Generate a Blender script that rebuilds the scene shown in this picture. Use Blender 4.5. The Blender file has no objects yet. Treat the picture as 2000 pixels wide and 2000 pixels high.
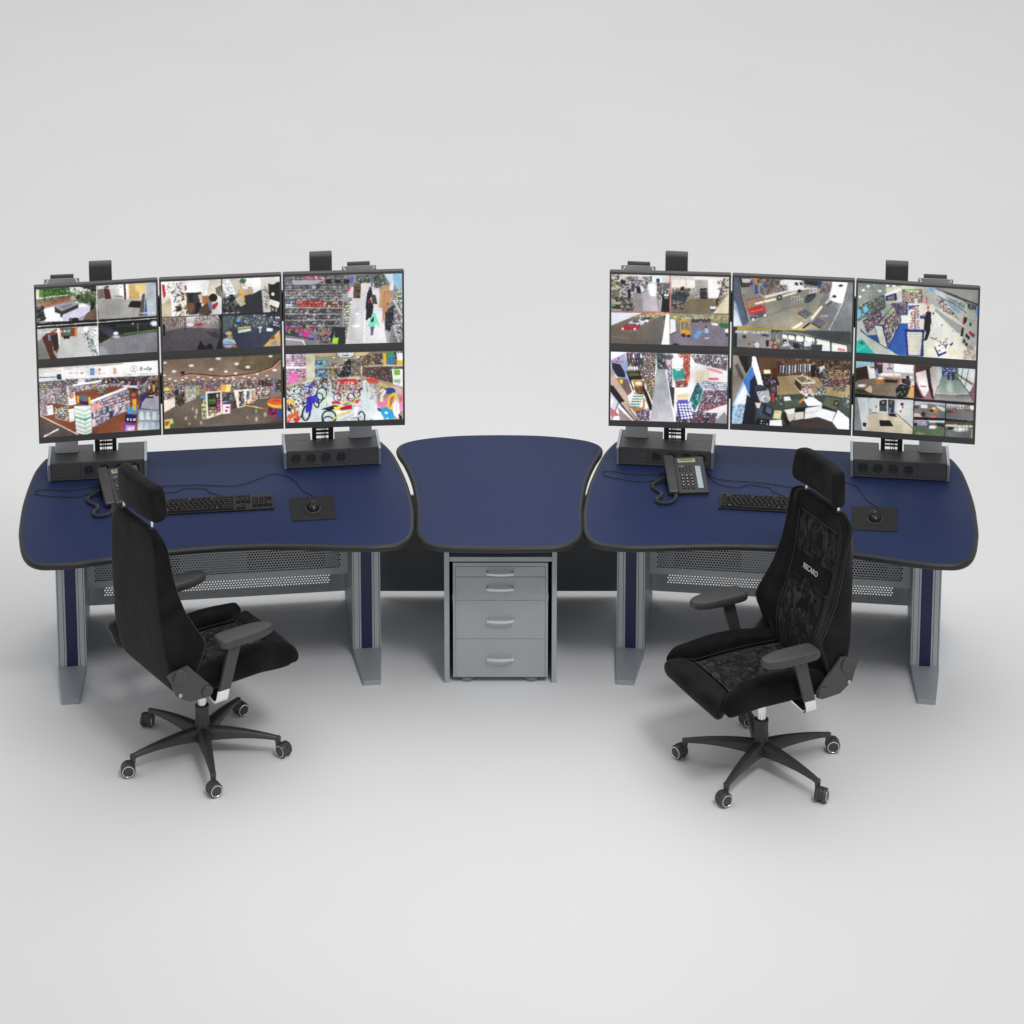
import bpy, math, random
import numpy as np
from mathutils import Vector, Matrix
R = math.radians
C = bpy.context.scene.collection
PSI = 0.12792; SX = 1.2525

# ------------------------------------------------------------------ materials
def mat(name, col, rough=.5, metal=0., spec=.5, noise=None, bump=0., bscale=200., sheen=0., coat=0., crease=0.):
    m = bpy.data.materials.new(name); m.use_nodes = True
    nt = m.node_tree; b = nt.nodes['Principled BSDF']
    b.inputs['Base Color'].default_value = (*col, 1); b.inputs['Roughness'].default_value = rough
    b.inputs['Metallic'].default_value = metal; b.inputs['Specular IOR Level'].default_value = spec
    if sheen:
        b.inputs['Sheen Weight'].default_value = sheen; b.inputs['Sheen Roughness'].default_value = .35
        b.inputs['Sheen Tint'].default_value = (.8, .8, .85, 1)
    if coat: b.inputs['Coat Weight'].default_value = coat; b.inputs['Coat Roughness'].default_value = .2
    tc = nt.nodes.new('ShaderNodeTexCoord')
    if noise:
        sc, amt = noise
        n = nt.nodes.new('ShaderNodeTexNoise'); n.inputs['Scale'].default_value = sc; n.inputs['Detail'].default_value = 6
        nt.links.new(tc.outputs['Object'], n.inputs['Vector'])
        r = nt.nodes.new('ShaderNodeMapRange'); r.inputs[1].default_value = .3; r.inputs[2].default_value = .7
        r.inputs[3].default_value = 1 - amt; r.inputs[4].default_value = 1 + amt
        nt.links.new(n.outputs['Fac'], r.inputs[0])
        mx = nt.nodes.new('ShaderNodeVectorMath'); mx.operation = 'SCALE'; mx.inputs[0].default_value = col
        nt.links.new(r.outputs[0], mx.inputs['Scale']); nt.links.new(mx.outputs[0], b.inputs['Base Color'])
        r2 = nt.nodes.new('ShaderNodeMapRange'); r2.inputs[3].default_value = max(0, rough-.06); r2.inputs[4].default_value = rough+.06
        nt.links.new(n.outputs['Fac'], r2.inputs[0]); nt.links.new(r2.outputs[0], b.inputs['Roughness'])
    if bump:
        n = nt.nodes.new('ShaderNodeTexNoise'); n.inputs['Scale'].default_value = bscale; n.inputs['Detail'].default_value = 3
        nt.links.new(tc.outputs['Object'], n.inputs['Vector'])
        bp = nt.nodes.new('ShaderNodeBump'); bp.inputs['Strength'].default_value = bump; bp.inputs['Distance'].default_value = .001
        nt.links.new(n.outputs['Fac'], bp.inputs['Height']); nt.links.new(bp.outputs[0], b.inputs['Normal'])
        if crease:
            mp = nt.nodes.new('ShaderNodeMapping'); mp.inputs['Rotation'].default_value = (.6, .4, .5); mp.inputs['Scale'].default_value = (1, 1, .7)
            n2 = nt.nodes.new('ShaderNodeTexNoise'); n2.inputs['Scale'].default_value = 15; n2.inputs['Detail'].default_value = 3; n2.inputs['Distortion'].default_value = .4
            nt.links.new(tc.outputs['Object'], mp.inputs[0]); nt.links.new(mp.outputs[0], n2.inputs['Vector'])
            b2 = nt.nodes.new('ShaderNodeBump'); b2.inputs['Strength'].default_value = crease; b2.inputs['Distance'].default_value = .006
            nt.links.new(n2.outputs['Fac'], b2.inputs['Height']); nt.links.new(b2.outputs[0], bp.inputs['Normal'])
    return m
M = {}
M['floor'] = mat('floor_white', (.80, .80, .80), .8, spec=.15, noise=(.7, .012))
M['blue'] = mat('blue_laminate', (.0195, .033, .100), .55, spec=.17, noise=(3., .04), bump=.10, bscale=900)
M['band'] = mat('black_edge_band', (.024, .0235, .0225), .42, spec=.4, noise=(30., .08))
M['alu'] = mat('silver_grey_metal', (.51, .54, .56), .5, .12, noise=(6., .04), bump=.06, bscale=1200)
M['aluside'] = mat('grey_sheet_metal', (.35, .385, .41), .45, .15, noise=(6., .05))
M['cap'] = mat('silver_end_cap', (.42, .45, .48), .36, .6, noise=(20., .04))
M['blueins'] = mat('blue_insert', (.014, .021, .088), .5, noise=(8., .05))
M['groove'] = mat('dark_groove', (.02, .02, .022), .6)
M['box'] = mat('anthracite_powder_coat', (.092, .092, .093), .48, noise=(15., .07), bump=.22, bscale=700)
M['dark'] = mat('black_metal', (.034, .034, .035), .45, noise=(15., .08))
M['panel'] = mat('dark_panel', (.19, .20, .21), .55, noise=(5., .06))
M['bezel'] = mat('monitor_bezel', (.066, .066, .067), .5, noise=(10., .05), bump=.05, bscale=900)
M['socket'] = mat('socket_plastic', (.050, .050, .051), .45)
M['rim'] = mat('socket_rim_plastic', (.13, .13, .13), .35)
M['postlift'] = mat('alu_lightened_for_shade', (.66, .70, .73), .5, .1, noise=(6., .04))  # same metal as alu, colour lightened to offset shade under the monitors
M['hole'] = mat('hole_black', (.004, .004, .004), .8)
M['contact'] = mat('contact_metal', (.55, .55, .55), .3, 1.)
M['ped'] = mat('grey_melamine', (.41, .44, .46), .5, noise=(9., .03), bump=.06, bscale=1000)
M['handle'] = mat('brushed_steel_handle', (.72, .73, .74), .38, .35, noise=(60., .03))
M['castor'] = mat('grey_plastic_castor', (.24, .24, .24), .4)
M['velvet'] = mat('black_velvet', (.0062, .0062, .0066), .80, spec=.22, noise=(11., .95), bump=.4, bscale=220, sheen=.15, crease=.3)
M['velvet2'] = mat('black_velour_bolster', (.0055, .0055, .0059), .82, spec=.2, noise=(11., .9), bump=.4, bscale=220, sheen=.11, crease=.25)
M['plastic'] = mat('dark_grey_plastic', (.058, .058, .059), .42, noise=(25., .05), bump=.08, bscale=600)
M['armpad'] = mat('armrest_polyurethane', (.055, .055, .056), .5, noise=(25., .06), bump=.12, bscale=500)
M['base'] = mat('black_nylon_base', (.050, .050, .051), .4, noise=(25., .08), bump=.08, bscale=500)
M['chrome'] = mat('polished_chrome', (.88, .88, .89), .12, 1.)
M['white'] = mat('light_key_label', (.62, .64, .66), .5)
M['phone'] = mat('dark_grey_phone_plastic', (.060, .061, .062), .38, noise=(30., .05), bump=.05, bscale=700)
M['phonekey'] = mat('black_phone_key', (.006, .006, .006), .3)
M['lcd'] = mat('green_grey_lcd', (.42, .46, .33), .25, noise=(40., .03))
M['lcdink'] = mat('lcd_ink', (.17, .20, .09), .5)
M['label'] = mat('pale_blue_label', (.55, .68, .76), .5)
M['red'] = mat('red_lamp', (.75, .08, .05), .3)
M['kbd'] = mat('black_keyboard_plastic', (.008, .008, .008), .5, noise=(50., .1))
M['keycap'] = mat('black_keycap', (.010, .010, .0105), .55, spec=.3)
M['cable'] = mat('black_cable', (.013, .013, .013), .4)
M['cord'] = mat('grey_cord', (.085, .085, .085), .4)
M['legend'] = mat('key_legend_print', (.22, .22, .22), .6)
M['pad'] = mat('black_mouse_mat', (.013, .013, .0135), .75, bump=.2, bscale=900)
M['mouse'] = mat('glossy_black_mouse', (.008, .008, .008), .18)
M['logo'] = mat('pale_embroidery', (.55, .60, .60), .7, bump=.5, bscale=900)
M['thread'] = mat('grey_seam_thread', (.060, .060, .062), .8)

def camo():
    m = bpy.data.materials.new('black_camouflage_velour'); m.use_nodes = True; nt = m.node_tree; b = nt.nodes['Principled BSDF']
    b.inputs['Roughness'].default_value = .85; b.inputs['Specular IOR Level'].default_value = .2
    b.inputs['Sheen Weight'].default_value = .14; b.inputs['Sheen Roughness'].default_value = .35
    tc = nt.nodes.new('ShaderNodeTexCoord'); last = None
    mp = nt.nodes.new('ShaderNodeMapping'); nt.links.new(tc.outputs['Object'], mp.inputs[0])
    mp.inputs['Scale'].default_value = (1., 1.2, .72)
    cols = [(.009, .009, .0095), (.021, .021, .022), (.040, .041, .042), (.0035, .0035, .004)]
    for i, (sc, th, off) in enumerate(((22, .50, 0), (27, .585, 7), (24, .60, 19))):
        n = nt.nodes.new('ShaderNodeTexNoise'); n.inputs['Scale'].default_value = sc; n.inputs['Detail'].default_value = 1.2
        n.inputs['Distortion'].default_value = .9
        a = nt.nodes.new('ShaderNodeVectorMath'); a.inputs[1].default_value = (off, off*.7, off*1.3)
        nt.links.new(mp.outputs[0], a.inputs[0]); nt.links.new(a.outputs[0], n.inputs['Vector'])
        r = nt.nodes.new('ShaderNodeMapRange'); r.inputs[1].default_value = th-.02; r.inputs[2].default_value = th+.02
        nt.links.new(n.outputs['Fac'], r.inputs[0])
        mx = nt.nodes.new('ShaderNodeMix'); mx.data_type = 'RGBA'
        nt.links.new(r.outputs[0], mx.inputs[0])
        if last is None: mx.inputs[6].default_value = (*cols[0], 1)
        else: nt.links.new(last.outputs[2], mx.inputs[6])
        mx.inputs[7].default_value = (*cols[i+1], 1); last = mx
    nt.links.new(last.outputs[2], b.inputs['Base Color'])
    n = nt.nodes.new('ShaderNodeTexNoise'); n.inputs['Scale'].default_value = 300
    bp = nt.nodes.new('ShaderNodeBump'); bp.inputs['Strength'].default_value = .3; bp.inputs['Distance'].default_value = .001
    nt.links.new(tc.outputs['Object'], n.inputs['Vector']); nt.links.new(n.outputs['Fac'], bp.inputs['Height']); nt.links.new(bp.outputs[0], b.inputs['Normal'])
    return m
M['camo'] = camo()

def screen_mat():
    m = bpy.data.materials.new('lit_screen'); m.use_nodes = True; nt = m.node_tree; b = nt.nodes['Principled BSDF']
    b.inputs['Base Color'].default_value = (.005, .005, .005, 1); b.inputs['Roughness'].default_value = .35
    a = nt.nodes.new('ShaderNodeAttribute'); a.attribute_name = 'picture'
    nt.links.new(a.outputs['Color'], b.inputs['Emission Color']); b.inputs['Emission Strength'].default_value = .98
    return m
M['screen'] = screen_mat()

# ------------------------------------------------------------------ mesh helpers
ORG = Vector((0, 0, 0))
class MB:
    def __init__(s): s.v = []; s.f = []; s.fm = []
    def add(s, vs, fs, mi=0):
        n = len(s.v); s.v += [tuple(p) for p in vs]; s.f += [tuple(i+n for i in f) for f in fs]; s.fm += [mi]*len(fs); return s
    def box(s, x0, x1, y0, y1, z0, z1, mi=0, xf=None):
        vs = [(x, y, z) for z in (z0, z1) for x, y in ((x0, y0), (x1, y0), (x1, y1), (x0, y1))]
        if xf: vs = [xf @ Vector(p) for p in vs]
        return s.add(vs, [(3, 2, 1, 0), (4, 5, 6, 7), (0, 1, 5, 4), (1, 2, 6, 5), (2, 3, 7, 6), (3, 0, 4, 7)], mi)
    def prism(s, poly, z0, z1, mi=0, xf=None):
        n = len(poly); vs = [(x, y, z0) for x, y in poly]+[(x, y, z1) for x, y in poly]
        if xf: vs = [xf @ Vector(p) for p in vs]
        return s.add(vs, [tuple(range(n))[::-1], tuple(range(n, 2*n))]+[(i, (i+1) % n, n+(i+1) % n, n+i) for i in range(n)], mi)
    def loft(s, rings, caps=True, mi=0, closed=True):
        n = len(rings[0]); vs = [p for r in rings for p in r]; fs = []
        for k in range(len(rings)-1):
            for i in range(n if closed else n-1):
                j = (i+1) % n; fs.append((k*n+i, k*n+j, (k+1)*n+j, (k+1)*n+i))
        if caps: fs.append(tuple(range(n))[::-1]); fs.append(tuple((len(rings)-1)*n+i for i in range(n)))
        return s.add(vs, fs, mi)
    def cyl(s, c, axis, r, h, n=24, r2=None, mi=0):
        """cylinder centred at c along axis"""
        a = Vector(axis).normalized(); q = a.to_track_quat('Z', 'Y'); c = Vector(c); r2 = r if r2 is None else r2
        rings = [[c+q @ Vector((rr*math.cos(t), rr*math.sin(t), z)) for t in [2*math.pi*i/n for i in range(n)]] for rr, z in ((r, -h/2), (r2, h/2))]
        return s.loft(rings, mi=mi)
    def lathe(s, c, axis, prof, n=24, mi=0, caps=True):
        a = Vector(axis).normalized(); q = a.to_track_quat('Z', 'Y'); c = Vector(c)
        return s.loft([[c+q @ Vector((rr*math.cos(t), rr*math.sin(t), z)) for t in [2*math.pi*i/n for i in range(n)]] for rr, z in prof], mi=mi, caps=caps)
    def tube(s, pts, r, n=8, mi=0):
        pts = [Vector(p) for p in pts]; rings = []; up = Vector((0, 0, 1))
        for i, p in enumerate(pts):
            t = (pts[min(i+1, len(pts)-1)]-pts[max(i-1, 0)]).normalized()
            u = t.cross(up)
            if u.length < 1e-3: u = Vector((1, 0, 0))
            u.normalize(); w = u.cross(t); up = w if abs(t.z) > .6 else Vector((0, 0, 1))
            rr = r(i/(len(pts)-1)) if callable(r) else r
            rings.append([p+(u*math.cos(a)+w*math.sin(a))*rr for a in [2*math.pi*k/n for k in range(n)]])
        return s.loft(rings, mi=mi)
    def build(s, name, mats, parent=None, bevel=0, smooth=False, sub=0, label=None, xf=None, solid=0, seg=2, ang=35):
        me = bpy.data.meshes.new(name)
        o0 = ORG if parent is not None else Vector((0, 0, 0))
        vs = [Vector(p)-o0 for p in s.v]
        if xf: vs = [xf @ p for p in vs]
        me.from_pydata(vs, [], s.f)
        ms = mats if isinstance(mats, (list, tuple)) else [mats]
        for m in ms: me.materials.append(m)
        if len(ms) > 1: me.polygons.foreach_set('material_index', s.fm)
        if smooth: me.polygons.foreach_set('use_smooth', [True]*len(me.polygons))
        me.update()
        if smooth and not sub: me.set_sharp_from_angle(angle=R(48))
        o = bpy.data.objects.new(name, me); C.objects.link(o)
        if parent is not None: o.parent = parent
        if solid: q = o.modifiers.new('Solidify', 'SOLIDIFY'); q.thickness = solid; q.offset = 0
        if bevel:
            q = o.modifiers.new('Bevel', 'BEVEL'); q.width = bevel; q.segments = seg; q.limit_method = 'ANGLE'; q.angle_limit = R(ang); q.harden_normals = False
            me.polygons.foreach_set('use_smooth', [True]*len(me.polygons))
            w = o.modifiers.new('WN', 'WEIGHTED_NORMAL'); w.keep_sharp = False
        if sub: q = o.modifiers.new('Sub', 'SUBSURF'); q.levels = sub; q.render_levels = sub
        if label: o['label'] = label
        return o
def catmull(P, n=6, closed=False):
    P = [Vector(p) for p in P]; out = []; N = len(P)
    for i in range(N if closed else N-1):
        g = (lambda k: P[k % N]) if closed else (lambda k: P[max(0, min(N-1, k))])
        a, b, c, d = g(i-1), g(i), g(i+1), g(i+2)
        for k in range(n):
            t = k/n
            out.append(.5*((2*b)+(c-a)*t+(2*a-5*b+4*c-d)*t*t+(3*b-a-3*c+d)*t**3))
    if not closed: out.append(P[-1])
    return out
def thing(name, label, cat, loc=(0, 0, 0), rz=0, group=None):
    global ORG
    ORG = Vector((0, 0, 0))
    o = bpy.data.objects.new(name, None); C.objects.link(o); o.location = loc; o.rotation_euler = (0, 0, rz)
    o['label'] = label; o['category'] = cat; o.empty_display_size = .1
    if group: o['group'] = group
    return o
def T(side, p):
    """station coordinates -> world"""
    c, s = math.cos(PSI), math.sin(PSI); x, y, z = p
    return (SX+c*x+s*y, -s*x+c*y, z) if side > 0 else (-SX+c*x-s*y, s*x+c*y, z)
def sthing(name, label, cat, side, base, rz=0, group=None):
    """thing standing at a point of a station; its part meshes are written in station coordinates"""
    global ORG
    o = thing(name, label, cat, T(side, base), -side*PSI+rz, group); ORG = Vector(base); return o
def copy_tree(src, label, loc, rz, group=None):
    r = src.copy(); C.objects.link(r); r.location = loc; r.rotation_euler = (0, 0, rz); r['label'] = label
    def rec(a, b):
        for ch in list(a.children):
            c = ch.copy(); C.objects.link(c); c.parent = b; rec(ch, c)
    rec(src, r); return r
def offset(poly, d):
    n = len(poly); out = []
    for i in range(n):
        a, b = Vector(poly[i-1]).to_2d(), Vector(poly[(i+1) % n]).to_2d(); t = (b-a).normalized()
        out.append(Vector(poly[i]).to_2d()+Vector((t.y, -t.x))*d)
    return out

# ------------------------------------------------------------------ setting
fl = MB()
fl.add([(-60, -60, 0), (60, -60, 0), (60, 90, 0), (-60, 90, 0)], [(0, 1, 2, 3)])
o = fl.build('floor', M['floor']); o['kind'] = 'structure'; o['label'] = 'seamless pale grey studio floor running on behind the desks as the backdrop'; 

# ------------------------------------------------------------------ desks
half = [(0, .362), (.35, .362), (.70, .362), (.726, .3612), (.740, .3565), (.7500, .346), (.7570, .331), (.7750, .277), (.792, .205), (.812, .05), (.826, -.12), (.829, -.25), (.829, -.378), (.824, -.45),
        (.811, -.567), (.787, -.655), (.745, -.703), (.69, -.713), (.63, -.714), (.57, -.706), (.457, -.685), (.353, -.664), (.19, -.640), (0, -.630)]
def outline(h, cx=0., corner=True):
    full = [Vector((cx+x, y, 0)) for x, y in h]
    dens = catmull(full, 5)
    left = [Vector((2*cx-p.x, p.y, 0)) for p in dens[::-1]][1:-1]
    return [(p.x, p.y) for p in dens]+[(p.x, p.y) for p in left]   # clockwise from the back centre
def top_and_band(poly, t, w=.017, th=.030, z=.74):
    poly = poly[::-1]      # counter-clockwise
    MB().prism(poly, z-th, z).build('tabletop', M['blue'], t)
    prof = [(0, 0), (.006, -.0008), (.012, -.0042), (.0158, -.0095), (w, -.015), (.0158, -.0205), (.012, -.0258), (.006, -.0292), (0, -th)]
    rings = [[Vector((*q, z+dz)) for q in offset(poly, d+.0002)] for d, dz in prof]
    n = len(poly); b = MB(); vs = [p for r in rings for p in r]; fs = []
    for k in range(len(rings)-1):
        for i in range(n): j = (i+1) % n; fs.append((k*n+i, (k+1)*n+i, (k+1)*n+j, k*n+j))
    b.add(vs, fs); b.build('edge_band', M['band'], t, smooth=True)
def perf(mb, x0, x1, z0, z1, hx0, hx1, hz0, hz1, pitch, r, y):
    rows = int((hz1-hz0)/(pitch*.866)); rh = (hz1-hz0)/rows; nx = int((hx1-hx0)/pitch-.5); px = (hx1-hx0)/(nx+.5)
    Q = lambda a, b, c, d: mb.add([(a, y, c), (b, y, c), (b, y, d), (a, y, d)], [(0, 1, 2, 3)])
    Q(x0, x1, z0, hz0); Q(x0, x1, hz1, z1); Q(x0, hx0, hz0, hz1); Q(hx1, x1, hz0, hz1)
    for k in range(rows):
        za = hz0+k*rh; zb = za+rh; off = px/2 if k % 2 else 0
        if off: Q(hx0, hx0+off, za, zb)
        else: Q(hx0+nx*px, hx1, za, zb)
        for i in range(nx):
            a = hx0+off+i*px; b = a+px; m = (a+b)/2; zm = (za+zb)/2
            o_ = [(a, za), (m, za), (b, za), (b, zm), (b, zb), (m, zb), (a, zb), (a, zm)]
            n_ = [(m+r*math.cos(R(225+45*q)), zm+r*math.sin(R(225+45*q))) for q in range(8)]
            mb.add([(p, y, q) for p, q in o_+n_], [(q, (q+1) % 8, 8+(q+1) % 8, 8+q) for q in range(8)])
    return mb
def make_desk(side, label):
    t = sthing('control_desk', label, 'desk', side, (0, 0, 0), group='blue control desks')
    top_and_band(outline(half), t)
    for s in (-1, 1):
        a, b = .581*s, .7035*s; lo, hi = min(a, b), max(a, b)
        leg = MB().box(lo, hi, -.262, .262, .040, .709).build('leg', M['aluside'], t, bevel=.0015)
        # extruded front face with grooves
        f = MB(); cx = (lo+hi)/2
        for u0, u1 in ((-.0612, -.0560), (-.0540, -.0340), (-.0320, -.0243), (.0243, .0320), (.0340, .0540), (.0560, .0612)):
            f.box(cx+u0, cx+u1, -.2665, -.2622, .0405, .7085)
        f.build('column_profile', M['alu'], leg, bevel=.0005)
        MB().box(cx-.0605, cx+.0605, -.2640, -.2623, .041, .708).build('column_groove', M['groove'], leg)
        MB().box(cx-.0235, cx+.0235, -.2668, -.2641, .0405, .7085).build('blue_insert', M['blueins'], leg)
        w0, w1 = .0612, .038
        xi, xo = .644*s, 0
        m = MB(); rings = []
        for y, w, z in ((-.5245, w1, .022), (-.2662, w0, .0405), (.262, w0, .0395), (.36, w0*.8, .030)):
            rings.append([(xi-w, y, 0), (xi+w, y, 0), (xi+w, y, z), (xi-w, y, z)])
        m.loft(rings); m.build('foot', M['aluside'], leg, bevel=.0012)
    up = perf(MB(), -.5795, .5795, .272, .52, -.548, .548, .300, .508, .0129, .0050, -.006)
    up.build('perforated_panel', M['alu'], t, solid=.0016)
    low = perf(MB(), -.600, .600, .037, .62, -.518, .518, .078, .124, .0129, .0040, .300)
    low.build('perforated_panel', M['alu'], t, solid=.0016)
    MB().box(-.5795, .5795, -.0045, .003, .2722, .2745).build('panel_lip', M['alu'], t)
    tr = MB(); tr.box(-.57, .57, .050, .11, .276, .60).build('cable_tray', M['hole'], t)
    for a_, b_ in ((-.17, .13), (.48, .54), (-.545, -.47)): MB().box(a_, b_, .020, .046, .300, .53).build('power_supply', M['panel'], t, bevel=.002)
    MB().box(-.5805, .5805, .10, .14, .655, .705).build('cross_beam', M['aluside'], t)
    return t
make_desk(-1, 'left blue control desk, with a chair seen from behind standing in front')
d2 = [o for o in C.objects if o.name == 'control_desk'][0]
copy_tree(d2, 'right blue control desk, with a chair facing the viewer standing in front', T(1, (0, 0, 0)), -PSI)

# ------------------------------------------------------------------ middle table and drawer unit
t = thing('link_table', 'flared blue middle table between the two desks over a grey open housing', 'table')
hm = [(0, .509), (.11, .506), (.217, .496), (.317, .474), (.395, .444), (.438, .410), (.455, .372), (.452, .325), (.436, .268), (.417, .208), (.389, .088), (.368, -.037), (.351, -.2),
      (.344, -.333), (.341, -.46), (.334, -.522), (.316, -.569), (.284, -.607), (.227, -.629), (.136, -.636), (0, -.639)]
top_and_band(outline(hm, .004), t)
for x0, x1 in ((-.2345, -.2125), (.2295, .2505)):
    MB().box(x0, x1, -.418, .32, .0, .7095).build('side_panel', M['ped'], t, bevel=.001)
MB().box(-.212, .229, -.414, .295, .562, .583).build('shelf', M['ped'], t, bevel=.001)
MB().box(-.212, .229, .30, .318, .05, .7095).build('rear_panel', M['panel'], t)
MB().box(-.553, .553, .380, .398, .030, .500).build('modesty_panel', M['panel'], t, bevel=.001)

t = thing('drawer_unit', 'grey drawer unit with four fronts and curved steel handles under the middle table', 'drawer unit', (0.008, -.1, 0)); ORG = Vector((.008, -.1, 0))
b = MB(); b.box(-.1965, -.1855, -.4145, .28, .026, .5405).box(.2015, .2125, -.4145, .28, .026, .5405).box(-.1965, .2125, -.4150, .28, .5405, .5565)
b.box(-.185, .201, -.395, .27, .03, .54); b.build('body', M['ped'], t, bevel=.0008)
for z0, z1, hz in ((.4925, .5390, .5125), (.3850, .4905, .4425), (.2050, .3835, .2945), (.0265, .2035, .117)):
    d = MB().box(-.1845, .2005, -.4152, -.3955, z0, z1).build('drawer', M['ped'], t, bevel=.0009)
    h = MB(); n = 16; rings = []
    for k in range(n+1):
        u = -1+2*k/n; x = .0075+.058*u; y = -.4325-.0085*(1-u*u)
        rings.append([(x, y-.0018, hz-.0058), (x, y+.0022, hz-.0058), (x, y+.0022, hz+.0058), (x, y-.0018, hz+.0058)])
    h.loft(rings)
    for x in (-.0485, .0595): h.box(x-.004, x+.004, -.4310, -.4155, hz-.0054, hz+.0054)
    h.build('handle', M['handle'], d, bevel=.0009)
for x in (-.137, .143):
    for y in (-.380, .2):
        MB().lathe((x, y, .0135), (0, 0, 1), [(.027, -.0133), (.0305, -.009), (.0305, .007), (.02, .0125)], 28).build('castor', M['castor'], t, smooth=True)

# ------------------------------------------------------------------ monitor stands (socket box, post, cable duct)
def make_stand(name, side, sx_, label):
    """sx_=+1: box on the station's right (post on the right), -1 mirrored in x"""
    cxb = .5217*sx_
    t = sthing(name, label, 'monitor stand', side, (cxb, .19, .74), group='monitor stands with socket boxes')
    F = lambda x: x*sx_
    def bx(mb, x0, x1, *a):
        x0, x1 = sorted((F(x0), F(x1))); return mb.box(x0, x1, *a)
    h = MB()
    bx(h, .3175, .7275, .0985, .212, .741, .8235); bx(h, .3175, .4325, .2125, .292, .741, .8235); bx(h, .5435, .7275, .2125, .292, .741, .8235)
    h.build('housing', M['box'], t, bevel=.0012)
    bx(MB(), .3178, .7272, .0935, .0982, .7435, .7520).build('base_strip', M['box'], t, bevel=.001)
    bx(MB(), .3190, .5970, .0945, .0983, .7545, .8205).build('socket_plate', M['box'], t, bevel=.0008)
    bx(MB(), .5985, .7260, .0945, .0983, .7545, .8205).build('blank_plate', M['box'], t, bevel=.0008)
    for x0, x1 in ((.3040, .3168), (.7282, .7412)):
        a, b_ = sorted((F(x0), F(x1)))
        m = MB(); prof = [(.0915, .7405), (.0905, .818), (.094, .823), (.20, .8262), (.292, .8262), (.296, .822), (.296, .7405)]
        m.add([(a, y, z) for y, z in prof]+[(b_, y, z) for y, z in prof], [tuple(range(7)), tuple(range(7, 14))[::-1]]+[(i, 7+i, 7+(i+1) % 7, (i+1) % 7) for i in range(7)])
        m.build('end_cap', M['cap'], t, bevel=.002)
    for x in (.359, .426, .493):
        c = (F(x), .0935, .7875)
        s_ = MB().lathe(c, (0, -1, 0), [(.0215, -.002), (.0215, .002), (.0195, .002), (.0185, -.0008)], 28).build('socket', M['socket'], t, smooth=False)
        for dx in (-.0075, .0075): MB().cyl((c[0]+dx, .0925, .7875), (0, 1, 0), .0025, .002, 10).build('pin_hole', M['hole'], s_)
        for z0 in (.8035, .7685): MB().box(c[0]-.002, c[0]+.002, .0912, .0930, z0, z0+.003).build('earth_contact', M['contact'], s_)
        MB().lathe(c, (0, -1, 0), [(.0245, -.002), (.0245, .0008), (.0232, .0008), (.0232, -.002)], 28, caps=False).build('socket_rim', M['rim'], s_)
    x = F(.561)
    u = MB().lathe((x, .0935, .7875), (0, -1, 0), [(.0215, -.002), (.0215, .002), (.0195, .002), (.0185, .0005)], 28).build('usb_module', M['socket'], t)
    for dx in (-.0085, .0085):
        for dz in (-.007, .007): MB().box(x+dx-.005, x+dx+.005, .0916, .0926, .7875+dz-.002, .7875+dz+.002).build('usb_port', M['hole'], u)
    # grey post, its dark slot, cap and bracket
    p = MB(); bx(p, .6085, .7090, .2040, .236, .8237, 1.610); p.build('post', M['postlift'], t, bevel=.0012)
    bx(MB(), .6045, .7130, .2030, .240, .8236, .8256).build('post_collar', M['dark'], t)
    p = MB(); bx(p, .6050, .7075, .1965, .1995, 1.600, 1.6455)
    for a, b_ in ((.5805, .6045), (.7080, .7345)):
        lo, hi = sorted((F(a), F(b_)))
        perf(p, lo, hi, 1.590, 1.6455, lo+.005, hi-.005, 1.6190, 1.6425, (hi-lo-.010)/1.55, .0038, .198)
    p.build('mounting_bracket', M['alu'], t, solid=.002)
    m = MB(); a, b_ = sorted((F(.6055), F(.7070))); prof = [(.200, 1.60), (.200, 1.6460), (.2085, 1.6590), (.220, 1.6590), (.220, 1.60)]
    m.add([(a, y, z) for y, z in prof]+[(b_, y, z) for y, z in prof], [tuple(range(5)), tuple(range(5, 10))[::-1]]+[(i, 5+i, 5+(i+1) % 5, (i+1) % 5) for i in range(5)])
    m.build('post_cap', M['bezel'], t, bevel=.001)
    # black cable duct with slots, bent over at the top
    d = MB()
    pr = [(.214, .962), (.214, 1.685)]+[(.214+.021*(1-math.cos(R(q))), 1.685+.0235*math.sin(R(q))) for q in range(10, 171, 10)]+[(.256, 1.685), (.256, .962)]
    a, b_ = sorted((F(.4385), F(.5380)))
    n = len(pr); d.add([(a, y, z) for y, z in pr]+[(b_, y, z) for y, z in pr], [tuple(range(n)), tuple(range(n, 2*n))[::-1]]+[(i, n+i, n+(i+1) % n, (i+1) % n) for i in range(n)])
    d.build('cable_duct', M['box'], t, bevel=.004, seg=3)
    g = MB(); bx(g, .4385, .4575, .214, .226, .79, .9615); bx(g, .5125, .5350, .214, .226, .79, .9615)
    for z0, z1 in ((.79, .8245), (.8405, .8460), (.8555, .8650), (.8735, .8790), (.8900, .900), (.910, .920), (.932, .9615)): bx(g, .4580, .5120, .2145, .2255, z0, z1)
    for x0, x1 in ((.4820, .4850), (.4915, .4950), (.4985, .5020)): bx(g, x0, x1, .2150, .2250, .80, .96)
    g.build('slotted_duct_section', M['dark'], t)
    return t
sR = make_stand('monitor_stand', -1, 1, 'stand with four-port socket box under the screen of coloured children\'s bikes')
sL = make_stand('monitor_stand', -1, -1, 'stand with socket box under the baby store screen, partly hidden by phone and chair headrest')
copy_tree(sR, 'stand with fully visible socket box at the far right behind the right mouse mat', T(1, (.5217, .19, .74)), -PSI)
copy_tree(sL, 'stand with socket box behind the fully visible desk phone on the right desk', T(1, (-.5217, .19, .74)), -PSI)

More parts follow.
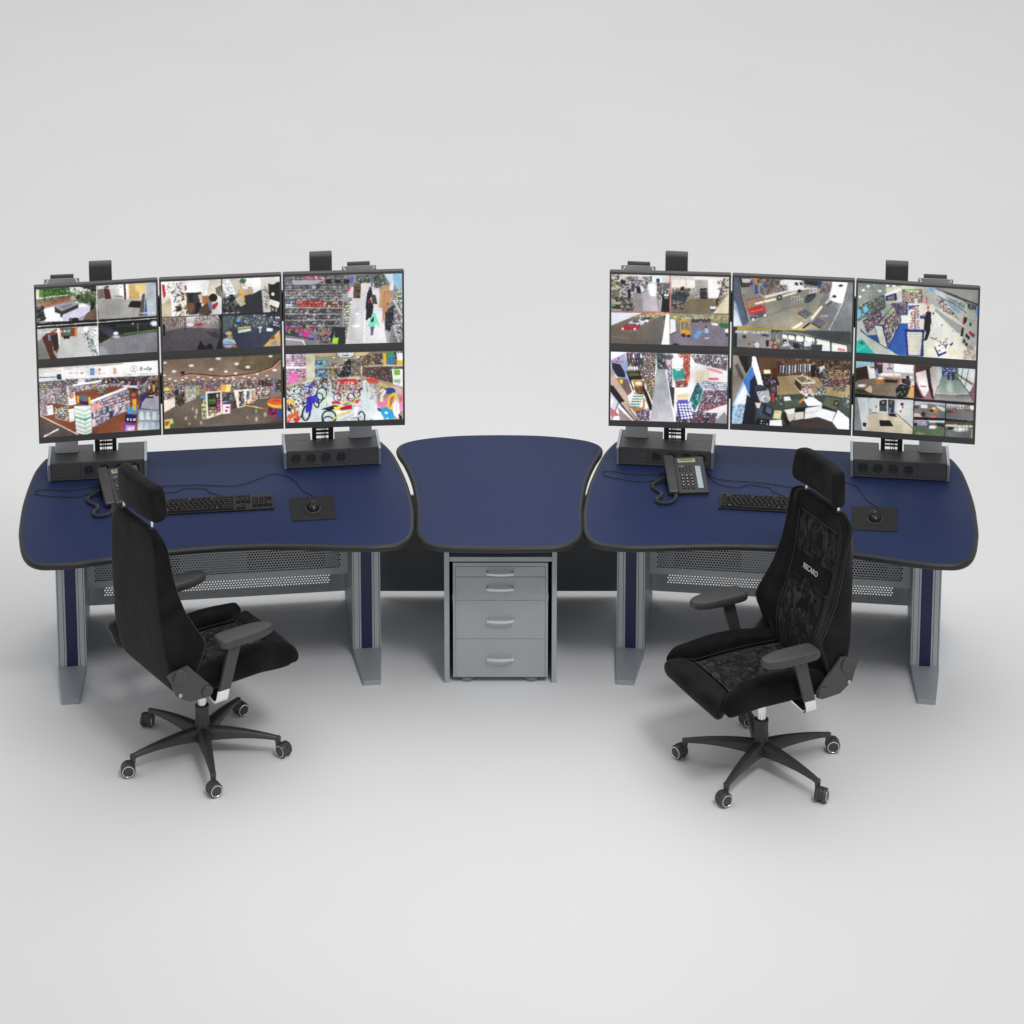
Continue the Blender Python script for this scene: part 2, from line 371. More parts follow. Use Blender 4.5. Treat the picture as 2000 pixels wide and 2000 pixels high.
# ------------------------------------------------------------------ screen pictures
class Pic:
    W = 504; H = 315; K = 2
    def __init__(s, tl, tr, br, bl, seed=1):
        s.a = np.zeros((s.H, s.W, 3), np.float32); s.rs = random.Random(seed); s.rn = np.random.RandomState(seed)
        src = np.array([tl, tr, br, bl], float); dst = np.array([(0, 0), (s.W, 0), (s.W, s.H), (0, s.H)], float)
        A = []
        for (x, y), (u, v) in zip(src, dst): A += [[x, y, 1, 0, 0, 0, -u*x, -u*y], [0, 0, 0, x, y, 1, -v*x, -v*y]]
        s.h = np.append(np.linalg.solve(np.array(A), dst.reshape(-1)), 1).reshape(3, 3)
    def tr(s, pts):
        p = np.array(pts, float).reshape(-1, 2); q = np.c_[p, np.ones(len(p))] @ s.h.T; return q[:, :2]/q[:, 2:]
    def fill(s, q, col, al=1.):
        x0 = max(0, int(q[:, 0].min())); x1 = min(s.W, int(q[:, 0].max())+2); y0 = max(0, int(q[:, 1].min())); y1 = min(s.H, int(q[:, 1].max())+2)
        if x1 <= x0 or y1 <= y0: return
        X, Y = np.meshgrid(np.arange(x0, x1)+.5, np.arange(y0, y1)+.5); ins = np.zeros(X.shape, bool)
        n = len(q)
        for i in range(n):
            ax, ay = q[i-1]; bx_, by_ = q[i]
            if ay == by_: continue
            c = ((ay > Y) != (by_ > Y)) & (X < (bx_-ax)*(Y-ay)/(by_-ay)+ax); ins ^= c
        r = s.a[y0:y1, x0:x1]; c = np.array(col, np.float32)/255
        r[ins] = r[ins]*(1-al)+c*al
    def P(s, col, *xy, al=1.): s.fill(s.tr(xy), col, al); return s
    def Rc(s, col, x0, y0, x1, y1, al=1.): return s.P(col, x0, y0, x1, y0, x1, y1, x0, y1, al=al)
    def E(s, col, x, y, rx, ry=None, al=1., n=18, rot=0):
        ry = ry or rx; c, d = math.cos(R(rot)), math.sin(R(rot))
        return s.P(col, *[v for k in range(n) for v in (x+rx*math.cos(2*math.pi*k/n)*c-ry*math.sin(2*math.pi*k/n)*d, y+rx*math.cos(2*math.pi*k/n)*d+ry*math.sin(2*math.pi*k/n)*c)], al=al)
    def Glow(s, col, x, y, r, ry=None, steps=5, al=.3):
        for k in range(steps): s.E(col, x, y, r*(1-k/steps), (ry or r)*(1-k/steps), al=al)
        return s
    def L(s, col, w, *xy, al=1.):
        for i in range(0, len(xy)-2, 2):
            x0, y0, x1, y1 = xy[i:i+4]; d = math.hypot(x1-x0, y1-y0) or 1; nx, ny = -(y1-y0)/d*w/2, (x1-x0)/d*w/2
            s.P(col, x0+nx, y0+ny, x1+nx, y1+ny, x1-nx, y1-ny, x0-nx, y0-ny, al=al)
        return s
    def ring(s, col, w, x, y, rx, ry=None, rot=0, n=20):
        ry = ry or rx; c, d = math.cos(R(rot)), math.sin(R(rot)); p = []
        for k in range(n+1): a = 2*math.pi*k/n; p += [x+rx*math.cos(a)*c-ry*math.sin(a)*d, y+rx*math.cos(a)*d+ry*math.sin(a)*c]
        return s.L(col, w, *p)
    def G(s, c0, c1, q, n=24):
        """quad q (tl,tr,br,bl) shaded from c0 at its top edge to c1 at its bottom"""
        q = np.array(q, float).reshape(4, 2)
        for k in range(n):
            t0, t1 = k/n, (k+1)/n+.004; c = [c0[i]+(c1[i]-c0[i])*(k+.5)/n for i in range(3)]
            a, b, e, f = q[0]+(q[3]-q[0])*t0, q[1]+(q[2]-q[1])*t0, q[1]+(q[2]-q[1])*t1, q[0]+(q[3]-q[0])*t1
            s.P(c, *a, *b, *e, *f)
        return s
    def Q(s, q, nx, ny, pal, j=.35, fillp=.95, gap=0, shelf=None, sw=.15, var=22):
        """clutter: quad filled with nx*ny small goods from a palette, optional shelf line under each row"""
        q = np.array(q, float).reshape(4, 2); rs = s.rs
        def at(u, v): return q[0]*(1-u)*(1-v)+q[1]*u*(1-v)+q[2]*u*v+q[3]*(1-u)*v
        av = [sum(c[i] for c in pal)/len(pal) for i in range(3)]
        s.P([c*.45 for c in av], *q[0], *q[1], *q[2], *q[3], al=.85)
        def calm(c): g = sum(c)/3; return [(z*.72+g*.28)*.74+av[i]*.26 for i, z in enumerate(c)]
        for r in range(ny):
            for c in range(nx):
                if rs.random() > fillp: continue
                u0 = (c+rs.uniform(-j, j)*.5)/nx; u1 = (c+1+rs.uniform(-j, j)*.5-gap)/nx; v0 = (r+rs.uniform(0, j))/ny; v1 = (r+1-(sw+.04 if shelf else rs.uniform(.02, .16)))/ny
                u0 = max(0, u0); u1 = min(1, u1); v0 = max(0, v0); v1 = min(1, v1)
                col = calm(rs.choice(pal)); k = rs.uniform(-var, var); col = [min(255, max(0, z+k)) for z in col]
                s.P(col, *at(u0, v0), *at(u1, v0), *at(u1, v1), *at(u0, v1))
                if rs.random() < .5:
                    um, vm = (u0+u1)/2, (v0+v1)/2; c2 = calm(rs.choice(pal))
                    s.P(c2, *at(u0+.2*(um-u0), v0), *at(um, v0), *at(um, vm), *at(u0+.2*(um-u0), vm), al=.7)
            if shelf:
                v0, v1 = (r+1-sw)/ny, (r+1)/ny; s.P(shelf, *at(0, v0), *at(1, v0), *at(1, v1), *at(0, v1))
        return s
    def S(s, q, n, pal, size, var=20, al=1., asp=1.):
        """scatter of n small blobs over quad q"""
        q = np.array(q, float).reshape(4, 2); rs = s.rs
        n = int(n*2.0); size *= .66; al *= .68
        for _ in range(n):
            u, v = rs.random(), rs.random(); p = q[0]*(1-u)*(1-v)+q[1]*u*(1-v)+q[2]*u*v+q[3]*(1-u)*v
            k = rs.uniform(-var, var); c0 = rs.choice(pal); g0 = sum(c0)/3; col = [min(255, max(0, z*.75+g0*.25+k)) for z in c0]; r = size*rs.uniform(.4, 1.2)
            s.E(col, p[0], p[1], r*1.25, r*asp*rs.uniform(.4, 1.0), al=al, n=5, rot=rs.choice((rs.uniform(70, 110), rs.uniform(-15, 15), rs.uniform(0, 180))))
        return s
    FONT = {'0': '757', }
    def text(s, txt, x, y, h, col, slope=0., w=None):
        G5 = {'0': (7, 5, 5, 5, 7), '1': (2, 6, 2, 2, 7), '2': (7, 1, 7, 4, 7), '3': (7, 1, 3, 1, 7), '4': (5, 5, 7, 1, 1), '5': (7, 4, 7, 1, 7), '6': (7, 4, 7, 5, 7), '7': (7, 1, 1, 2, 2),
              '8': (7, 5, 7, 5, 7), '9': (7, 5, 7, 1, 7), '-': (0, 0, 7, 0, 0), ':': (0, 2, 0, 2, 0), '/': (1, 1, 2, 4, 4), ' ': (0,)*5, '$': (3, 6, 2, 3, 6), '.': (0, 0, 0, 0, 2),
              'T': (7, 2, 2, 2, 2), 'u': (0, 5, 5, 5, 7), 'e': (7, 5, 7, 4, 7), 'C': (7, 4, 4, 4, 7), 'B': (6, 5, 6, 5, 6), 'a': (0, 7, 5, 5, 7), 'b': (4, 4, 7, 5, 7), 'y': (5, 5, 7, 1, 7),
              'F': (7, 4, 6, 4, 4), 'r': (0, 7, 4, 4, 4), 'i': (2, 0, 2, 2, 2), 'A': (7, 5, 7, 5, 5), 'M': (7, 7, 5, 5, 5), 'm': (0, 7, 7, 5, 5), 'D': (6, 5, 5, 5, 6), 'S': (7, 4, 7, 1, 7),
              'P': (7, 5, 7, 4, 4), 'o': (0, 7, 5, 5, 7), 'n': (0, 7, 5, 5, 5), 'c': (0, 7, 4, 4, 7), 's': (7, 4, 7, 1, 7), 't': (2, 7, 2, 2, 3), 'h': (4, 4, 7, 5, 5), 'l': (2, 2, 2, 2, 2),
              'R': (7, 5, 6, 5, 5), 'E': (7, 4, 6, 4, 7), 'L': (4, 4, 4, 4, 7), 'H': (5, 5, 7, 5, 5), 'I': (7, 2, 2, 2, 7), 'N': (7, 5, 5, 5, 5), 'O': (7, 5, 5, 5, 7), 'U': (5, 5, 5, 5, 7), 'V': (5, 5, 5, 5, 2)}
        p = h/5; w = w or p
        for ch in txt:
            for r, bits in enumerate(G5.get(ch, (7, 5, 7, 5, 7))):
                for c in range(3):
                    if bits >> (2-c) & 1:
                        xx = x+c*w; yy = y+r*p+(xx-x)*0; s.P(col, xx, yy, xx+w*1.05, yy+slope*w, xx+w*1.05, yy+p+slope*w, xx, yy+p)
            x += 4*w; y += 4*w*slope
        return s
    def noise(s, amt):
        n = s.rn.normal(0, amt/255, (s.H//3, s.W//3, 1)); n = np.kron(n, np.ones((3, 3, 1))); s.a += n[:s.H, :s.W]; return s
    def done(s):
        s.noise(5)
        a = np.clip(s.a, 0, 1); k = s.K
        H0, W0 = a.shape[:2]
        def sm(n, amp):
            g = s.rn.normal(0, 1, (n*5//8+3, n+3)); y = np.linspace(0, n*5//8, H0); x = np.linspace(0, n, W0); yi = y.astype(int); xi = x.astype(int); fy = (y-yi)[:, None]; fx = (x-xi)[None]
            return (g[yi][:, xi]*(1-fy)*(1-fx)+g[yi+1][:, xi]*fy*(1-fx)+g[yi][:, xi+1]*(1-fy)*fx+g[yi+1][:, xi+1]*fy*fx)*amp
        dy = sm(150, .45)+sm(40, .3); dx = sm(150, .5)+sm(40, .35); YY, XX = np.mgrid[0:H0, 0:W0]
        a = a[np.clip(np.rint(YY+dy), 0, H0-1).astype(int), np.clip(np.rint(XX+dx), 0, W0-1).astype(int)]
        lo = a.copy()
        for ax in (0, 1):
            for q in (1, 2, 3): lo = (np.roll(lo, q, ax)+lo+np.roll(lo, -q, ax))/3
        a = a*.78+lo*.22
        for ax in (0, 1):
            a = (np.roll(a, 1, ax)+2*a+np.roll(a, -1, ax))/4
        def cloud(n, amp):
            g = s.rn.normal(0, 1, (n*5//8+3, n+3)); H, W = a.shape[:2]
            y = np.linspace(0, n*5//8, H); x = np.linspace(0, n, W); yi = y.astype(int); xi = x.astype(int); fy = (y-yi)[:, None]; fx = (x-xi)[None]
            fy = fy*fy*(3-2*fy); fx = fx*fx*(3-2*fx)
            g = (g[yi][:, xi]*(1-fy)*(1-fx)+g[yi+1][:, xi]*fy*(1-fx)+g[yi][:, xi+1]*(1-fy)*fx+g[yi+1][:, xi+1]*fy*fx); return (g*amp)[..., None]
        a = a*np.exp(cloud(5, .07)+cloud(16, .035)+cloud(80, .018))
        a = np.clip(a, 0, 1); a = a*.55+.45*(a*a*(3-2*a)); g_ = a.mean(-1, keepdims=True); a = np.clip((a*.88+g_*.12)*1.02, 0, 1)
        a = a[:s.H//k*k, :s.W//k*k].reshape(s.H//k, k, s.W//k, k, 3).mean((1, 3))
        return a
def WH(v): return (v, v, v)
GOODS = [(205, 60, 70), (240, 240, 235), (60, 90, 170), (235, 180, 60), (80, 150, 90), (50, 50, 60), (190, 190, 195), (230, 120, 160), (120, 70, 60), (240, 210, 200), (110, 170, 210)]
PALE = [(225, 215, 220), (200, 200, 210), (240, 235, 235), (215, 170, 185), (130, 140, 165), (90, 95, 120), (170, 175, 190), (235, 190, 195)]
pics = []
def s1():
    p = Pic((75, 490), (1820, 387), (1845, 1405), (108, 1512), 1)
    p.Rc((6, 6, 8), 0, 300, 2000, 1600)
    # terrace with table
    p.G((120, 125, 95), (150, 146, 160), (80, 490, 948, 450, 965, 930, 95, 965)).P((214, 206, 190), 78, 492, 125, 490, 125, 625, 78, 635)
    p.P((70, 120, 45), 125, 495, 700, 462, 690, 600, 560, 570, 130, 620); p.S((130, 490, 500, 470, 480, 580, 130, 610), 90, [(80, 140, 45), (45, 90, 30), (120, 170, 70), (30, 60, 25)], 26)
    p.P((225, 225, 228), 560, 462, 948, 455, 950, 540, 700, 520, 600, 560); p.S((500, 470, 940, 455, 940, 560, 520, 560), 70, [(110, 130, 90), (200, 205, 200), (90, 110, 70), (230, 230, 230)], 20)
    p.L((235, 235, 230), 12, 85, 628, 300, 600, 560, 572); p.P((150, 120, 95), 130, 640, 560, 585, 600, 650, 340, 690, 140, 740)
    for x in (210, 415, 560, 650): p.L((30, 35, 30), 7, x, 470, x-8, 610)
    p.P((170, 165, 160), 560, 575, 700, 590, 650, 640, 580, 650)
    p.S((90, 620, 600, 580, 560, 640, 120, 700), 60, [(70, 90, 50), (110, 120, 80), (90, 70, 50)], 20)
    for k in range(12): p.E((175+(k % 2)*20, 80, 45), 180+k*36, 738-k*9.5, 17, 15)
    p.P((228, 226, 236), 140, 790, 480, 700, 700, 670, 870, 740, 850, 820, 640, 940, 480, 955, 230, 960, 140, 880)
    p.P((188, 186, 210), 640, 760, 860, 735, 860, 830, 700, 905, 480, 950, 440, 900); p.Glow((250, 250, 255), 260, 830, 110, 70, al=.35)
    p.P((58, 52, 52), 345, 745, 700, 690, 690, 760, 470, 860, 450, 905, 430, 890, 430, 850, 380, 830, 350, 825)
    p.P((150, 142, 150), 335, 742, 600, 672, 715, 700, 450, 810); p.P((95, 120, 125), 440, 745, 590, 700, 610, 715, 470, 765)
    p.P((70, 50, 50), 345, 745, 360, 745, 400, 820, 360, 830)
    p.S((640, 600, 950, 480, 955, 700, 700, 680), 150, [(75, 110, 50), (50, 80, 35), (120, 150, 80), (35, 50, 30)], 26)
    p.S((90, 760, 180, 740, 230, 920, 110, 960), 70, [(22, 28, 20), (40, 52, 34), (14, 16, 14)], 26); p.P((28, 27, 26), 870, 700, 900, 670, 940, 690, 920, 800, 860, 830)
    p.P((105, 85, 72), 800, 850, 950, 740, 955, 930, 760, 940); p.E((120, 75, 45), 585, 930, 35, 25); p.E((18, 18, 20), 650, 930, 48, 30)
    p.P((5, 5, 7), 560, 450, 950, 425, 950, 530, 860, 500, 700, 455); p.text('15:24:02', 800, 468, 22, WH(150), -.05); p.text('Camera 01', 100, 962, 24, WH(190), -.05, 6)
    p.P((6, 6, 8), 92, 975, 960, 938, 970, 975, 92, 1020); p.text('Camera 01', 100, 966, 22, WH(170), -.05, 6)
    # entrance hall
    p.G((215, 212, 205), (150, 152, 150), (965, 440, 1830, 395, 1830, 880, 985, 930)); p.P((120, 110, 110), 968, 500, 1050, 480, 1070, 620, 975, 640)
    p.P((92, 40, 42), 1050, 460, 1130, 440, 1170, 630, 1080, 635); p.P((205, 200, 195), 1130, 440, 1350, 420, 1350, 600, 1180, 610); p.P((250, 250, 250), 1280, 425, 1345, 420, 1355, 600, 1285, 570)
    p.L((90, 90, 90), 10, 1210, 590, 1330, 600); p.L((120, 120, 120), 12, 1290, 470, 1340, 450); p.P((85, 35, 38), 1345, 415, 1375, 412, 1385, 640, 1360, 640)
    p.P((225, 220, 205), 1375, 412, 1420, 410, 1425, 640, 1388, 640); p.P((190, 155, 95), 1425, 410, 1590, 405, 1580, 640, 1430, 635); p.P((214, 180, 120), 1520, 415, 1670, 410, 1660, 550, 1525, 530)
    p.E((160, 165, 175), 1500, 452, 20, 12); p.P((166, 164, 160), 970, 640, 1170, 632, 1640, 650, 1600, 880, 985, 905)
    for k in range(6): p.L((150, 148, 145), 3, 980, 690+k*38, 1600, 660+k*38)
    p.P((22, 22, 24), 1460, 662, 1610, 668, 1590, 765, 1410, 752); p.P((92, 84, 78), 1620, 560, 1660, 560, 1640, 880, 1570, 880); p.P((50, 85, 150), 1670, 620, 1690, 620, 1690, 870, 1650, 875)
    p.P((172, 180, 188), 1672, 400, 1826, 392, 1830, 870, 1690, 878); p.text('03-2017 Tue 15:26', 1045, 462, 28, WH(235), -.04, 5.5); p.text('Camera 03', 1590, 826, 26, WH(230), -.03, 6)
    p.text('Hikvision DS-2CD 2132F-IS', 985, 900, 24, WH(170), -.04, 3.4)
    # corridor
    p.G((190, 190, 188), (150, 150, 150), (95, 1065, 975, 1018, 985, 1460, 110, 1500)); p.P((175, 178, 180), 95, 1068, 340, 1060, 105, 1240); p.P((128, 125, 120), 105, 1240, 175, 1190, 300, 1500, 110, 1510)
    p.P((88, 40, 18), 165, 1190, 235, 1130, 300, 1200, 330, 1400, 385, 1500, 290, 1500); p.P((115, 58, 28), 235, 1130, 380, 1060, 420, 1320, 375, 1420, 330, 1330)
    p.P((40, 36, 34), 300, 1170, 390, 1130, 410, 1330, 340, 1390); p.P((105, 145, 190), 250, 1150, 275, 1150, 285, 1235, 262, 1230); p.P((225, 222, 218), 388, 1052, 415, 1052, 430, 1340, 412, 1330)
    p.P((120, 62, 28), 425, 1055, 640, 1045, 640, 1170, 445, 1180); p.P((92, 100, 90), 470, 1050, 590, 1046, 585, 1160, 470, 1170); p.P((18, 18, 18), 470, 1168, 565, 1160, 565, 1208, 480, 1215)
    p.P((190, 120, 60), 640, 1045, 680, 1043, 670, 1175, 635, 1180); p.P((178, 178, 176), 430, 1215, 760, 1180, 900, 1300, 960, 1470, 385, 1500); p.S((740, 1120, 860, 1080, 985, 1430, 900, 1440), 60, [(40, 60, 90), (90, 150, 110), (230, 235, 235), (60, 40, 60), (140, 180, 200)], 20)
    p.P((235, 238, 238), 860, 1100, 978, 1030, 985, 1420, 930, 1300); p.S((880, 1080, 970, 1060, 985, 1460, 920, 1380), 45, [(80, 150, 110), (240, 240, 240), (40, 45, 60)], 16); p.Glow((255, 255, 255), 800, 1070, 40, al=.4)
    p.text('07-03-2017 Tue 15:26:33', 130, 1100, 30, WH(240), -.05, 4.8)
    # road at night
    p.G((45, 48, 66), (118, 116, 126), (985, 1010, 1832, 960, 1842, 1405, 992, 1450)); p.P((34, 40, 30), 1150, 1060, 1800, 1000, 1830, 1100, 1330, 1150); p.P((88, 120, 50), 1330, 1130, 1560, 1105, 1830, 1075, 1835, 1095, 1560, 1135, 1350, 1150)
    p.P((128, 126, 132), 1150, 1210, 1560, 1142, 1840, 1110, 1842, 1405, 1000, 1450, 1000, 1290); p.P((28, 40, 22), 990, 1080, 1160, 1190, 1010, 1260, 990, 1260); p.L((170, 160, 60), 8, 992, 1290, 1100, 1250, 1170, 1190)
    p.L((160, 158, 160), 5, 1040, 1300, 1150, 1440); p.Glow((255, 255, 255), 1235, 1132, 42, 26, al=.5); p.Glow((255, 240, 220), 1240, 1180, 70, 25, al=.25); p.Glow((235, 245, 255), 1790, 990, 60, 45, al=.5)
    p.L((190, 190, 140), 8, 1555, 985, 1555, 1110); p.E((230, 160, 90), 1480, 992, 16); p.S((1300, 1010, 1760, 985, 1760, 1050, 1300, 1090), 30, [(40, 60, 110), (90, 60, 60), (30, 34, 50)], 14)
    p.Rc((8, 8, 10), 985, 1008, 1235, 1040); p.text('Hikvision', 990, 1012, 20, WH(120), -.04, 4)
    p.P((150, 146, 150), 1040, 1320, 1140, 1440, 1000, 1450, 1000, 1330)
    p.L(WH(232), 13, 955, 425, 972, 975, 984, 1460); p.L(WH(240), 10, 92, 1030, 1835, 914); return p
def s2():
    p = Pic((105, 385), (1830, 310), (1845, 1328), (133, 1395), 2)
    p.Rc(WH(30), 0, 200, 2000, 1500)
    p.G((232, 230, 226), (200, 196, 190), (105, 385, 975, 345, 990, 870, 118, 900)); p.P((190, 175, 150), 110, 700, 300, 520, 250, 900, 120, 900); p.P((215, 205, 190), 118, 640, 300, 500, 330, 520, 130, 720)
    p.P((168, 40, 44), 120, 430, 160, 430, 178, 590, 150, 625, 130, 560); p.S((190, 420, 420, 380, 400, 540, 200, 560), 40, [(40, 40, 45), (140, 60, 60), (225, 225, 225), (120, 130, 150)], 22)
    p.P((238, 238, 238), 240, 600, 330, 560, 350, 880, 280, 890); p.P((215, 200, 175), 370, 560, 480, 560, 510, 880, 330, 890); p.P((245, 245, 244), 450, 370, 750, 358, 730, 535, 470, 545)
    p.P((175, 50, 50), 448, 445, 475, 442, 478, 510, 450, 512); p.P((215, 205, 192), 760, 355, 970, 348, 960, 560, 740, 560); p.P((250, 250, 250), 735, 365, 800, 360, 770, 590, 730, 590)
    p.P((62, 56, 62), 475, 545, 690, 538, 660, 720, 700, 780, 620, 860, 510, 870, 480, 760); p.S((290, 560, 480, 540, 500, 880, 300, 890), 55, [(25, 25, 28), (60, 60, 62), (30, 32, 36), (200, 196, 190), (90, 90, 92)], 26)
    p.P((58, 46, 40), 330, 745, 400, 745, 400, 815, 330, 820); p.P((34, 30, 30), 500, 560, 570, 560, 570, 690, 520, 690); p.P((110, 75, 50), 490, 690, 560, 690, 600, 760, 520, 860, 495, 760); p.P((18, 18, 22), 620, 690, 690, 690, 690, 780, 630, 860, 600, 850)
    p.P((165, 115, 65), 700, 590, 800, 590, 830, 680, 760, 720, 700, 700); p.P((210, 180, 150), 640, 580, 700, 560, 700, 650, 660, 650); p.P((85, 66, 46), 660, 770, 780, 690, 850, 830, 800, 870, 650, 865)
    p.E((14, 14, 16), 860, 620, 62, 60); p.P((105, 125, 155), 780, 690, 840, 670, 850, 790, 810, 790); p.P((180, 38, 42), 850, 720, 930, 680, 930, 720, 880, 790, 850, 790); p.P((200, 200, 205), 850, 840, 978, 640, 985, 860, 870, 868)
    p.P((120, 110, 95), 890, 480, 975, 440, 978, 620, 900, 560)
    p.G((220, 216, 208), (60, 60, 66), (985, 345, 1832, 312, 1835, 830, 990, 860)); p.P((50, 52, 62), 1330, 590, 1560, 500, 1585, 840, 1290, 850, 1180, 760); p.P((236, 238, 240), 985, 430, 1090, 350, 1200, 560, 1060, 640)
    p.S((1000, 430, 1090, 370, 1150, 540, 1040, 610), 34, [(30, 30, 34), (60, 60, 60), (160, 160, 160)], 12); p.P((196, 190, 176), 1090, 345, 1230, 340, 1260, 470, 1200, 580); p.P((238, 238, 238), 1240, 335, 1550, 322, 1560, 500, 1450, 560, 1280, 480)
    p.E((80, 110, 60), 1290, 380, 46, 40); p.S((1240, 350, 1340, 345, 1340, 420, 1250, 420), 20, [(50, 90, 40), (110, 140, 80)], 16); p.P((185, 165, 140), 1250, 500, 1440, 480, 1440, 570, 1290, 582); p.S((1240, 430, 1430, 410, 1430, 480, 1260, 480), 22, [(210, 90, 90), (60, 60, 60), (230, 170, 170)], 14)
    p.P((240, 165, 30), 1220, 500, 1260, 490, 1330, 660, 1300, 660); p.P((178, 176, 150), 1180, 640, 1260, 585, 1335, 710, 1260, 755); p.P((62, 72, 74), 1060, 640, 1150, 570, 1190, 640, 1120, 700)
    p.S((990, 640, 1130, 560, 1260, 840, 1000, 850), 60, [(18, 20, 22), (50, 60, 62), (80, 96, 100), (10, 10, 12)], 30); p.P((205, 200, 190), 1545, 320, 1640, 316, 1700, 830, 1590, 835, 1575, 600)
    p.P((28, 22, 20), 1660, 400, 1832, 390, 1835, 828, 1700, 830); p.E((205, 200, 190), 1715, 370, 78, 60); p.E((228, 220, 208), 1730, 570, 26); p.P((232, 228, 220), 1690, 640, 1830, 690, 1810, 775, 1670, 715); p.S((1590, 470, 1660, 460, 1680, 770, 1610, 780), 24, [(20, 22, 30), (40, 50, 80), (120, 120, 120)], 16)
    p.S((1700, 720, 1790, 760, 1790, 825, 1700, 828), 14, [(225, 215, 205)], 16); p.text('HIKVISION', 1650, 325, 24, WH(200), -.03, 5); p.text('DAY CAM 07', 1010, 838, 20, WH(200), -.04, 6)
    p.G((150, 140, 138), (72, 68, 72), (120, 905, 975, 868, 992, 1360, 133, 1392)); p.G((185, 185, 190), (150, 146, 148), (480, 885, 975, 868, 975, 980, 480, 985), 6)
    p.S((130, 920, 480, 895, 470, 1010, 140, 1060), 120, [(160, 140, 115), (90, 72, 62), (60, 50, 50), (190, 175, 150)], 16); p.S((600, 900, 880, 880, 900, 990, 600, 990), 90, [(130, 110, 98), (95, 80, 74), (165, 160, 160)], 18)
    for k in range(9): p.L((70, 58, 52), 5, 210+k*30, 900, 212+k*30, 1040)
    p.P((82, 77, 82), 130, 1110, 420, 1050, 900, 1060, 985, 1110, 992, 1360, 133, 1392); p.E((190, 190, 195), 530, 1010, 55, 24); p.E((175, 50, 45), 612, 1010, 24, 20); p.E((165, 45, 42), 668, 1008, 34, 22)
    p.P((58, 58, 66), 720, 1100, 900, 1120, 960, 1180, 930, 1210, 840, 1180); p.L((30, 26, 30), 10, 455, 900, 458, 1090); p.P((16, 14, 18), 135, 1000, 165, 1000, 172, 1165, 140, 1170)
    p.E((10, 10, 14), 690, 1330, 55, 40); p.E((10, 10, 14), 810, 1330, 40, 45); p.Rc((10, 10, 12), 640, 1320, 860, 1380); p.E((12, 12, 14), 682, 1270, 22, 26)
    p.P((24, 20, 24), 930, 870, 975, 868, 992, 1360, 900, 1365, 960, 1200, 975, 1000); p.L((28, 22, 26), 8, 870, 880, 950, 960, 960, 1100); p.S((150, 1110, 900, 1120, 950, 1350, 150, 1380), 40, [(95, 90, 96), (120, 116, 120), (70, 66, 72)], 9)
    p.G((70, 82, 96), (52, 56, 76), (998, 875, 1835, 855, 1845, 1328, 998, 1360)); p.P((95, 110, 116), 998, 900, 1120, 885, 1140, 1040, 1000, 1130); p.S((1120, 890, 1640, 870, 1640, 1060, 1120, 1060), 150, [(220, 220, 225), (60, 80, 120), (190, 170, 110), (40, 44, 60), (140, 120, 90), (100, 130, 170)], 20)
    p.E((70, 190, 235), 1228, 948, 34, 26); p.P((216, 222, 222), 1215, 1050, 1400, 1038, 1410, 1100, 1225, 1135); p.P((110, 150, 60), 1215, 1070, 1400, 1050, 1400, 1068, 1215, 1092); p.P((190, 130, 50), 1215, 1046, 1400, 1034, 1400, 1042, 1215, 1054)
    p.P((40, 46, 66), 1640, 870, 1835, 860, 1838, 1090, 1700, 1090); p.Q((1660, 900, 1830, 890, 1835, 1060, 1680, 1010), 5, 4, [(210, 215, 225), (150, 160, 180), (60, 66, 90)], gap=.3, shelf=(25, 28, 40))
    p.P((56, 62, 84), 1190, 1150, 1500, 1120, 1700, 1110, 1640, 1230, 1590, 1332, 1220, 1345); p.E((200, 196, 190), 1545, 1052, 34, 14); p.P((170, 175, 180), 1530, 1060, 1560, 1060, 1556, 1130, 1532, 1130); p.P((225, 225, 230), 1640, 1060, 1730, 1070, 1720, 1110, 1640, 1110)
    p.E((215, 190, 130), 1085, 1135, 52, 28); p.E((185, 155, 100), 1105, 1180, 42, 20); p.E((150, 178, 190), 1085, 1270, 95, 75); p.L((215, 225, 235), 12, 1010, 1230, 1140, 1240, 1190, 1290); p.L((50, 80, 160), 10, 1010, 1300, 1170, 1290); p.E((190, 110, 60), 1170, 1325, 40, 18); p.P((178, 60, 50), 1010, 1345, 1080, 1335, 1080, 1358, 1010, 1360)
    p.P((206, 165, 95), 1590, 1330, 1830, 1090, 1845, 1328); p.P((126, 82, 40), 1660, 1230, 1740, 1150, 1760, 1220); p.P((140, 155, 162), 1690, 1300, 1780, 1230, 1790, 1310)
    p.L(WH(12), 9, 985, 345, 998, 1360); p.L(WH(14), 9, 120, 902, 1840, 832); return p
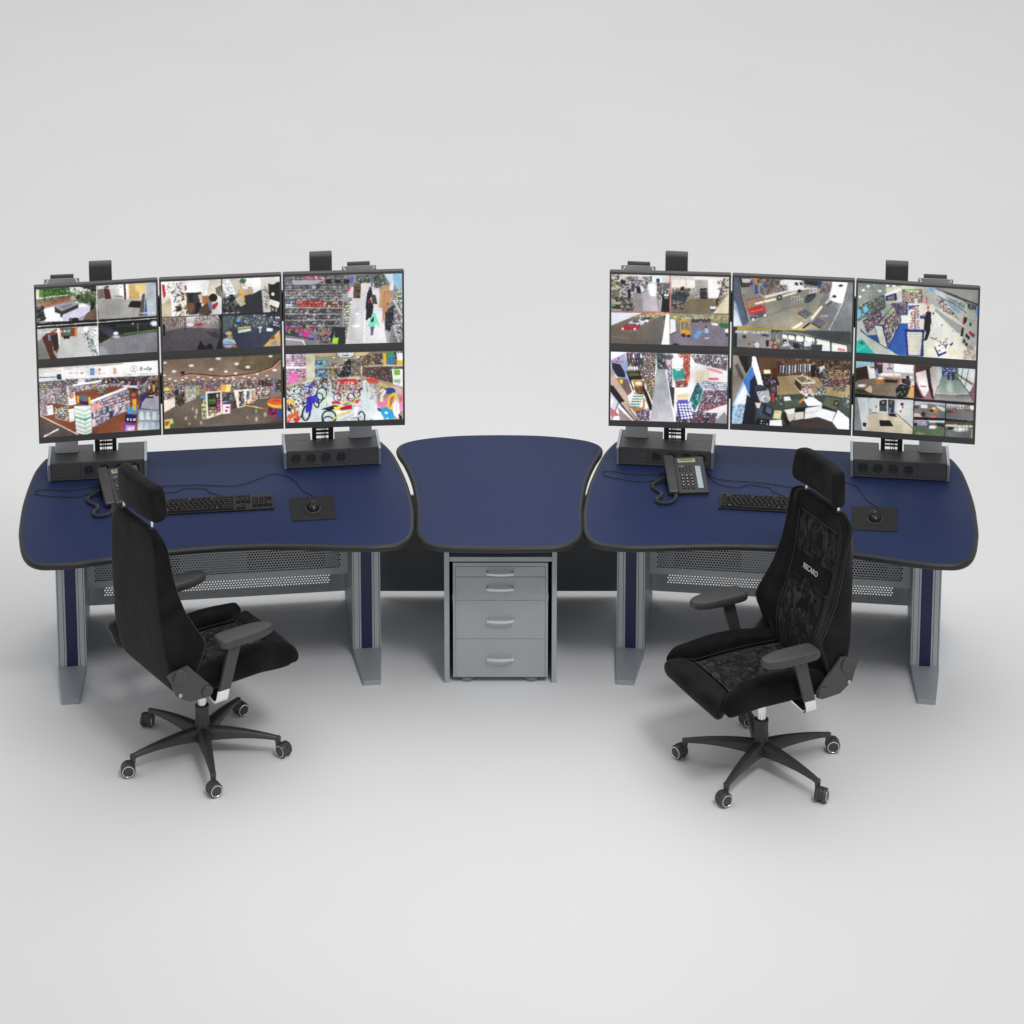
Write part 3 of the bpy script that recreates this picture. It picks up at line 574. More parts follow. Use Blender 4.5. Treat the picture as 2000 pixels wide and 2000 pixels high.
def s3():
    p = Pic((118, 430), (1822, 400), (1832, 1418), (135, 1462), 3)
    p.Rc((125, 125, 130), 0, 300, 2000, 1500)
    tones = [(95, 95, 105), (60, 62, 70), (150, 150, 155), (120, 110, 120), (175, 170, 175), (90, 105, 120), (190, 190, 190)]
    p.Q((118, 430, 1060, 430, 1050, 800, 120, 800), 46, 9, tones+[(120, 100, 70), (90, 130, 100), (150, 80, 90)], shelf=(170, 172, 175), sw=.2)
    p.Q((380, 440, 700, 432, 710, 480, 390, 480), 14, 1, [(210, 60, 110), (235, 225, 225), (200, 90, 130)])
    p.P((168, 170, 176), 240, 495, 700, 490, 560, 555, 240, 565); 
    for x in (720, 850, 980): p.P((28, 28, 32), x, 490, x+88, 490, x+80, 548, x+6, 548)
    p.Q((118, 560, 1040, 560, 1040, 620, 118, 620), 40, 1, tones); p.Q((120, 790, 300, 775, 300, 880, 125, 885), 8, 2, [(90, 90, 130), (200, 200, 215), (70, 120, 130)])
    p.Q((290, 800, 680, 790, 690, 890, 300, 890), 22, 2, [(225, 70, 50), (240, 110, 80), (200, 40, 50), (235, 150, 120), (160, 40, 60)], fillp=1)
    p.Q((680, 810, 980, 800, 970, 895, 690, 895), 18, 2, [(140, 50, 50), (190, 120, 60), (90, 50, 50), (215, 200, 190)])
    for r in range(4): p.Q((125+r*8, 905+r*92, 960-r*20, 915+r*84, 950-r*20, 990+r*84, 130+r*8, 985+r*92), 26, 3, [(70, 80, 105), (120, 110, 125), (190, 190, 195), (60, 60, 66), (140, 60, 70), (80, 120, 130), (95, 115, 85)]); p.L((190, 190, 192), 10, 125, 892+r*95, 960-r*15, 910+r*85)
    p.P((150, 150, 155), 960, 700, 1060, 700, 1100, 1100, 1010, 1310, 960, 1320); p.Q((985, 820, 1100, 800, 1060, 1300, 990, 1310), 4, 12, [(190, 205, 150), (215, 215, 220), (120, 150, 80), (110, 110, 120), (230, 220, 190)])
    p.P((205, 200, 210), 1045, 600, 1125, 600, 1115, 760, 1040, 750); p.P((210, 60, 90), 1045, 600, 1085, 600, 1060, 670, 1042, 660); p.E((100, 90, 160), 1095, 490, 30, 60)
    p.G((206, 204, 208), (226, 225, 234), (1235, 545, 1480, 540, 1620, 1425, 1000, 1440)); p.P((150, 150, 155), 1480, 540, 1700, 620, 1640, 1420, 1600, 1420); p.P((208, 205, 208), 1100, 770, 1240, 560, 1400, 560, 1540, 1000, 1600, 1425, 1010, 1440)
    p.P((108, 84, 66), 1130, 545, 1230, 545, 1222, 765, 1120, 765)
    for k in range(4): p.Q((1130, 600+k*42, 1225, 600+k*42, 1222, 632+k*42, 1126, 632+k*42), 4, 1, [(130, 100, 80), (85, 62, 50)])
    p.Q((1160, 430, 1370, 425, 1360, 540, 1165, 540), 16, 5, [(60, 80, 60), (150, 150, 150), (40, 40, 40), (120, 140, 90), (200, 200, 200)]); p.P((95, 125, 130), 1370, 430, 1400, 430, 1400, 600, 1372, 600)
    p.E((255, 255, 255), 1175, 995, 34, 12); p.Glow((255, 255, 255), 1160, 1172, 60, 24, al=.5); p.L((246, 246, 250), 14, 1275, 960, 1285, 1120, 1280, 1420); p.L((220, 220, 228), 6, 1060, 1100, 1020, 1400)
    p.Q((1400, 420, 1560, 410, 1600, 600, 1420, 620), 12, 8, [(80, 110, 70), (150, 170, 110), (60, 80, 110), (190, 190, 195), (110, 80, 140)])
    p.P((128, 170, 200), 1690, 405, 1822, 402, 1825, 700, 1760, 640, 1700, 540); p.P((190, 205, 215), 1560, 410, 1690, 408, 1700, 560, 1650, 560); p.P((215, 215, 220), 1640, 560, 1700, 560, 1690, 650, 1640, 650)
    p.P((192, 150, 110), 1525, 572, 1635, 582, 1600, 870, 1530, 910, 1480, 900); p.P((170, 126, 92), 1565, 660, 1695, 655, 1640, 900, 1580, 1000, 1530, 1150); p.L((110, 80, 60), 5, 1565, 660, 1530, 910)
    p.P((34, 34, 40), 1580, 980, 1690, 860, 1730, 1080, 1640, 1260, 1580, 1220); p.S((1600, 850, 1740, 800, 1740, 1150, 1600, 1250), 60, [(30, 28, 36), (90, 60, 120), (60, 80, 60), (150, 150, 160)], 20)
    p.Q((1690, 680, 1822, 640, 1830, 900, 1740, 860), 9, 7, [(215, 218, 225), (170, 175, 190), (200, 205, 90), (60, 66, 80)]); p.S((1690, 900, 1822, 860, 1830, 1415, 1700, 1380), 130, [(80, 60, 90), (200, 200, 205), (150, 170, 70), (120, 30, 60), (40, 40, 46), (230, 200, 210)], 19)
    p.P((190, 195, 200), 1690, 800, 1710, 790, 1825, 1010, 1825, 1040); p.P((180, 180, 186), 1690, 1180, 1710, 1170, 1800, 1415, 1770, 1418)
    p.P((26, 26, 34), 1320, 690, 1340, 640, 1385, 640, 1395, 700, 1340, 820, 1300, 850); p.E((90, 70, 60), 1365, 622, 22, 22); p.E((22, 20, 26), 1352, 890, 58, 75); p.E((120, 40, 70), 1355, 808, 30, 32); p.P((24, 24, 30), 1310, 930, 1410, 930, 1380, 1060, 1350, 1050, 1310, 1090, 1300, 1085); p.P((72, 70, 66), 1370, 700, 1440, 720, 1470, 850, 1400, 850)
    p.P((110, 212, 172), 1385, 1010, 1400, 975, 1440, 985, 1470, 1080, 1500, 1185, 1480, 1190, 1450, 1130, 1430, 1180, 1360, 1170, 1340, 1190, 1330, 1180, 1370, 1060); p.P((30, 28, 36), 1375, 1080, 1420, 1030, 1410, 1110, 1380, 1115)
    p.P((88, 88, 130), 1368, 1175, 1425, 1180, 1400, 1310, 1375, 1310); p.E((235, 235, 238), 1392, 1340, 10, 16)
    p.P((70, 70, 78), 120, 1240, 420, 1260, 560, 1300, 540, 1380, 430, 1350, 125, 1300); p.P((95, 90, 165), 130, 1165, 215, 1165, 200, 1225, 135, 1220); p.S((130, 1170, 780, 1170, 780, 1280, 140, 1250), 55, [(225, 60, 120), (240, 100, 60), (80, 90, 190), (110, 200, 90), (200, 30, 60), (60, 60, 66)], 38)
    p.P((130, 120, 200), 330, 1270, 560, 1300, 540, 1350, 330, 1310); p.E((240, 30, 140), 425, 1295, 58, 34); p.P((228, 226, 230), 130, 1345, 400, 1375, 430, 1455, 410, 1455, 380, 1390, 133, 1365); p.P((150, 146, 150), 133, 1365, 380, 1390, 410, 1458, 135, 1462)
    p.S((600, 1300, 780, 1300, 790, 1420, 600, 1420), 22, [(40, 20, 24), (90, 30, 40), (220, 215, 215), (120, 80, 60)], 26); p.P((46, 46, 52), 860, 1180, 1010, 1190, 1000, 1300, 1010, 1430, 900, 1440, 850, 1300); p.P((160, 222, 30), 825, 1345, 908, 1342, 895, 1430, 820, 1425); p.P((24, 24, 26), 790, 1300, 850, 1180, 860, 1190, 800, 1440)
    return p
def s4():
    p = Pic((112, 298), (1845, 178), (1868, 1190), (150, 1308), 4)
    p.Rc((225, 222, 222), 0, 100, 2000, 1500)
    p.P((170, 160, 155), 112, 298, 1340, 215, 1340, 260, 640, 300, 120, 420)
    for k in range(7): p.L((235, 235, 235), 9, 120, 330+k*18, 900+k*60, 262+k*6)
    p.G((236, 233, 230), (228, 224, 222), (480, 330, 1850, 190, 1855, 440, 480, 480)); p.P((250, 250, 250), 1400, 245, 1820, 205, 1820, 372, 1400, 385); p.L((140, 145, 150), 5, 1400, 386, 1820, 373)
    p.P((215, 218, 222), 125, 390, 450, 350, 450, 540, 130, 560); p.P((50, 52, 60), 375, 390, 440, 385, 445, 465, 380, 465); p.L((40, 80, 130), 12, 125, 436, 380, 428); p.P((238, 236, 234), 435, 290, 470, 285, 505, 530, 470, 530)
    # Baby sign
    dk = (70, 72, 80); p.ring(dk, 6, 1493, 308, 50, 47); p.L(dk, 5, 1478, 340, 1478, 305, 1493, 290, 1508, 305, 1508, 340, 1478, 340); p.L(dk, 5, 1493, 290, 1493, 275); p.L(dk, 4, 1484, 318, 1502, 316)
    p.L(dk, 10, 1582, 330, 1590, 280).L(dk, 9, 1590, 283, 1612, 281, 1618, 292, 1610, 303, 1588, 305).L(dk, 9, 1610, 304, 1618, 315, 1608, 329, 1582, 331)
    p.L(dk, 9, 1668, 328, 1671, 298).ring(dk, 8, 1654, 312, 14, 15); p.L(dk, 9, 1690, 323, 1696, 270).ring(dk, 8, 1708, 306, 15, 16); p.L(dk, 9, 1730, 290, 1738, 318); p.L(dk, 9, 1755, 286, 1738, 322, 1722, 340)
    p.P((58, 128, 205), 857, 305, 918, 300, 920, 398, 862, 402)
    for a in range(6): c, d = math.cos(R(a*60+30)), math.sin(R(a*60+30)); p.L((240, 245, 250), 8, 889+10*c, 350+12*d, 889+25*c, 350+28*d)
    p.P((245, 243, 240), 505, 350, 655, 340, 655, 410, 510, 415); p.text('Hello', 545, 362, 28, (150, 150, 160), -.05, 7); p.P((245, 243, 242), 680, 330, 800, 322, 800, 410, 680, 415); p.E((190, 120, 90), 740, 372, 24, 12); p.E((170, 110, 95), 995, 320, 16, 22); p.E((190, 120, 90), 1060, 376, 18, 6); p.E((200, 150, 120), 1215, 320, 22, 28); p.E((205, 160, 140), 1215, 365, 30, 22); p.E((180, 120, 95), 995, 380, 14, 10)
    back = [(90, 85, 110), (150, 140, 160), (60, 60, 70), (190, 180, 190), (120, 60, 80), (80, 120, 110), (210, 205, 210)]
    p.Q((500, 460, 1850, 400, 1850, 540, 500, 560), 70, 5, back); p.Q((120, 500, 520, 470, 520, 720, 125, 760), 26, 9, back+[(200, 90, 130), (90, 180, 160), (230, 200, 80)])
    p.Q((1050, 440, 1700, 420, 1640, 520, 1060, 540), 30, 4, [(40, 36, 52), (80, 70, 100), (120, 50, 70), (170, 160, 180)])
    p.Q((540, 560, 1330, 520, 1000, 700, 560, 680), 40, 6, PALE+[(200, 60, 90), (60, 60, 90), (240, 190, 60)]); p.Q((590, 640, 1340, 530, 1340, 600, 850, 790), 40, 6, PALE+[(60, 60, 90), (200, 110, 130), (130, 70, 80), (90, 130, 110)]); p.L((245, 245, 248), 26, 605, 552, 1020, 484); p.P((250, 250, 250), 680, 470, 785, 462, 790, 520, 685, 528); p.text('Baby', 690, 480, 18, (60, 60, 70), -.05, 6)
    for x, y in ((920, 520), (1088, 500), (1322, 500)): p.E((230, 215, 50), x, y, 20, 14)
    p.P((120, 70, 48), 130, 770, 700, 640, 1200, 560, 1850, 620, 1870, 1190, 150, 1310); p.P((130, 78, 52), 135, 980, 600, 700, 1400, 700, 1868, 900, 1868, 1190, 700, 1262, 200, 1060)
    p.P((92, 80, 74), 130, 1000, 690, 1265, 150, 1308); p.L((226, 214, 205), 13, 140, 985, 400, 1115, 690, 1262); p.L((255, 248, 240), 17, 195, 1290, 405, 1180); p.Glow((160, 120, 100), 250, 1250, 60, 30, al=.12)
    p.Q((130, 620, 440, 580, 430, 820, 130, 800), 22, 10, PALE+[(220, 110, 140), (120, 180, 160), (200, 60, 60)]); p.Q((130, 800, 240, 790, 240, 990, 140, 980), 9, 9, PALE+[(230, 140, 120), (60, 60, 80)]); p.P((228, 226, 232), 232, 848, 320, 830, 335, 965, 245, 985); p.L((120, 120, 180), 4, 245, 885, 310, 868)
    p.Q((430, 670, 540, 650, 545, 850, 440, 820), 4, 6, [(225, 220, 225), (190, 185, 190), (120, 110, 120)], shelf=(110, 110, 116)); p.P((235, 232, 234), 535, 670, 635, 645, 660, 820, 548, 845); p.E((205, 140, 110), 588, 695, 40, 48); p.L((140, 110, 110), 4, 560, 800, 640, 780)
    p.Q((350, 870, 560, 830, 555, 1070, 350, 1020), 11, 7, [(235, 230, 225), (60, 70, 120), (200, 60, 60), (110, 180, 60), (30, 30, 36), (230, 200, 110), (40, 150, 120)], shelf=(225, 222, 220), sw=.18); p.P((225, 224, 230), 550, 900, 630, 880, 635, 1060, 565, 1085); p.L((60, 70, 130), 3, 570, 950, 620, 938)
    # striped carton stack
    p.P((232, 236, 232), 630, 850, 870, 840, 885, 1230, 800, 1265, 660, 1235)
    for k in range(6): p.L((70, 170, 130), 9 if k != 2 else 26, 630+k*5, 880+k*62, 780+k*3, 925+k*62, 872, 885+k*62)
    for k in range(6): p.L((160, 170, 166), 4, 640+k*5, 900+k*58, 780+k*3, 948+k*58)
    p.L((60, 150, 115), 4, 785, 920, 800, 1262); p.E((220, 170, 170), 715, 1068, 14, 9)
    p.P((30, 34, 105), 712, 770, 835, 790, 835, 835, 714, 815); p.P((90, 100, 110), 700, 690, 840, 700, 835, 775, 712, 765); p.P((240, 175, 40), 665, 700, 698, 700, 695, 800, 670, 795); p.P((240, 175, 40), 832, 720, 862, 722, 872, 835, 838, 830)
    # aisle of hanging clothes with white header
    p.P((170, 166, 178), 870, 790, 1400, 590, 1440, 900, 890, 1130); p.Q((875, 800, 1420, 610, 1440, 800, 880, 960), 26, 4, PALE+[(70, 80, 115), (235, 130, 130), (230, 200, 205)], fillp=.97); p.Q((880, 960, 1420, 790, 1430, 880, 890, 1170), 20, 3, PALE+[(60, 70, 110), (210, 150, 160)])
    for x, y, c in ((900, 880, (222, 178, 188)), (940, 860, (240, 150, 140)), (985, 850, (235, 160, 150)), (1110, 900, (72, 84, 120)), (1240, 890, (222, 190, 198)), (915, 1090, (224, 196, 204)), (1030, 1040, (110, 118, 145)), (1165, 960, (60, 66, 84))):
        p.P(c, x-22, y-40, x+22, y-46, x+28, y+62, x+8, y+30, x-6, y+70, x-28, y+60)
    p.P((246, 244, 246), 862, 770, 1385, 565, 1395, 592, 868, 806); p.L((200, 110, 110), 4, 1150, 660, 1290, 615)
    p.P((238, 238, 242), 900, 1185, 960, 1130, 1010, 1010, 900, 1020, al=.0)
    p.E((20, 70, 50), 1495, 610, 34, 26); p.E((210, 90, 120), 1487, 685, 30, 28); p.S((930, 620, 1080, 590, 1080, 680, 940, 690), 12, [(110, 190, 70), (90, 130, 180), (60, 60, 110)], 30)
    p.P((30, 40, 130), 1430, 520, 1540, 525, 1535, 552, 1430, 548); p.P((235, 150, 60), 1415, 490, 1440, 490, 1440, 540, 1418, 540); p.P((235, 150, 60), 1540, 500, 1560, 500, 1560, 545, 1542, 545)
    p.Q((1540, 560, 1700, 500, 1710, 640, 1560, 700), 10, 6, back+PALE); p.P((120, 66, 40), 1640, 660, 1720, 610, 1720, 660, 1600, 780); p.P((160, 110, 90), 1740, 450, 1850, 420, 1855, 480, 1745, 490); p.Q((1720, 480, 1855, 470, 1860, 680, 1740, 680), 5, 6, [(90, 80, 90), (160, 130, 110), (60, 40, 40)])
    p.P((48, 52, 130), 1600, 700, 1672, 645, 1660, 800, 1575, 880); p.P((160, 160, 170), 1660, 740, 1860, 700, 1862, 900, 1600, 880, 1610, 800); p.P((34, 34, 44), 1690, 665, 1785, 655, 1775, 735, 1690, 735); p.text('$997', 1705, 690, 24, WH(240), 0, 6)
    p.L((110, 150, 200), 10, 1590, 880, 1865, 905); p.P((150, 160, 172), 1560, 900, 1866, 915, 1868, 1195, 1540, 1200)
    for k in range(4): x = 1605+k*92; p.P((196, 208, 216), x-36, 1040, x-22, 945, x, 922, x+22, 945, x+34, 1050); p.P((168, 180, 190), x-50, 1190, x-34, 1100, x-12, 1075, x+8, 1100, x+20, 1195); p.E((225, 205, 205), x, 1040, 22, 10)
    p.L((120, 126, 136), 14, 1550, 1060, 1868, 1075); p.L((220, 200, 120), 6, 1545, 1165, 1620, 1185)
    p.P((80, 140, 190), 1395, 900, 1470, 850, 1560, 830, 1540, 960, 1400, 965); p.P((240, 170, 40), 1470, 745, 1530, 742, 1520, 915, 1480, 915); p.P((238, 168, 38), 1765, 540, 1800, 540, 1795, 635, 1770, 635)
    p.P((30, 32, 100), 1372, 960, 1530, 985, 1525, 1030, 1368, 1010); p.P((14, 14, 22), 1368, 1010, 1525, 1030, 1520, 1095, 1362, 1075); p.text('$13', 1385, 1025, 34, WH(250), .06, 12); p.text('97', 1478, 1036, 24, WH(250), .06, 6)
    p.P((120, 50, 140), 1362, 1075, 1520, 1098, 1518, 1215, 1340, 1225); p.P((150, 130, 160), 1375, 1120, 1510, 1130, 1505, 1210, 1365, 1210); p.S((1370, 1150, 1500, 1150, 1500, 1205, 1370, 1210), 10, [(220, 215, 225)], 16)
    return p
def s5():
    p = Pic((137, 178), (1840, 92), (1862, 1100), (160, 1188), 5)
    p.Rc((128, 112, 100), 0, 0, 2000, 1400)
    p.G((120, 103, 86), (150, 132, 116), (130, 170, 1850, 85, 1850, 500, 140, 540)); p.P((104, 90, 66), 1300, 110, 1840, 90, 1840, 180, 1740, 290, 1350, 350, 1200, 300); p.P((140, 122, 108), 137, 340, 400, 380, 380, 440, 560, 480, 800, 470, 1300, 440, 1600, 330, 1850, 180, 1860, 520, 140, 540)
    for k, (x, y, r) in enumerate(((935, 160, 44), (548, 264, 46), (835, 316, 40), (1203, 235, 42), (1362, 283, 42), (1047, 348, 34), (1186, 374, 32), (300, 347, 40), (1690, 124, 36), (170, 222, 30), (1750, 325, 38), (1500, 384, 28), (160, 405, 22))): p.Glow((255, 250, 240), x, y, r, r*.55, al=.35); p.E((255, 252, 248), x, y, 14, 9)
    p.L((52, 40, 36), 16, 395, 420, 440, 395, 560, 382, 720, 392, 880, 412, 1040, 418, 1240, 400, 1440, 368, 1600, 325, 1720, 275, 1760, 225, 1842, 150); p.L((206, 140, 112), 17, 395, 438, 450, 408, 560, 396, 720, 408, 880, 428, 1040, 432, 1240, 414, 1440, 384, 1600, 340, 1730, 292, 1775, 240, 1845, 172)
    for x, y in ((240, 455), (320, 485), (420, 470), (475, 438), (585, 470), (650, 428), (720, 456), (830, 438), (878, 465), (985, 447), (1072, 450), (1145, 436), (1165, 460), (1040, 495), (1260, 470), (1310, 420), (1380, 432), (1460, 445), (1640, 408), (1090, 515)): p.Glow((250, 245, 238), x, y, 26, 13, al=.4)
    p.P((40, 34, 30), 392, 350, 452, 345, 455, 382, 395, 388)
    p.Q((145, 500, 1860, 440, 1860, 600, 148, 640), 70, 8, GOODS+[(150, 130, 110), (90, 80, 75), (190, 170, 150)], fillp=.9)
    p.Q((600, 470, 1100, 470, 1100, 650, 640, 640), 22, 8, [(190, 70, 60), (60, 80, 150), (230, 150, 70), (120, 90, 150), (220, 200, 180), (100, 150, 170)]); p.P((235, 165, 80), 970, 540, 1040, 535, 1040, 640, 975, 640); p.P((240, 205, 110), 1045, 535, 1110, 530, 1110, 640, 1048, 640)
    p.L((230, 110, 110), 7, 770, 625, 880, 550, 900, 560); p.L((200, 80, 50), 8, 700, 550, 880, 556)
    p.G((96, 86, 78), (108, 94, 82), (160, 780, 640, 700, 700, 1170, 160, 1188)); p.P((104, 93, 84), 600, 700, 700, 690, 1500, 760, 1862, 700, 1862, 1100, 160, 1188, 160, 940, 330, 850, 520, 720)
    for x, y, rx, ry in ((625, 930, 22, 50), (610, 1010, 20, 30), (470, 1030, 24, 30), (690, 1095, 18, 34), (520, 1110, 20, 20), (570, 890, 14, 24), (1485, 920, 14, 34), (1615, 970, 26, 42), (1490, 1040, 22, 45), (1360, 1020, 14, 20)): p.Glow((214, 196, 170), x, y, rx, ry, al=.22)
    p.P((216, 204, 190), 150, 770, 310, 735, 318, 850, 158, 945); p.L((120, 105, 95), 4, 158, 945, 320, 855); p.Q((148, 540, 300, 520, 305, 735, 150, 755), 12, 8, GOODS+[(200, 190, 60)]); p.P((230, 215, 70), 150, 595, 240, 590, 240, 620, 150, 625)
    p.P((30, 36, 100), 305, 625, 355, 620, 360, 680, 310, 685); p.Q((310, 680, 450, 640, 440, 830, 315, 860), 9, 8, [(30, 30, 40), (90, 40, 60), (40, 50, 90), (120, 160, 60), (60, 60, 66), (200, 110, 60)]); p.Q((450, 560, 640, 540, 620, 740, 470, 800), 12, 8, [(210, 200, 180), (170, 190, 200), (230, 180, 120), (150, 170, 120), (110, 150, 190)], shelf=(196, 184, 168))
    p.P((170, 175, 60), 640, 540, 660, 540, 655, 680, 640, 690)
    p.P((90, 150, 205), 672, 710, 755, 690, 750, 740, 690, 745); p.Q((690, 740, 765, 740, 760, 1050, 705, 1055), 3, 5, [(170, 180, 90), (120, 160, 180), (190, 170, 80), (210, 200, 190)])
    p.P((228, 218, 198), 752, 645, 980, 625, 1000, 960, 770, 1040); p.P((40, 34, 30), 778, 668, 962, 650, 975, 930, 795, 1000)
    p.Q((785, 690, 960, 670, 965, 725, 788, 735), 7, 1, [(60, 50, 60), (200, 190, 180), (30, 30, 34)]); p.P((38, 110, 52), 790, 745, 905, 735, 908, 815, 792, 825); p.Q((792, 860, 910, 850, 915, 985, 797, 1000), 4, 3, [(50, 120, 60), (190, 60, 60), (220, 215, 200), (160, 130, 80)]); p.Q((912, 740, 968, 730, 972, 940, 918, 960), 2, 5, [(200, 50, 130), (220, 100, 160), (150, 60, 130)])
    p.text('PLAY', 815, 758, 18, (230, 120, 90), -.04, 5)
    p.Q((985, 660, 1165, 655, 1165, 780, 990, 780), 9, 5, [(40, 40, 48), (150, 150, 158), (90, 90, 96)]); p.Q((1115, 780, 1195, 760, 1200, 880, 1120, 890), 6, 4, [(40, 50, 46), (170, 60, 50), (90, 90, 80)])
    p.P((225, 220, 228), 1000, 790, 1110, 785, 1108, 955, 1005, 965); p.P((50, 50, 130), 1003, 795, 1108, 790, 1108, 820, 1006, 828); p.E((190, 30, 50), 1055, 918, 20, 18); p.E((190, 50, 60), 1070, 868, 30, 14)
    p.P((232, 222, 205), 1160, 620, 1320, 610, 1330, 850, 1215, 880, 1195, 780); p.P((40, 36, 36), 1228, 640, 1305, 632, 1318, 840, 1240, 858); p.Q((1230, 650, 1305, 640, 1315, 835, 1240, 850), 4, 6, [(220, 215, 210), (60, 56, 56), (90, 80, 80)])
    p.P((236, 228, 212), 1320, 605, 1470, 600, 1470, 770, 1330, 790); p.Q((1340, 630, 1395, 625, 1395, 760, 1345, 765), 3, 6, [(80, 140, 180), (220, 225, 225), (50, 60, 80)]); p.P((190, 160, 140), 1410, 620, 1462, 615, 1460, 740, 1415, 745); p.E((220, 100, 50), 1440, 745, 26, 16); p.Q((1470, 580, 1675, 560, 1675, 730, 1475, 760), 12, 6, [(228, 220, 205), (180, 60, 60), (205, 195, 180), (90, 80, 80), (235, 230, 225)])
    p.Q((1330, 780, 1450, 770, 1440, 810, 1335, 820), 6, 1, [(235, 110, 50), (230, 230, 230)]); p.P((120, 120, 180), 1722, 430, 1745, 430, 1748, 680, 1725, 680); p.Q((1510, 480, 1720, 460, 1720, 560, 1512, 560), 10, 4, [(30, 28, 30), (200, 40, 40), (150, 140, 130), (60, 60, 66)]); p.Q((1755, 470, 1860, 460, 1860, 640, 1760, 640), 6, 4, [(30, 30, 36), (90, 80, 80), (170, 150, 130)])
    p.L((200, 170, 60), 16, 1335, 840, 1460, 862, 1575, 885); p.L((190, 90, 60), 12, 1575, 888, 1660, 895); p.L((226, 220, 210), 12, 1440, 850, 1520, 872)
    p.P((222, 90, 35), 1635, 790, 1700, 735, 1860, 740, 1862, 830, 1740, 830); p.P((235, 180, 35), 1638, 795, 1740, 835, 1862, 832, 1862, 885, 1720, 870, 1660, 840); p.E((190, 60, 25), 1780, 770, 60, 18); p.P((170, 50, 110), 1655, 865, 1785, 885, 1785, 1015, 1660, 985); p.P((60, 80, 140), 1785, 885, 1862, 888, 1862, 1040, 1788, 1020)
    p.Q((1660, 870, 1780, 890, 1780, 1005, 1665, 980), 5, 4, [(150, 40, 90), (190, 70, 120), (120, 30, 80)], fillp=.7); p.P((196, 206, 110), 160, 1050, 270, 1035, 290, 1100, 225, 1185, 165, 1186); p.P((190, 80, 70), 170, 1080, 240, 1065, 215, 1130, 175, 1150); p.P((90, 120, 60), 245, 1110, 290, 1100, 275, 1180, 235, 1182)
    p.P((70, 52, 36), 1500, 1100, 1862, 1060, 1862, 1105, 1500, 1120, al=.4); return p
def s6():
    p = Pic((135, 155), (1830, 112), (1838, 1120), (148, 1162), 6)
    p.Rc((150, 140, 125), 0, 0, 2000, 1400)
    p.P((196, 192, 170), 400, 160, 880, 140, 1300, 140, 1200, 540, 450, 540); p.P((205, 175, 130), 560, 150, 1340, 135, 1300, 175, 560, 185); p.P((210, 204, 176), 430, 180, 550, 180, 560, 560, 440, 560); p.G((150, 150, 130), (160, 150, 130), (560, 190, 1230, 180, 1220, 500, 560, 500), 4)
    p.Q((135, 155, 420, 160, 430, 360, 140, 360), 12, 6, [(228, 170, 190), (235, 200, 215), (210, 130, 165), (190, 190, 215), (240, 220, 225), (170, 150, 190)]); p.P((240, 232, 236), 140, 330, 430, 345, 430, 370, 140, 372); p.Q((145, 375, 430, 372, 440, 500, 150, 600), 12, 7, [(222, 110, 170), (235, 160, 195), (190, 70, 130), (150, 180, 200), (240, 220, 225)])
    p.P((230, 100, 165), 190, 460, 300, 430, 320, 540, 200, 600); p.P((190, 160, 130), 145, 625, 440, 520, 440, 535, 145, 645)
    p.Q((555, 250, 740, 250, 740, 345, 558, 350), 8, 3, [(90, 180, 200), (190, 225, 230), (60, 130, 180)]); p.Q((555, 375, 740, 370, 740, 490, 560, 490), 9, 4, [(40, 140, 205), (190, 210, 220), (30, 100, 170), (90, 170, 210)]); p.Q((745, 290, 960, 290, 950, 350, 745, 350), 10, 2, [(220, 160, 150), (210, 130, 60), (60, 110, 170), (230, 200, 190)]); p.Q((745, 370, 880, 365, 880, 470, 745, 470), 8, 4, [(180, 170, 60), (150, 110, 80), (90, 60, 40), (210, 200, 180)])
    p.L((210, 190, 160), 8, 555, 362, 960, 355); p.Q((1060, 240, 1220, 220, 1220, 480, 1070, 480), 9, 10, [(140, 130, 110), (100, 110, 100), (170, 120, 110), (90, 70, 60), (160, 170, 160)])
    p.P((34, 28, 34), 1000, 220, 1080, 240, 1070, 470, 940, 510, 880, 470, 960, 380); p.S((840, 330, 1070, 300, 1060, 500, 860, 510), 40, [(20, 20, 26), (50, 50, 60), (150, 160, 170)], 24); p.L((80, 84, 96), 10, 1000, 230, 1000, 500)
    p.P((150, 52, 44), 865, 135, 1132, 130, 1135, 175, 1080, 212, 930, 216, 870, 178); p.P((205, 228, 232), 876, 140, 1122, 136, 1124, 172, 1074, 205, 934, 208, 880, 175); p.L((190, 80, 70), 5, 960, 145, 1040, 143, 1042, 165, 962, 168, 960, 145); p.L((215, 100, 60), 7, 975, 232, 1040, 230); p.P((180, 200, 220), 985, 235, 1035, 235, 1020, 265, 995, 265); p.L((60, 60, 66), 12, 950, 185, 1050, 183)
    for x, y in ((830, 212), (1175, 207)): p.E((250, 252, 255), x, y, 20, 9)
    p.Q((1210, 190, 1830, 112, 1835, 320, 1230, 340), 34, 7, [(60, 60, 66), (210, 50, 50), (60, 130, 70), (230, 200, 60), (220, 220, 225), (40, 90, 160), (120, 60, 50), (240, 130, 60)]); p.P((235, 200, 50), 1540, 150, 1590, 145, 1590, 320, 1545, 325); p.P((60, 130, 190), 1600, 150, 1700, 140, 1700, 310, 1600, 315); p.P((70, 170, 100), 1600, 140, 1690, 135, 1680, 200, 1600, 210)
    p.P((236, 190, 40), 1745, 260, 1832, 255, 1833, 315, 1748, 318); p.P((235, 235, 240), 1740, 150, 1828, 145, 1830, 250, 1745, 255); p.P((216, 206, 190), 1440, 322, 1833, 318, 1834, 338, 1440, 335); p.L((226, 216, 200), 10, 1230, 360, 1440, 330, 1830, 326)
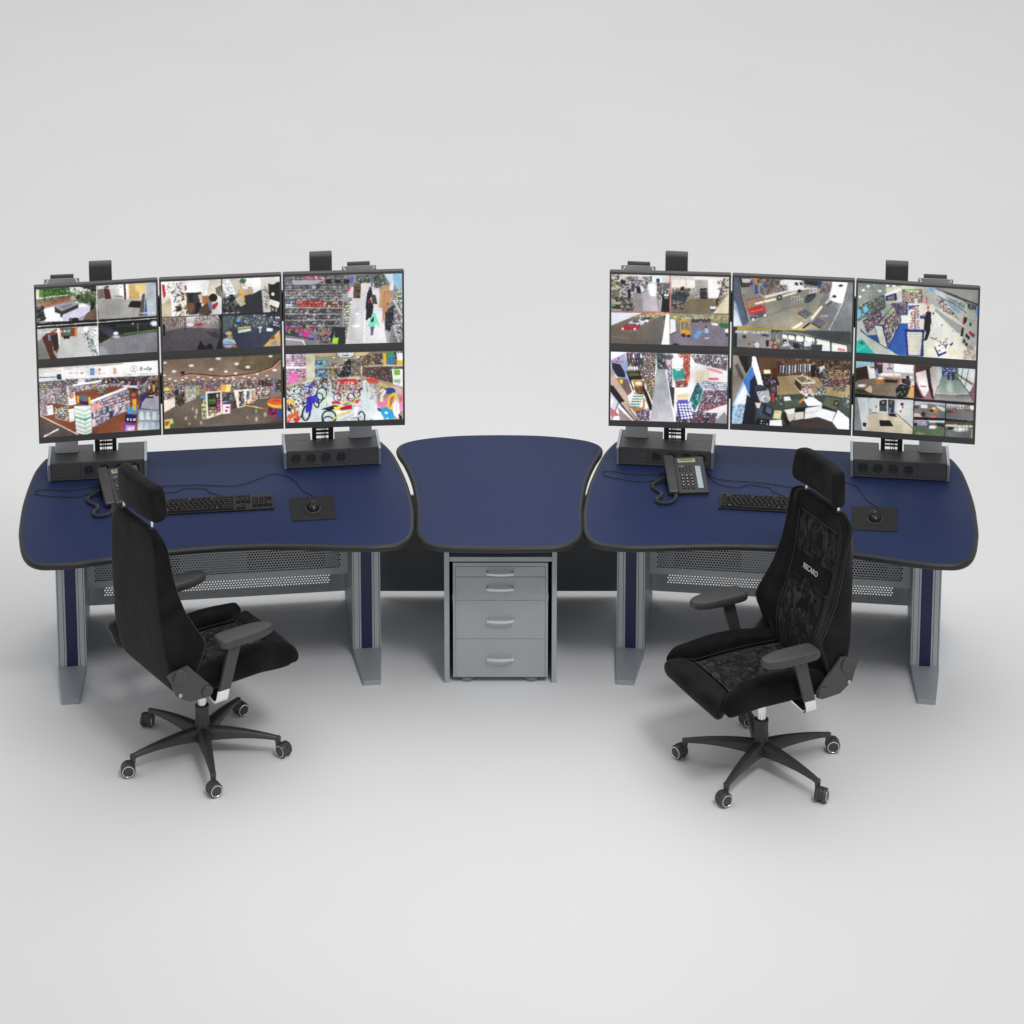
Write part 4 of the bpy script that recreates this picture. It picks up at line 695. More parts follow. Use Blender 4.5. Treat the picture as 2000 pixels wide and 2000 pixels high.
    p.Q((1240, 350, 1835, 350, 1838, 620, 1250, 480), 30, 9, [(190, 50, 50), (120, 40, 44), (60, 60, 70), (190, 190, 195), (60, 110, 70), (60, 70, 120), (90, 60, 50), (150, 120, 90)]); p.P((240, 240, 238), 1670, 380, 1834, 380, 1836, 640, 1690, 600); p.P((110, 180, 60), 1700, 390, 1790, 390, 1790, 470, 1705, 470); p.P((120, 190, 110), 1700, 540, 1800, 530, 1790, 590, 1710, 580)
    p.P((200, 160, 120), 1330, 495, 1838, 650, 1838, 672, 1330, 515); p.P((196, 184, 168), 1450, 560, 1838, 680, 1838, 760, 1500, 620)
    # floor
    p.P((200, 216, 216), 450, 540, 780, 540, 820, 700, 1240, 680, 1230, 560, 1300, 540, 1420, 700, 1560, 1128, 148, 1162, 150, 700); p.P((212, 226, 228), 1220, 720, 1330, 700, 1560, 1125, 1250, 1130); p.Glow((235, 245, 246), 640, 980, 140, 120, al=.12); p.P((186, 204, 206), 750, 640, 850, 640, 820, 800, 700, 780)
    p.S((150, 640, 560, 560, 500, 860, 150, 1000), 170, [(22, 22, 26), (50, 50, 56), (60, 110, 70), (190, 190, 195), (190, 60, 60), (210, 150, 50), (90, 60, 120)], 24)
    p.S((520, 510, 800, 500, 760, 700, 540, 640), 70, [(26, 24, 28), (120, 40, 44), (60, 60, 66), (170, 170, 176)], 22); p.S((780, 520, 1230, 520, 1240, 720, 800, 740), 80, [(40, 30, 34), (200, 60, 70), (225, 225, 230), (90, 40, 50), (30, 30, 34)], 24)
    p.P((200, 52, 56), 880, 530, 1160, 520, 1160, 600, 890, 610); p.text('C.CCA', 890, 565, 40, (240, 215, 215), 0, 12)
    for x, y, r in ((650, 740, 72), (610, 800, 60)): p.ring((18, 18, 22), 14, x, y, r, r*1.25, 15)
    # blue bicycle
    p.ring((18, 18, 24), 22, 430, 1020, 56, 108, 8); p.ring((90, 100, 170), 7, 430, 1020, 38, 80, 8); p.ring((20, 20, 30), 18, 572, 850, 38, 90, -14); p.L((60, 40, 190), 22, 400, 630, 520, 640, 470, 660, 500, 780, 440, 900, 440, 1020); p.L((70, 50, 205), 20, 510, 600, 560, 590); p.P((62, 44, 190), 440, 780, 600, 760, 600, 860, 530, 870, 500, 1000, 420, 1000); p.L((20, 18, 40), 8, 470, 800, 510, 960); p.E((190, 40, 80), 495, 757, 14, 16); p.P((60, 80, 200), 540, 760, 590, 790, 600, 870, 560, 850)
    p.L((230, 225, 70), 10, 705, 730, 720, 830); p.L((225, 220, 60), 16, 712, 800, 735, 870); p.L((80, 80, 90), 5, 725, 870, 735, 980)
    # bottom left
    p.P((236, 178, 50), 150, 820, 220, 810, 270, 900, 260, 930, 200, 850, 155, 870); p.S((150, 900, 330, 900, 380, 1100, 150, 1150), 40, [(20, 18, 20), (60, 50, 50), (190, 70, 40), (200, 190, 170)], 26); p.P((235, 100, 40), 160, 1060, 300, 985, 330, 1010, 300, 1060, 180, 1100); p.P((228, 50, 120), 150, 1070, 210, 1100, 190, 1155, 150, 1160); p.P((222, 60, 36), 250, 1080, 360, 1085, 330, 1120, 300, 1165, 260, 1160); p.E((240, 210, 70), 172, 1106, 16)
    # pink row of bikes
    p.S((850, 640, 1220, 640, 1220, 880, 860, 840), 90, [(232, 150, 190), (245, 225, 235), (210, 60, 90), (60, 50, 60), (160, 120, 170), (240, 200, 70)], 28)
    for x, y in ((880, 790), (1160, 740), (1080, 790)): p.ring((30, 28, 34), 10, x, y, 52, 60)
    p.P((215, 40, 50), 790, 850, 900, 845, 940, 890, 810, 890); p.L((238, 190, 40), 16, 950, 850, 1020, 880, 1110, 870, 1140, 810, 1190, 800); p.P((225, 70, 60), 1150, 830, 1200, 820, 1180, 880, 1130, 870)
    # front row
    p.ring((20, 20, 24), 20, 760, 1080, 100, 95); p.ring((24, 24, 28), 16, 745, 1150, 85, 80); p.ring((26, 24, 30), 16, 1230, 1080, 48, 80); p.P((34, 34, 44), 640, 965, 830, 905, 900, 915, 860, 960, 760, 985, 700, 970); p.P((238, 222, 60), 825, 930, 950, 920, 990, 960, 900, 985, 840, 980); p.P((186, 30, 46), 905, 960, 1000, 910, 1090, 900, 1100, 960, 940, 985); p.P((244, 240, 244), 850, 985, 1010, 980, 1010, 1040, 880, 1050)
    p.L((236, 214, 60), 22, 800, 1130, 920, 1040, 1120, 1000); p.L((240, 238, 246), 26, 900, 1100, 1060, 1040, 1200, 940); p.L((190, 130, 205), 14, 1100, 920, 1240, 930); p.L((244, 242, 248), 30, 1020, 1130, 1150, 1060, 1240, 1080); p.L((180, 120, 210), 12, 1060, 1100, 1240, 1075); p.L((190, 130, 210), 14, 760, 1140, 880, 1138); p.L((150, 60, 70), 16, 960, 900, 1060, 880); p.P((250, 250, 252), 1130, 930, 1180, 920, 1170, 1060, 1120, 1060)
    # right side toys
    p.P((222, 70, 50), 1290, 520, 1400, 508, 1480, 555, 1470, 580, 1310, 572); p.L((120, 90, 90), 8, 1300, 580, 1320, 720); p.L((160, 160, 170), 7, 1440, 580, 1450, 680); p.L((130, 130, 140), 8, 1250, 570, 1250, 680); p.S((1340, 600, 1480, 600, 1500, 860, 1360, 820), 55, [(230, 180, 180), (235, 235, 240), (190, 150, 130), (120, 160, 190)], 26)
    p.L((240, 180, 40), 20, 1480, 690, 1505, 615, 1650, 640); p.E((52, 76, 150), 1645, 700, 80, 50); p.P((230, 130, 165), 1450, 840, 1600, 790, 1620, 900, 1560, 950, 1460, 930); p.L((245, 238, 215), 42, 1580, 690, 1520, 780, 1525, 860); p.L((245, 238, 215), 30, 1500, 720, 1550, 670); p.L((244, 190, 40), 44, 1610, 950, 1640, 790, 1700, 740, 1740, 760, 1700, 900, 1660, 970, 1620, 960)
    p.P((190, 90, 120), 1650, 800, 1690, 780, 1670, 900, 1640, 920); p.P((40, 150, 210), 1510, 960, 1600, 930, 1660, 980, 1710, 1060, 1700, 1122, 1580, 1125, 1520, 1040); p.P((50, 80, 150), 1455, 940, 1510, 960, 1520, 1010, 1470, 990); p.E((240, 245, 250), 1590, 1020, 24, 18); p.E((210, 200, 90), 1605, 1105, 16, 14); p.P((238, 230, 240), 1680, 900, 1760, 800, 1790, 1000, 1760, 1110, 1700, 1050); p.P((232, 140, 180), 1770, 760, 1832, 690, 1836, 1000, 1780, 980); p.L((220, 160, 210), 14, 1770, 540, 1735, 1000); p.E((225, 110, 90), 1800, 820, 16, 50); p.P((30, 30, 30), 1760, 1030, 1820, 1080, 1815, 1120, 1790, 1120); p.Rc((150, 150, 175), 1350, 1110, 1400, 1128); return p
def s7():
    p = Pic((108, 342), (1810, 380), (1790, 1400), (103, 1362), 7)
    p.Rc((150, 140, 130), 0, 200, 2000, 1500)
    p.G((215, 210, 205), (150, 145, 145), (108, 345, 950, 362, 950, 900, 108, 885)); p.S((115, 350, 420, 360, 400, 680, 115, 680), 110, [(90, 85, 78), (60, 60, 66), (160, 150, 130), (40, 46, 60), (200, 196, 190)], 30); p.S((380, 380, 700, 380, 690, 560, 400, 560), 120, [(96, 88, 120), (60, 56, 80), (150, 140, 150), (110, 90, 80)], 22)
    p.P((150, 142, 142), 420, 620, 640, 570, 790, 560, 790, 720, 830, 890, 430, 880, 430, 700); p.P((176, 168, 176), 560, 620, 740, 580, 780, 880, 560, 885); p.P((225, 235, 250), 640, 490, 745, 490, 745, 670, 680, 665, 645, 560); p.Glow((255, 255, 255), 700, 560, 80, 110, al=.3); p.P((235, 240, 250), 695, 370, 850, 372, 850, 465, 700, 462); p.P((60, 70, 80), 755, 408, 805, 408, 805, 470, 758, 470); p.L((120, 180, 190), 5, 695, 385, 850, 388, 850, 460)
    p.P((60, 66, 100), 400, 480, 450, 485, 440, 600, 405, 600); p.P((30, 30, 48), 465, 530, 540, 530, 535, 625, 480, 625); p.P((225, 225, 235), 520, 525, 570, 530, 575, 600, 540, 605); p.P((40, 38, 40), 240, 440, 310, 440, 310, 490, 245, 490); p.P((110, 110, 105), 130, 580, 220, 580, 225, 700, 130, 720); p.P((160, 150, 80), 130, 440, 180, 450, 170, 560, 130, 540)
    p.S((120, 680, 420, 680, 430, 880, 260, 885), 110, [(60, 50, 46), (110, 96, 90), (30, 28, 30), (170, 160, 150), (40, 70, 50)], 28); p.P((190, 165, 120), 150, 760, 230, 745, 240, 790, 160, 800); p.P((40, 60, 44), 115, 790, 230, 790, 225, 860, 120, 850); p.P((110, 200, 140), 120, 800, 165, 795, 168, 815, 125, 820); p.P((38, 34, 38), 340, 570, 385, 570, 385, 700, 345, 700)
    p.Q((760, 480, 950, 470, 940, 620, 780, 740), 8, 7, [(120, 90, 100), (160, 150, 150), (70, 60, 66), (200, 200, 205), (90, 110, 120)]); p.P((20, 18, 26), 845, 625, 948, 635, 945, 902, 828, 895); p.P((226, 222, 226), 868, 635, 938, 640, 935, 672, 866, 668); p.P((110, 200, 140), 875, 682, 928, 684, 926, 702, 876, 700)
    p.G((212, 204, 196), (110, 98, 80), (965, 365, 1810, 382, 1800, 915, 965, 905)); p.P((238, 225, 218), 970, 420, 1320, 430, 1310, 540, 980, 540); p.P((160, 158, 154), 1310, 430, 1500, 430, 1510, 680, 1330, 680); p.P((228, 224, 220), 1500, 410, 1700, 400, 1660, 690, 1510, 690); p.P((120, 108, 88), 980, 800, 1180, 760, 1260, 700, 1600, 700, 1660, 770, 1560, 915, 970, 905)
    p.L((235, 235, 230), 7, 970, 400, 1500, 410); p.L((90, 90, 90), 5, 1180, 400, 1190, 520); p.text('11/11/2010 07:56:07', 1185, 378, 22, WH(225), 0, 5.4); p.P((62, 78, 88), 970, 660, 1060, 610, 1140, 600, 1240, 640, 1160, 780, 1080, 740, 975, 720); p.P((30, 30, 36), 1110, 530, 1160, 520, 1160, 590, 1100, 590); p.S((980, 560, 1250, 560, 1200, 700, 990, 720), 60, [(50, 60, 70), (28, 28, 32), (90, 110, 120), (70, 60, 60)], 24)
    p.Q((970, 700, 1130, 750, 1150, 860, 970, 850), 6, 4, [(200, 195, 180), (70, 66, 66), (120, 115, 100)], shelf=(60, 56, 50)); p.P((28, 28, 30), 1385, 550, 1485, 545, 1490, 700, 1385, 700); p.Q((1392, 570, 1475, 565, 1478, 680, 1392, 685), 5, 3, [(120, 118, 120), (40, 40, 42)]); p.E((235, 235, 245), 1525, 672, 18, 24); p.S((1240, 570, 1380, 560, 1380, 690, 1260, 690), 30, [(50, 46, 50), (140, 136, 136), (200, 196, 190)], 14)
    p.P((205, 190, 160), 1570, 912, 1808, 620, 1800, 915); p.S((1640, 440, 1800, 390, 1790, 640, 1650, 740), 60, [(50, 44, 40), (110, 90, 70), (200, 200, 200), (30, 28, 28)], 22); p.L((70, 66, 70), 12, 1740, 400, 1640, 740); p.P((60, 80, 120), 1530, 825, 1620, 830, 1600, 890, 1540, 880); p.P((225, 225, 230), 1530, 815, 1625, 820, 1600, 850, 1535, 850); p.P((52, 30, 34), 1620, 700, 1650, 700, 1640, 800, 1615, 800)
    p.G((125, 115, 100), (110, 98, 88), (106, 905, 945, 915, 945, 1375, 104, 1360)); p.P((216, 220, 232), 106, 908, 560, 915, 440, 960, 110, 1100); p.S((540, 918, 900, 920, 880, 980, 480, 1000), 60, [(150, 160, 90), (210, 205, 140), (90, 110, 60), (190, 140, 90)], 24); p.P((104, 100, 98), 640, 1060, 800, 960, 860, 960, 850, 1370, 500, 1365, 640, 1200)
    p.text('11/11/2010', 330, 945, 30, WH(190), 0, 8); p.P((245, 245, 240), 900, 925, 945, 925, 945, 1375, 830, 1372, 870, 1150); p.P((66, 80, 50), 855, 960, 885, 950, 880, 1010, 860, 1000)
    for x, y, w, c in ((620, 990, 60, (60, 64, 70)), (570, 1030, 80, (220, 222, 226)), (470, 1062, 110, (200, 204, 210))): p.E(c, x, y, w, w*.33); p.E((90, 96, 104), x-5, y-w*.18, w*.5, w*.16); p.E((30, 30, 32), x+w*.4, y+w*.25, w*.12)
    p.P((172, 40, 60), 228, 1130, 300, 1100, 350, 1070, 440, 1068, 520, 1110, 522, 1145, 470, 1160, 260, 1160, 232, 1148); p.P((120, 90, 105), 330, 1100, 365, 1078, 430, 1078, 470, 1105, 330, 1110); p.E((225, 220, 225), 272, 1145, 19, 19); p.E((225, 220, 225), 448, 1148, 19, 19); p.L((180, 165, 150), 4, 110, 1255, 390, 1285); p.L((150, 140, 130), 4, 250, 1170, 520, 1190)
    p.G((140, 135, 100), (120, 112, 122), (960, 930, 1795, 950, 1788, 1395, 955, 1378)); p.S((970, 930, 1790, 945, 1790, 1010, 970, 1000), 90, [(150, 165, 90), (200, 190, 120), (110, 120, 70), (190, 160, 110)], 24); p.Q((1260, 990, 1540, 985, 1540, 1050, 1265, 1050), 20, 2, [(90, 80, 90), (140, 130, 130), (60, 56, 66)]); p.P((122, 114, 126), 1060, 1060, 1790, 1060, 1788, 1395, 955, 1378, 960, 1220)
    p.P((226, 226, 238), 958, 1005, 1030, 1005, 1040, 1180, 960, 1220); p.P((40, 40, 46), 955, 1220, 1045, 1180, 1040, 1190, 960, 1235); p.P((214, 150, 50), 1100, 1170, 1160, 1150, 1245, 1170, 1250, 1220, 1200, 1240, 1110, 1215); p.L((220, 160, 60), 13, 1110, 1165, 1105, 1025, 1165, 1015, 1230, 1035, 1235, 1150); p.L((220, 160, 60), 12, 1165, 1020, 1160, 1150); p.P((130, 130, 90), 1160, 1115, 1235, 1115, 1235, 1150, 1160, 1145); p.E((60, 45, 60), 1150, 1235, 34, 28); p.E((60, 45, 60), 1222, 1245, 30, 22)
    p.P((86, 150, 215), 1340, 1180, 1380, 1170, 1410, 1190, 1350, 1290, 1305, 1275, 1300, 1240); p.P((150, 175, 215), 1455, 1135, 1490, 1120, 1510, 1165, 1500, 1240, 1455, 1215); p.P((90, 110, 160), 1455, 1205, 1500, 1200, 1490, 1260, 1460, 1255); p.E((60, 50, 60), 1470, 1112, 16, 16); p.L((190, 140, 130), 8, 1455, 1165, 1400, 1190); p.E((230, 230, 240), 1468, 1275, 16, 8); p.E((230, 230, 240), 1498, 1275, 14, 8)
    p.P((230, 228, 210), 1545, 1050, 1645, 1065, 1640, 1095, 1560, 1085); p.P((44, 110, 66), 1665, 1055, 1790, 1065, 1790, 1135, 1675, 1120); p.P((225, 225, 232), 1745, 1145, 1792, 1135, 1790, 1200, 1745, 1190); p.E((60, 56, 66), 1770, 1225, 22, 28); p.text('11/11/2010 06:56:17', 1185, 975, 24, WH(215), 0, 5); p.E((40, 34, 40), 1035, 1378, 48, 26)
    p.L((205, 90, 85), 11, 956, 365, 955, 905, 105, 892); p.L((60, 55, 58), 7, 960, 912, 1800, 928); p.L((150, 145, 145), 6, 950, 920, 945, 1375); return p
def s8():
    p = Pic((95, 318), (1820, 390), (1795, 1415), (88, 1340), 8)
    p.Rc((146, 142, 130), 0, 200, 2000, 1500)
    p.G((134, 134, 130), (150, 146, 132), (90, 318, 1820, 388, 1810, 1100, 90, 1035)); p.P((120, 122, 124), 1400, 560, 1620, 480, 1600, 850, 1460, 1090, 1330, 1085, 1250, 900)
    p.P((86, 98, 118), 95, 318, 160, 320, 200, 560, 300, 960, 280, 1010, 230, 1030, 150, 850, 92, 650); p.P((150, 165, 188), 92, 650, 130, 720, 220, 1035, 90, 1033); p.L((50, 56, 70), 12, 160, 330, 200, 600, 310, 980); p.P((196, 210, 224), 92, 770, 150, 870, 215, 1030, 90, 1030)
    p.P((46, 44, 50), 170, 325, 340, 330, 330, 460, 200, 470); p.P((190, 196, 200), 205, 340, 330, 345, 330, 400, 215, 400); p.Q((210, 400, 330, 400, 325, 455, 215, 460), 6, 2, [(190, 60, 60), (60, 90, 60), (200, 180, 60), (40, 40, 40)]); p.S((330, 330, 760, 335, 740, 480, 560, 480), 60, [(60, 60, 66), (110, 60, 50), (90, 90, 96), (150, 120, 90)], 26)
    for x, y0, y1 in ((412, 335, 560), (345, 330, 440), (532, 335, 480), (720, 345, 430)): p.L((235, 130, 40), 30, x, y0, x+4, (y0+y1)/2); p.L((48, 80, 170), 34, x+4, (y0+y1)/2-15, x+6, y1)
    p.P((46, 76, 160), 385, 545, 440, 520, 455, 555, 395, 565)
    p.P((170, 168, 160), 455, 400, 530, 470, 545, 655, 460, 560); p.P((110, 106, 100), 468, 430, 525, 480, 535, 600, 470, 550); p.P((140, 122, 104), 540, 490, 760, 420, 870, 500, 860, 540, 560, 620); p.S((550, 480, 860, 440, 840, 540, 570, 600), 50, [(190, 110, 60), (220, 210, 200), (60, 70, 90), (60, 130, 190), (190, 60, 80), (90, 80, 70)], 22); p.P((226, 226, 222), 540, 590, 860, 510, 1090, 480, 1090, 500, 860, 545, 548, 630)
    p.P((236, 237, 234), 762, 365, 870, 350, 1040, 352, 1085, 385, 1105, 470, 1090, 500, 870, 520, 860, 430, 765, 430); p.L((190, 190, 188), 5, 870, 390, 875, 515); p.L((200, 200, 198), 4, 965, 385, 970, 500); p.P((60, 70, 76), 972, 395, 1025, 392, 1025, 445, 978, 440); p.P((50, 56, 66), 1042, 388, 1085, 400, 1090, 440, 1050, 432)
    p.ring((30, 30, 34), 16, 755, 618, 30, 34); p.E((170, 170, 170), 755, 618, 12, 14); p.E((30, 30, 34), 1045, 520, 24, 26); p.L((255, 240, 205), 34, 400, 708, 700, 640); p.L((255, 240, 205), 26, 790, 600, 1000, 540); p.L((255, 240, 205), 22, 1090, 495, 1180, 475); p.L((190, 150, 90), 7, 400, 690, 700, 620)
    p.P((40, 46, 50), 1110, 360, 1360, 380, 1330, 420, 1290, 450, 1120, 420); p.P((188, 196, 202), 1185, 470, 1300, 480, 1290, 560, 1180, 560); p.P((70, 90, 92), 1125, 605, 1280, 560, 1275, 620, 1180, 695, 1120, 690); p.P((70, 56, 54), 1150, 580, 1290, 545, 1280, 590, 1160, 620); p.S((1190, 500, 1280, 500, 1280, 570, 1190, 590), 14, [(120, 60, 50), (60, 60, 70), (200, 200, 205)], 14)
    for k in range(5): p.L((205, 208, 210), 6, 930+k*38, 600-k*6, 935+k*38, 710-k*5)
    p.L((205, 208, 210), 6, 930, 605, 1060, 600); p.L((205, 208, 210), 6, 990, 640, 1100, 640); p.S((1380, 400, 1500, 400, 1480, 540, 1330, 550), 50, [(150, 60, 60), (90, 50, 60), (60, 70, 90), (120, 120, 126)], 20); p.P((50, 70, 110), 1310, 370, 1370, 375, 1350, 470, 1310, 480); p.L((230, 190, 40), 12, 1320, 500, 1325, 560)
    p.P((245, 248, 252), 1520, 385, 1740, 392, 1720, 520, 1660, 700, 1560, 680, 1470, 640, 1510, 480); p.Glow((255, 255, 255), 1600, 560, 130, 120, al=.25); p.E((60, 66, 76), 1640, 440, 36, 18); p.P((120, 122, 124), 1745, 395, 1820, 398, 1805, 1100, 1470, 1095, 1620, 800, 1690, 620); p.L((215, 220, 222), 8, 1690, 640, 1590, 860, 1470, 1090)
    p.L((200, 140, 50), 8, 1390, 710, 1230, 840, 1230, 860); p.L((238, 224, 196), 36, 1220, 930, 1300, 830, 1370, 740); p.L((238, 224, 196), 34, 940, 1075, 1085, 985); p.L((210, 200, 180), 26, 1420, 700, 1560, 570); p.P((34, 38, 34), 1080, 1060, 1210, 960, 1190, 1010, 1100, 1075); p.L((210, 146, 50), 8, 905, 1065, 1100, 935, 985, 850, 1010, 800, 1120, 780); p.P((100, 103, 108), 1005, 845, 1120, 780, 1230, 850, 1140, 925); p.L((40, 42, 46), 14, 1030, 850, 1150, 920); p.L((180, 184, 188), 6, 1050, 850, 1150, 905)
    p.P((100, 103, 108), 1205, 985, 1310, 915, 1440, 965, 1350, 1070); p.L((40, 42, 46), 14, 1215, 985, 1345, 1060); p.L((210, 146, 50), 8, 1190, 1010, 1140, 1080); p.L((210, 146, 50), 8, 1210, 1010, 1330, 1085); p.L((210, 146, 50), 7, 1320, 890, 1450, 965, 1400, 1060); p.text('CCTV', 1362, 872, 28, WH(245), 0, 6); p.E((60, 66, 60), 1550, 600, 30, 22); p.L((60, 60, 60), 16, 1440, 740, 1510, 680)
    p.L((90, 86, 78), 5, 360, 1025, 560, 900, 900, 760, 1100, 730)
    # red lift
    p.P((206, 52, 50), 300, 780, 500, 720, 560, 800, 555, 840, 330, 862); p.L((214, 60, 56), 9, 262, 655, 470, 612, 520, 640, 560, 830); p.L((214, 60, 56), 9, 262, 655, 320, 860); p.L((214, 60, 56), 8, 270, 720, 390, 690, 510, 660); p.P((220, 150, 60), 290, 690, 400, 670, 405, 720, 300, 740, al=.5); p.L((240, 200, 200), 6, 330, 830, 520, 785); p.P((92, 96, 106), 315, 880, 545, 815, 555, 890, 330, 950); p.L((190, 192, 196), 6, 320, 960, 318, 890, 440, 880, 440, 940, 320, 970); p.E((235, 238, 240), 375, 938, 19); p.E((235, 238, 240), 546, 878, 19); p.L((200, 50, 50), 7, 185, 570, 200, 640, 225, 660); p.E((60, 80, 150), 238, 590, 13)
    # lower strip
    p.G((120, 122, 124), (100, 100, 104), (90, 1040, 1790, 1100, 1790, 1412, 88, 1340)); p.P((150, 148, 146), 150, 1090, 630, 1085, 640, 1360, 150, 1340); p.P((176, 148, 36), 90, 1042, 640, 1062, 640, 1085, 140, 1085); p.P((190, 160, 40), 640, 1066, 1110, 1075, 1180, 1125, 1150, 1140, 900, 1095, 640, 1082); p.P((36, 42, 52), 90, 1045, 150, 1050, 140, 1340, 88, 1338)
    p.Q((640, 1090, 800, 1095, 800, 1250, 640, 1250), 20, 1, [(130, 136, 140), (80, 84, 90), (100, 104, 110)]); p.P((70, 76, 80), 800, 1090, 1790, 1110, 1790, 1300, 1300, 1190, 1100, 1140); p.P((44, 48, 50), 800, 1140, 1280, 1195, 1740, 1300, 1740, 1330, 1280, 1215, 800, 1165)
    for a, b, c, d in ((805, 870, 1150, 1215), (890, 975, 1160, 1235), (1000, 1105, 1165, 1260), (1130, 1260, 1180, 1300), (1295, 1485, 1215, 1400), (1515, 1730, 1270, 1408)): p.P((240, 246, 250), a, c, b, c+(b-a)*.2, b, d, a, d-8); p.P((190, 210, 110), a, c+6, b, c+(b-a)*.2+6, b, c+(b-a)*.2+24, a, c+20, al=.7)
    p.text('26-09-2017 Tue 10:38:11', 120, 1100, 36, WH(245), .03, 5.2); p.P((54, 56, 60), 225, 1165, 275, 1168, 275, 1215, 225, 1212); p.P((80, 82, 84), 495, 1145, 605, 1150, 605, 1190, 500, 1185); p.P((40, 40, 44), 560, 1240, 605, 1240, 605, 1335, 565, 1335)
    p.P((196, 200, 198), 790, 1230, 880, 1220, 900, 1330, 790, 1330); p.P((40, 44, 50), 798, 1235, 870, 1228, 868, 1260, 800, 1262); p.E((200, 150, 80), 740, 1250, 32, 26); p.S((640, 1260, 1300, 1260, 1300, 1390, 640, 1370), 100, [(50, 52, 56), (110, 100, 100), (190, 190, 192), (70, 76, 80)], 24); p.P((210, 214, 216), 1115, 1265, 1225, 1255, 1215, 1320, 1120, 1330); p.P((70, 76, 76), 1215, 1300, 1380, 1300, 1370, 1395, 1215, 1390); p.E((40, 42, 46), 1000, 1320, 50, 40)
    for x, y in ((320, 1330), (402, 1310), (647, 1280), (700, 1340)): p.Rc((240, 120, 40), x-16, y-30, x+16, y+22); p.Rc((40, 60, 140), x-14, y-44, x+14, y-24)
    p.P((205, 70, 80), 1600, 1340, 1710, 1365, 1705, 1405, 1595, 1385, al=.6); p.P((225, 225, 228), 390, 1290, 440, 1260, 470, 1300, 460, 1350, 420, 1350); return p
def s9():
    p = Pic((110, 393), (1860, 495), (1830, 1528), (90, 1415), 9)
    p.Rc((170, 172, 165), 0, 300, 2000, 1600)
    p.G((118, 126, 120), (150, 150, 142), (110, 390, 760, 430, 740, 500, 100, 740)); p.G((140, 138, 132), (150, 148, 142), (1220, 460, 1860, 495, 1860, 720, 1700, 690)); p.S((115, 400, 500, 420, 300, 600, 110, 680), 40, [(230, 240, 240), (150, 160, 155), (100, 108, 104)], 12)
    for x, y in ((190, 505), (258, 447), (140, 600), (540, 440), (632, 440), (768, 448), (430, 515)): p.Glow((250, 255, 255), x, y, 26, 20, al=.4)
    p.P((188, 186, 168), 520, 470, 740, 440, 1050, 445, 1060, 700, 740, 720, 520, 700); p.Q((740, 540, 1050, 540, 1050, 700, 750, 690), 14, 7, [(210, 150, 140), (160, 70, 60), (200, 190, 170), (120, 110, 100), (60, 50, 50), (230, 225, 215)], shelf=(205, 200, 185)); p.Q((750, 495, 1040, 485, 1040, 535, 752, 535), 6, 1, [(150, 190, 80), (200, 205, 150), (120, 160, 70)], fillp=.9); p.P((224, 222, 205), 500, 560, 745, 460, 740, 500, 520, 620)
    for k in range(7): p.L((150, 148, 138), 4, 700, 470+k*34, 745, 465+k*34)
    p.P((30, 34, 130), 510, 590, 665, 540, 680, 640, 645, 660, 640, 570, 545, 605, 550, 660, 520, 660); p.Q((548, 605, 640, 575, 645, 655, 552, 665), 7, 4, [(150, 150, 110), (90, 110, 80), (190, 160, 130)])
    p.Q((110, 740, 500, 560, 520, 760, 105, 960), 30, 10, [(70, 80, 90), (150, 158, 160), (200, 205, 200), (40, 44, 56), (90, 110, 150), (110, 150, 90), (180, 190, 150)]); p.P((90, 190, 235), 105, 800, 150, 780, 165, 860, 110, 930); p.P((100, 195, 235), 180, 755, 240, 735, 268, 800, 205, 840)
    p.P((214, 212, 200), 730, 870, 850, 700, 1200, 700, 1240, 780, 1700, 1130, 1830, 1300, 1830, 1528, 680, 1450, 720, 980); p.P((44, 84, 150), 200, 1160, 460, 1150, 735, 985, 845, 985, 845, 1100, 1060, 1080, 1070, 1470, 700, 1448, 540, 1360, 250, 1180); p.P((40, 78, 140), 150, 1060, 240, 1150, 200, 1180, 150, 1100); p.P((176, 182, 170), 100, 1060, 240, 1170, 560, 1360, 690, 1448, 360, 1430, 200, 1240)
    p.P((40, 74, 140), 1010, 870, 1080, 870, 1080, 920, 1005, 918); p.P((50, 86, 150), 840, 725, 890, 725, 890, 780, 845, 790); p.P((216, 212, 190), 1060, 1250, 1190, 1050, 1500, 1060, 1640, 1300, 1640, 1515, 1080, 1478)
    p.P((30, 180, 165), 92, 1240, 180, 1215, 360, 1430, 90, 1414); p.S((110, 1240, 200, 1235, 220, 1300, 130, 1300), 14, [(30, 60, 60), (60, 110, 110)], 18); p.L((180, 235, 230), 5, 95, 1390, 240, 1290)
    # gondolas
    N = (24, 34, 120)
    p.Q((180, 960, 430, 790, 460, 940, 250, 1150), 14, 8, [(150, 155, 160), (60, 60, 70), (210, 212, 215), (190, 60, 60), (90, 100, 120)]); p.L(N, 9, 175, 960, 430, 790, 465, 930); p.L((150, 156, 160), 7, 180, 960, 250, 1155)
    p.P((206, 206, 190), 352, 1020, 470, 1030, 545, 1345, 430, 1280); p.Q((460, 960, 705, 745, 735, 940, 548, 1345), 13, 8, [(60, 90, 170), (150, 60, 70), (205, 210, 215), (190, 160, 60), (70, 80, 100), (120, 160, 200), (215, 130, 60), (235, 235, 235)]); p.L(N, 17, 345, 1008, 470, 1018, 552, 1345); p.L(N, 13, 400, 1000, 610, 745, 705, 738, 735, 960); p.L(N, 10, 550, 1345, 735, 960); p.L(N, 7, 352, 1020, 430, 1285, 540, 1355)
    for k in range(8): p.L((160, 160, 146), 4, 372+k*9, 1070+k*30, 470+k*9, 1082+k*33)
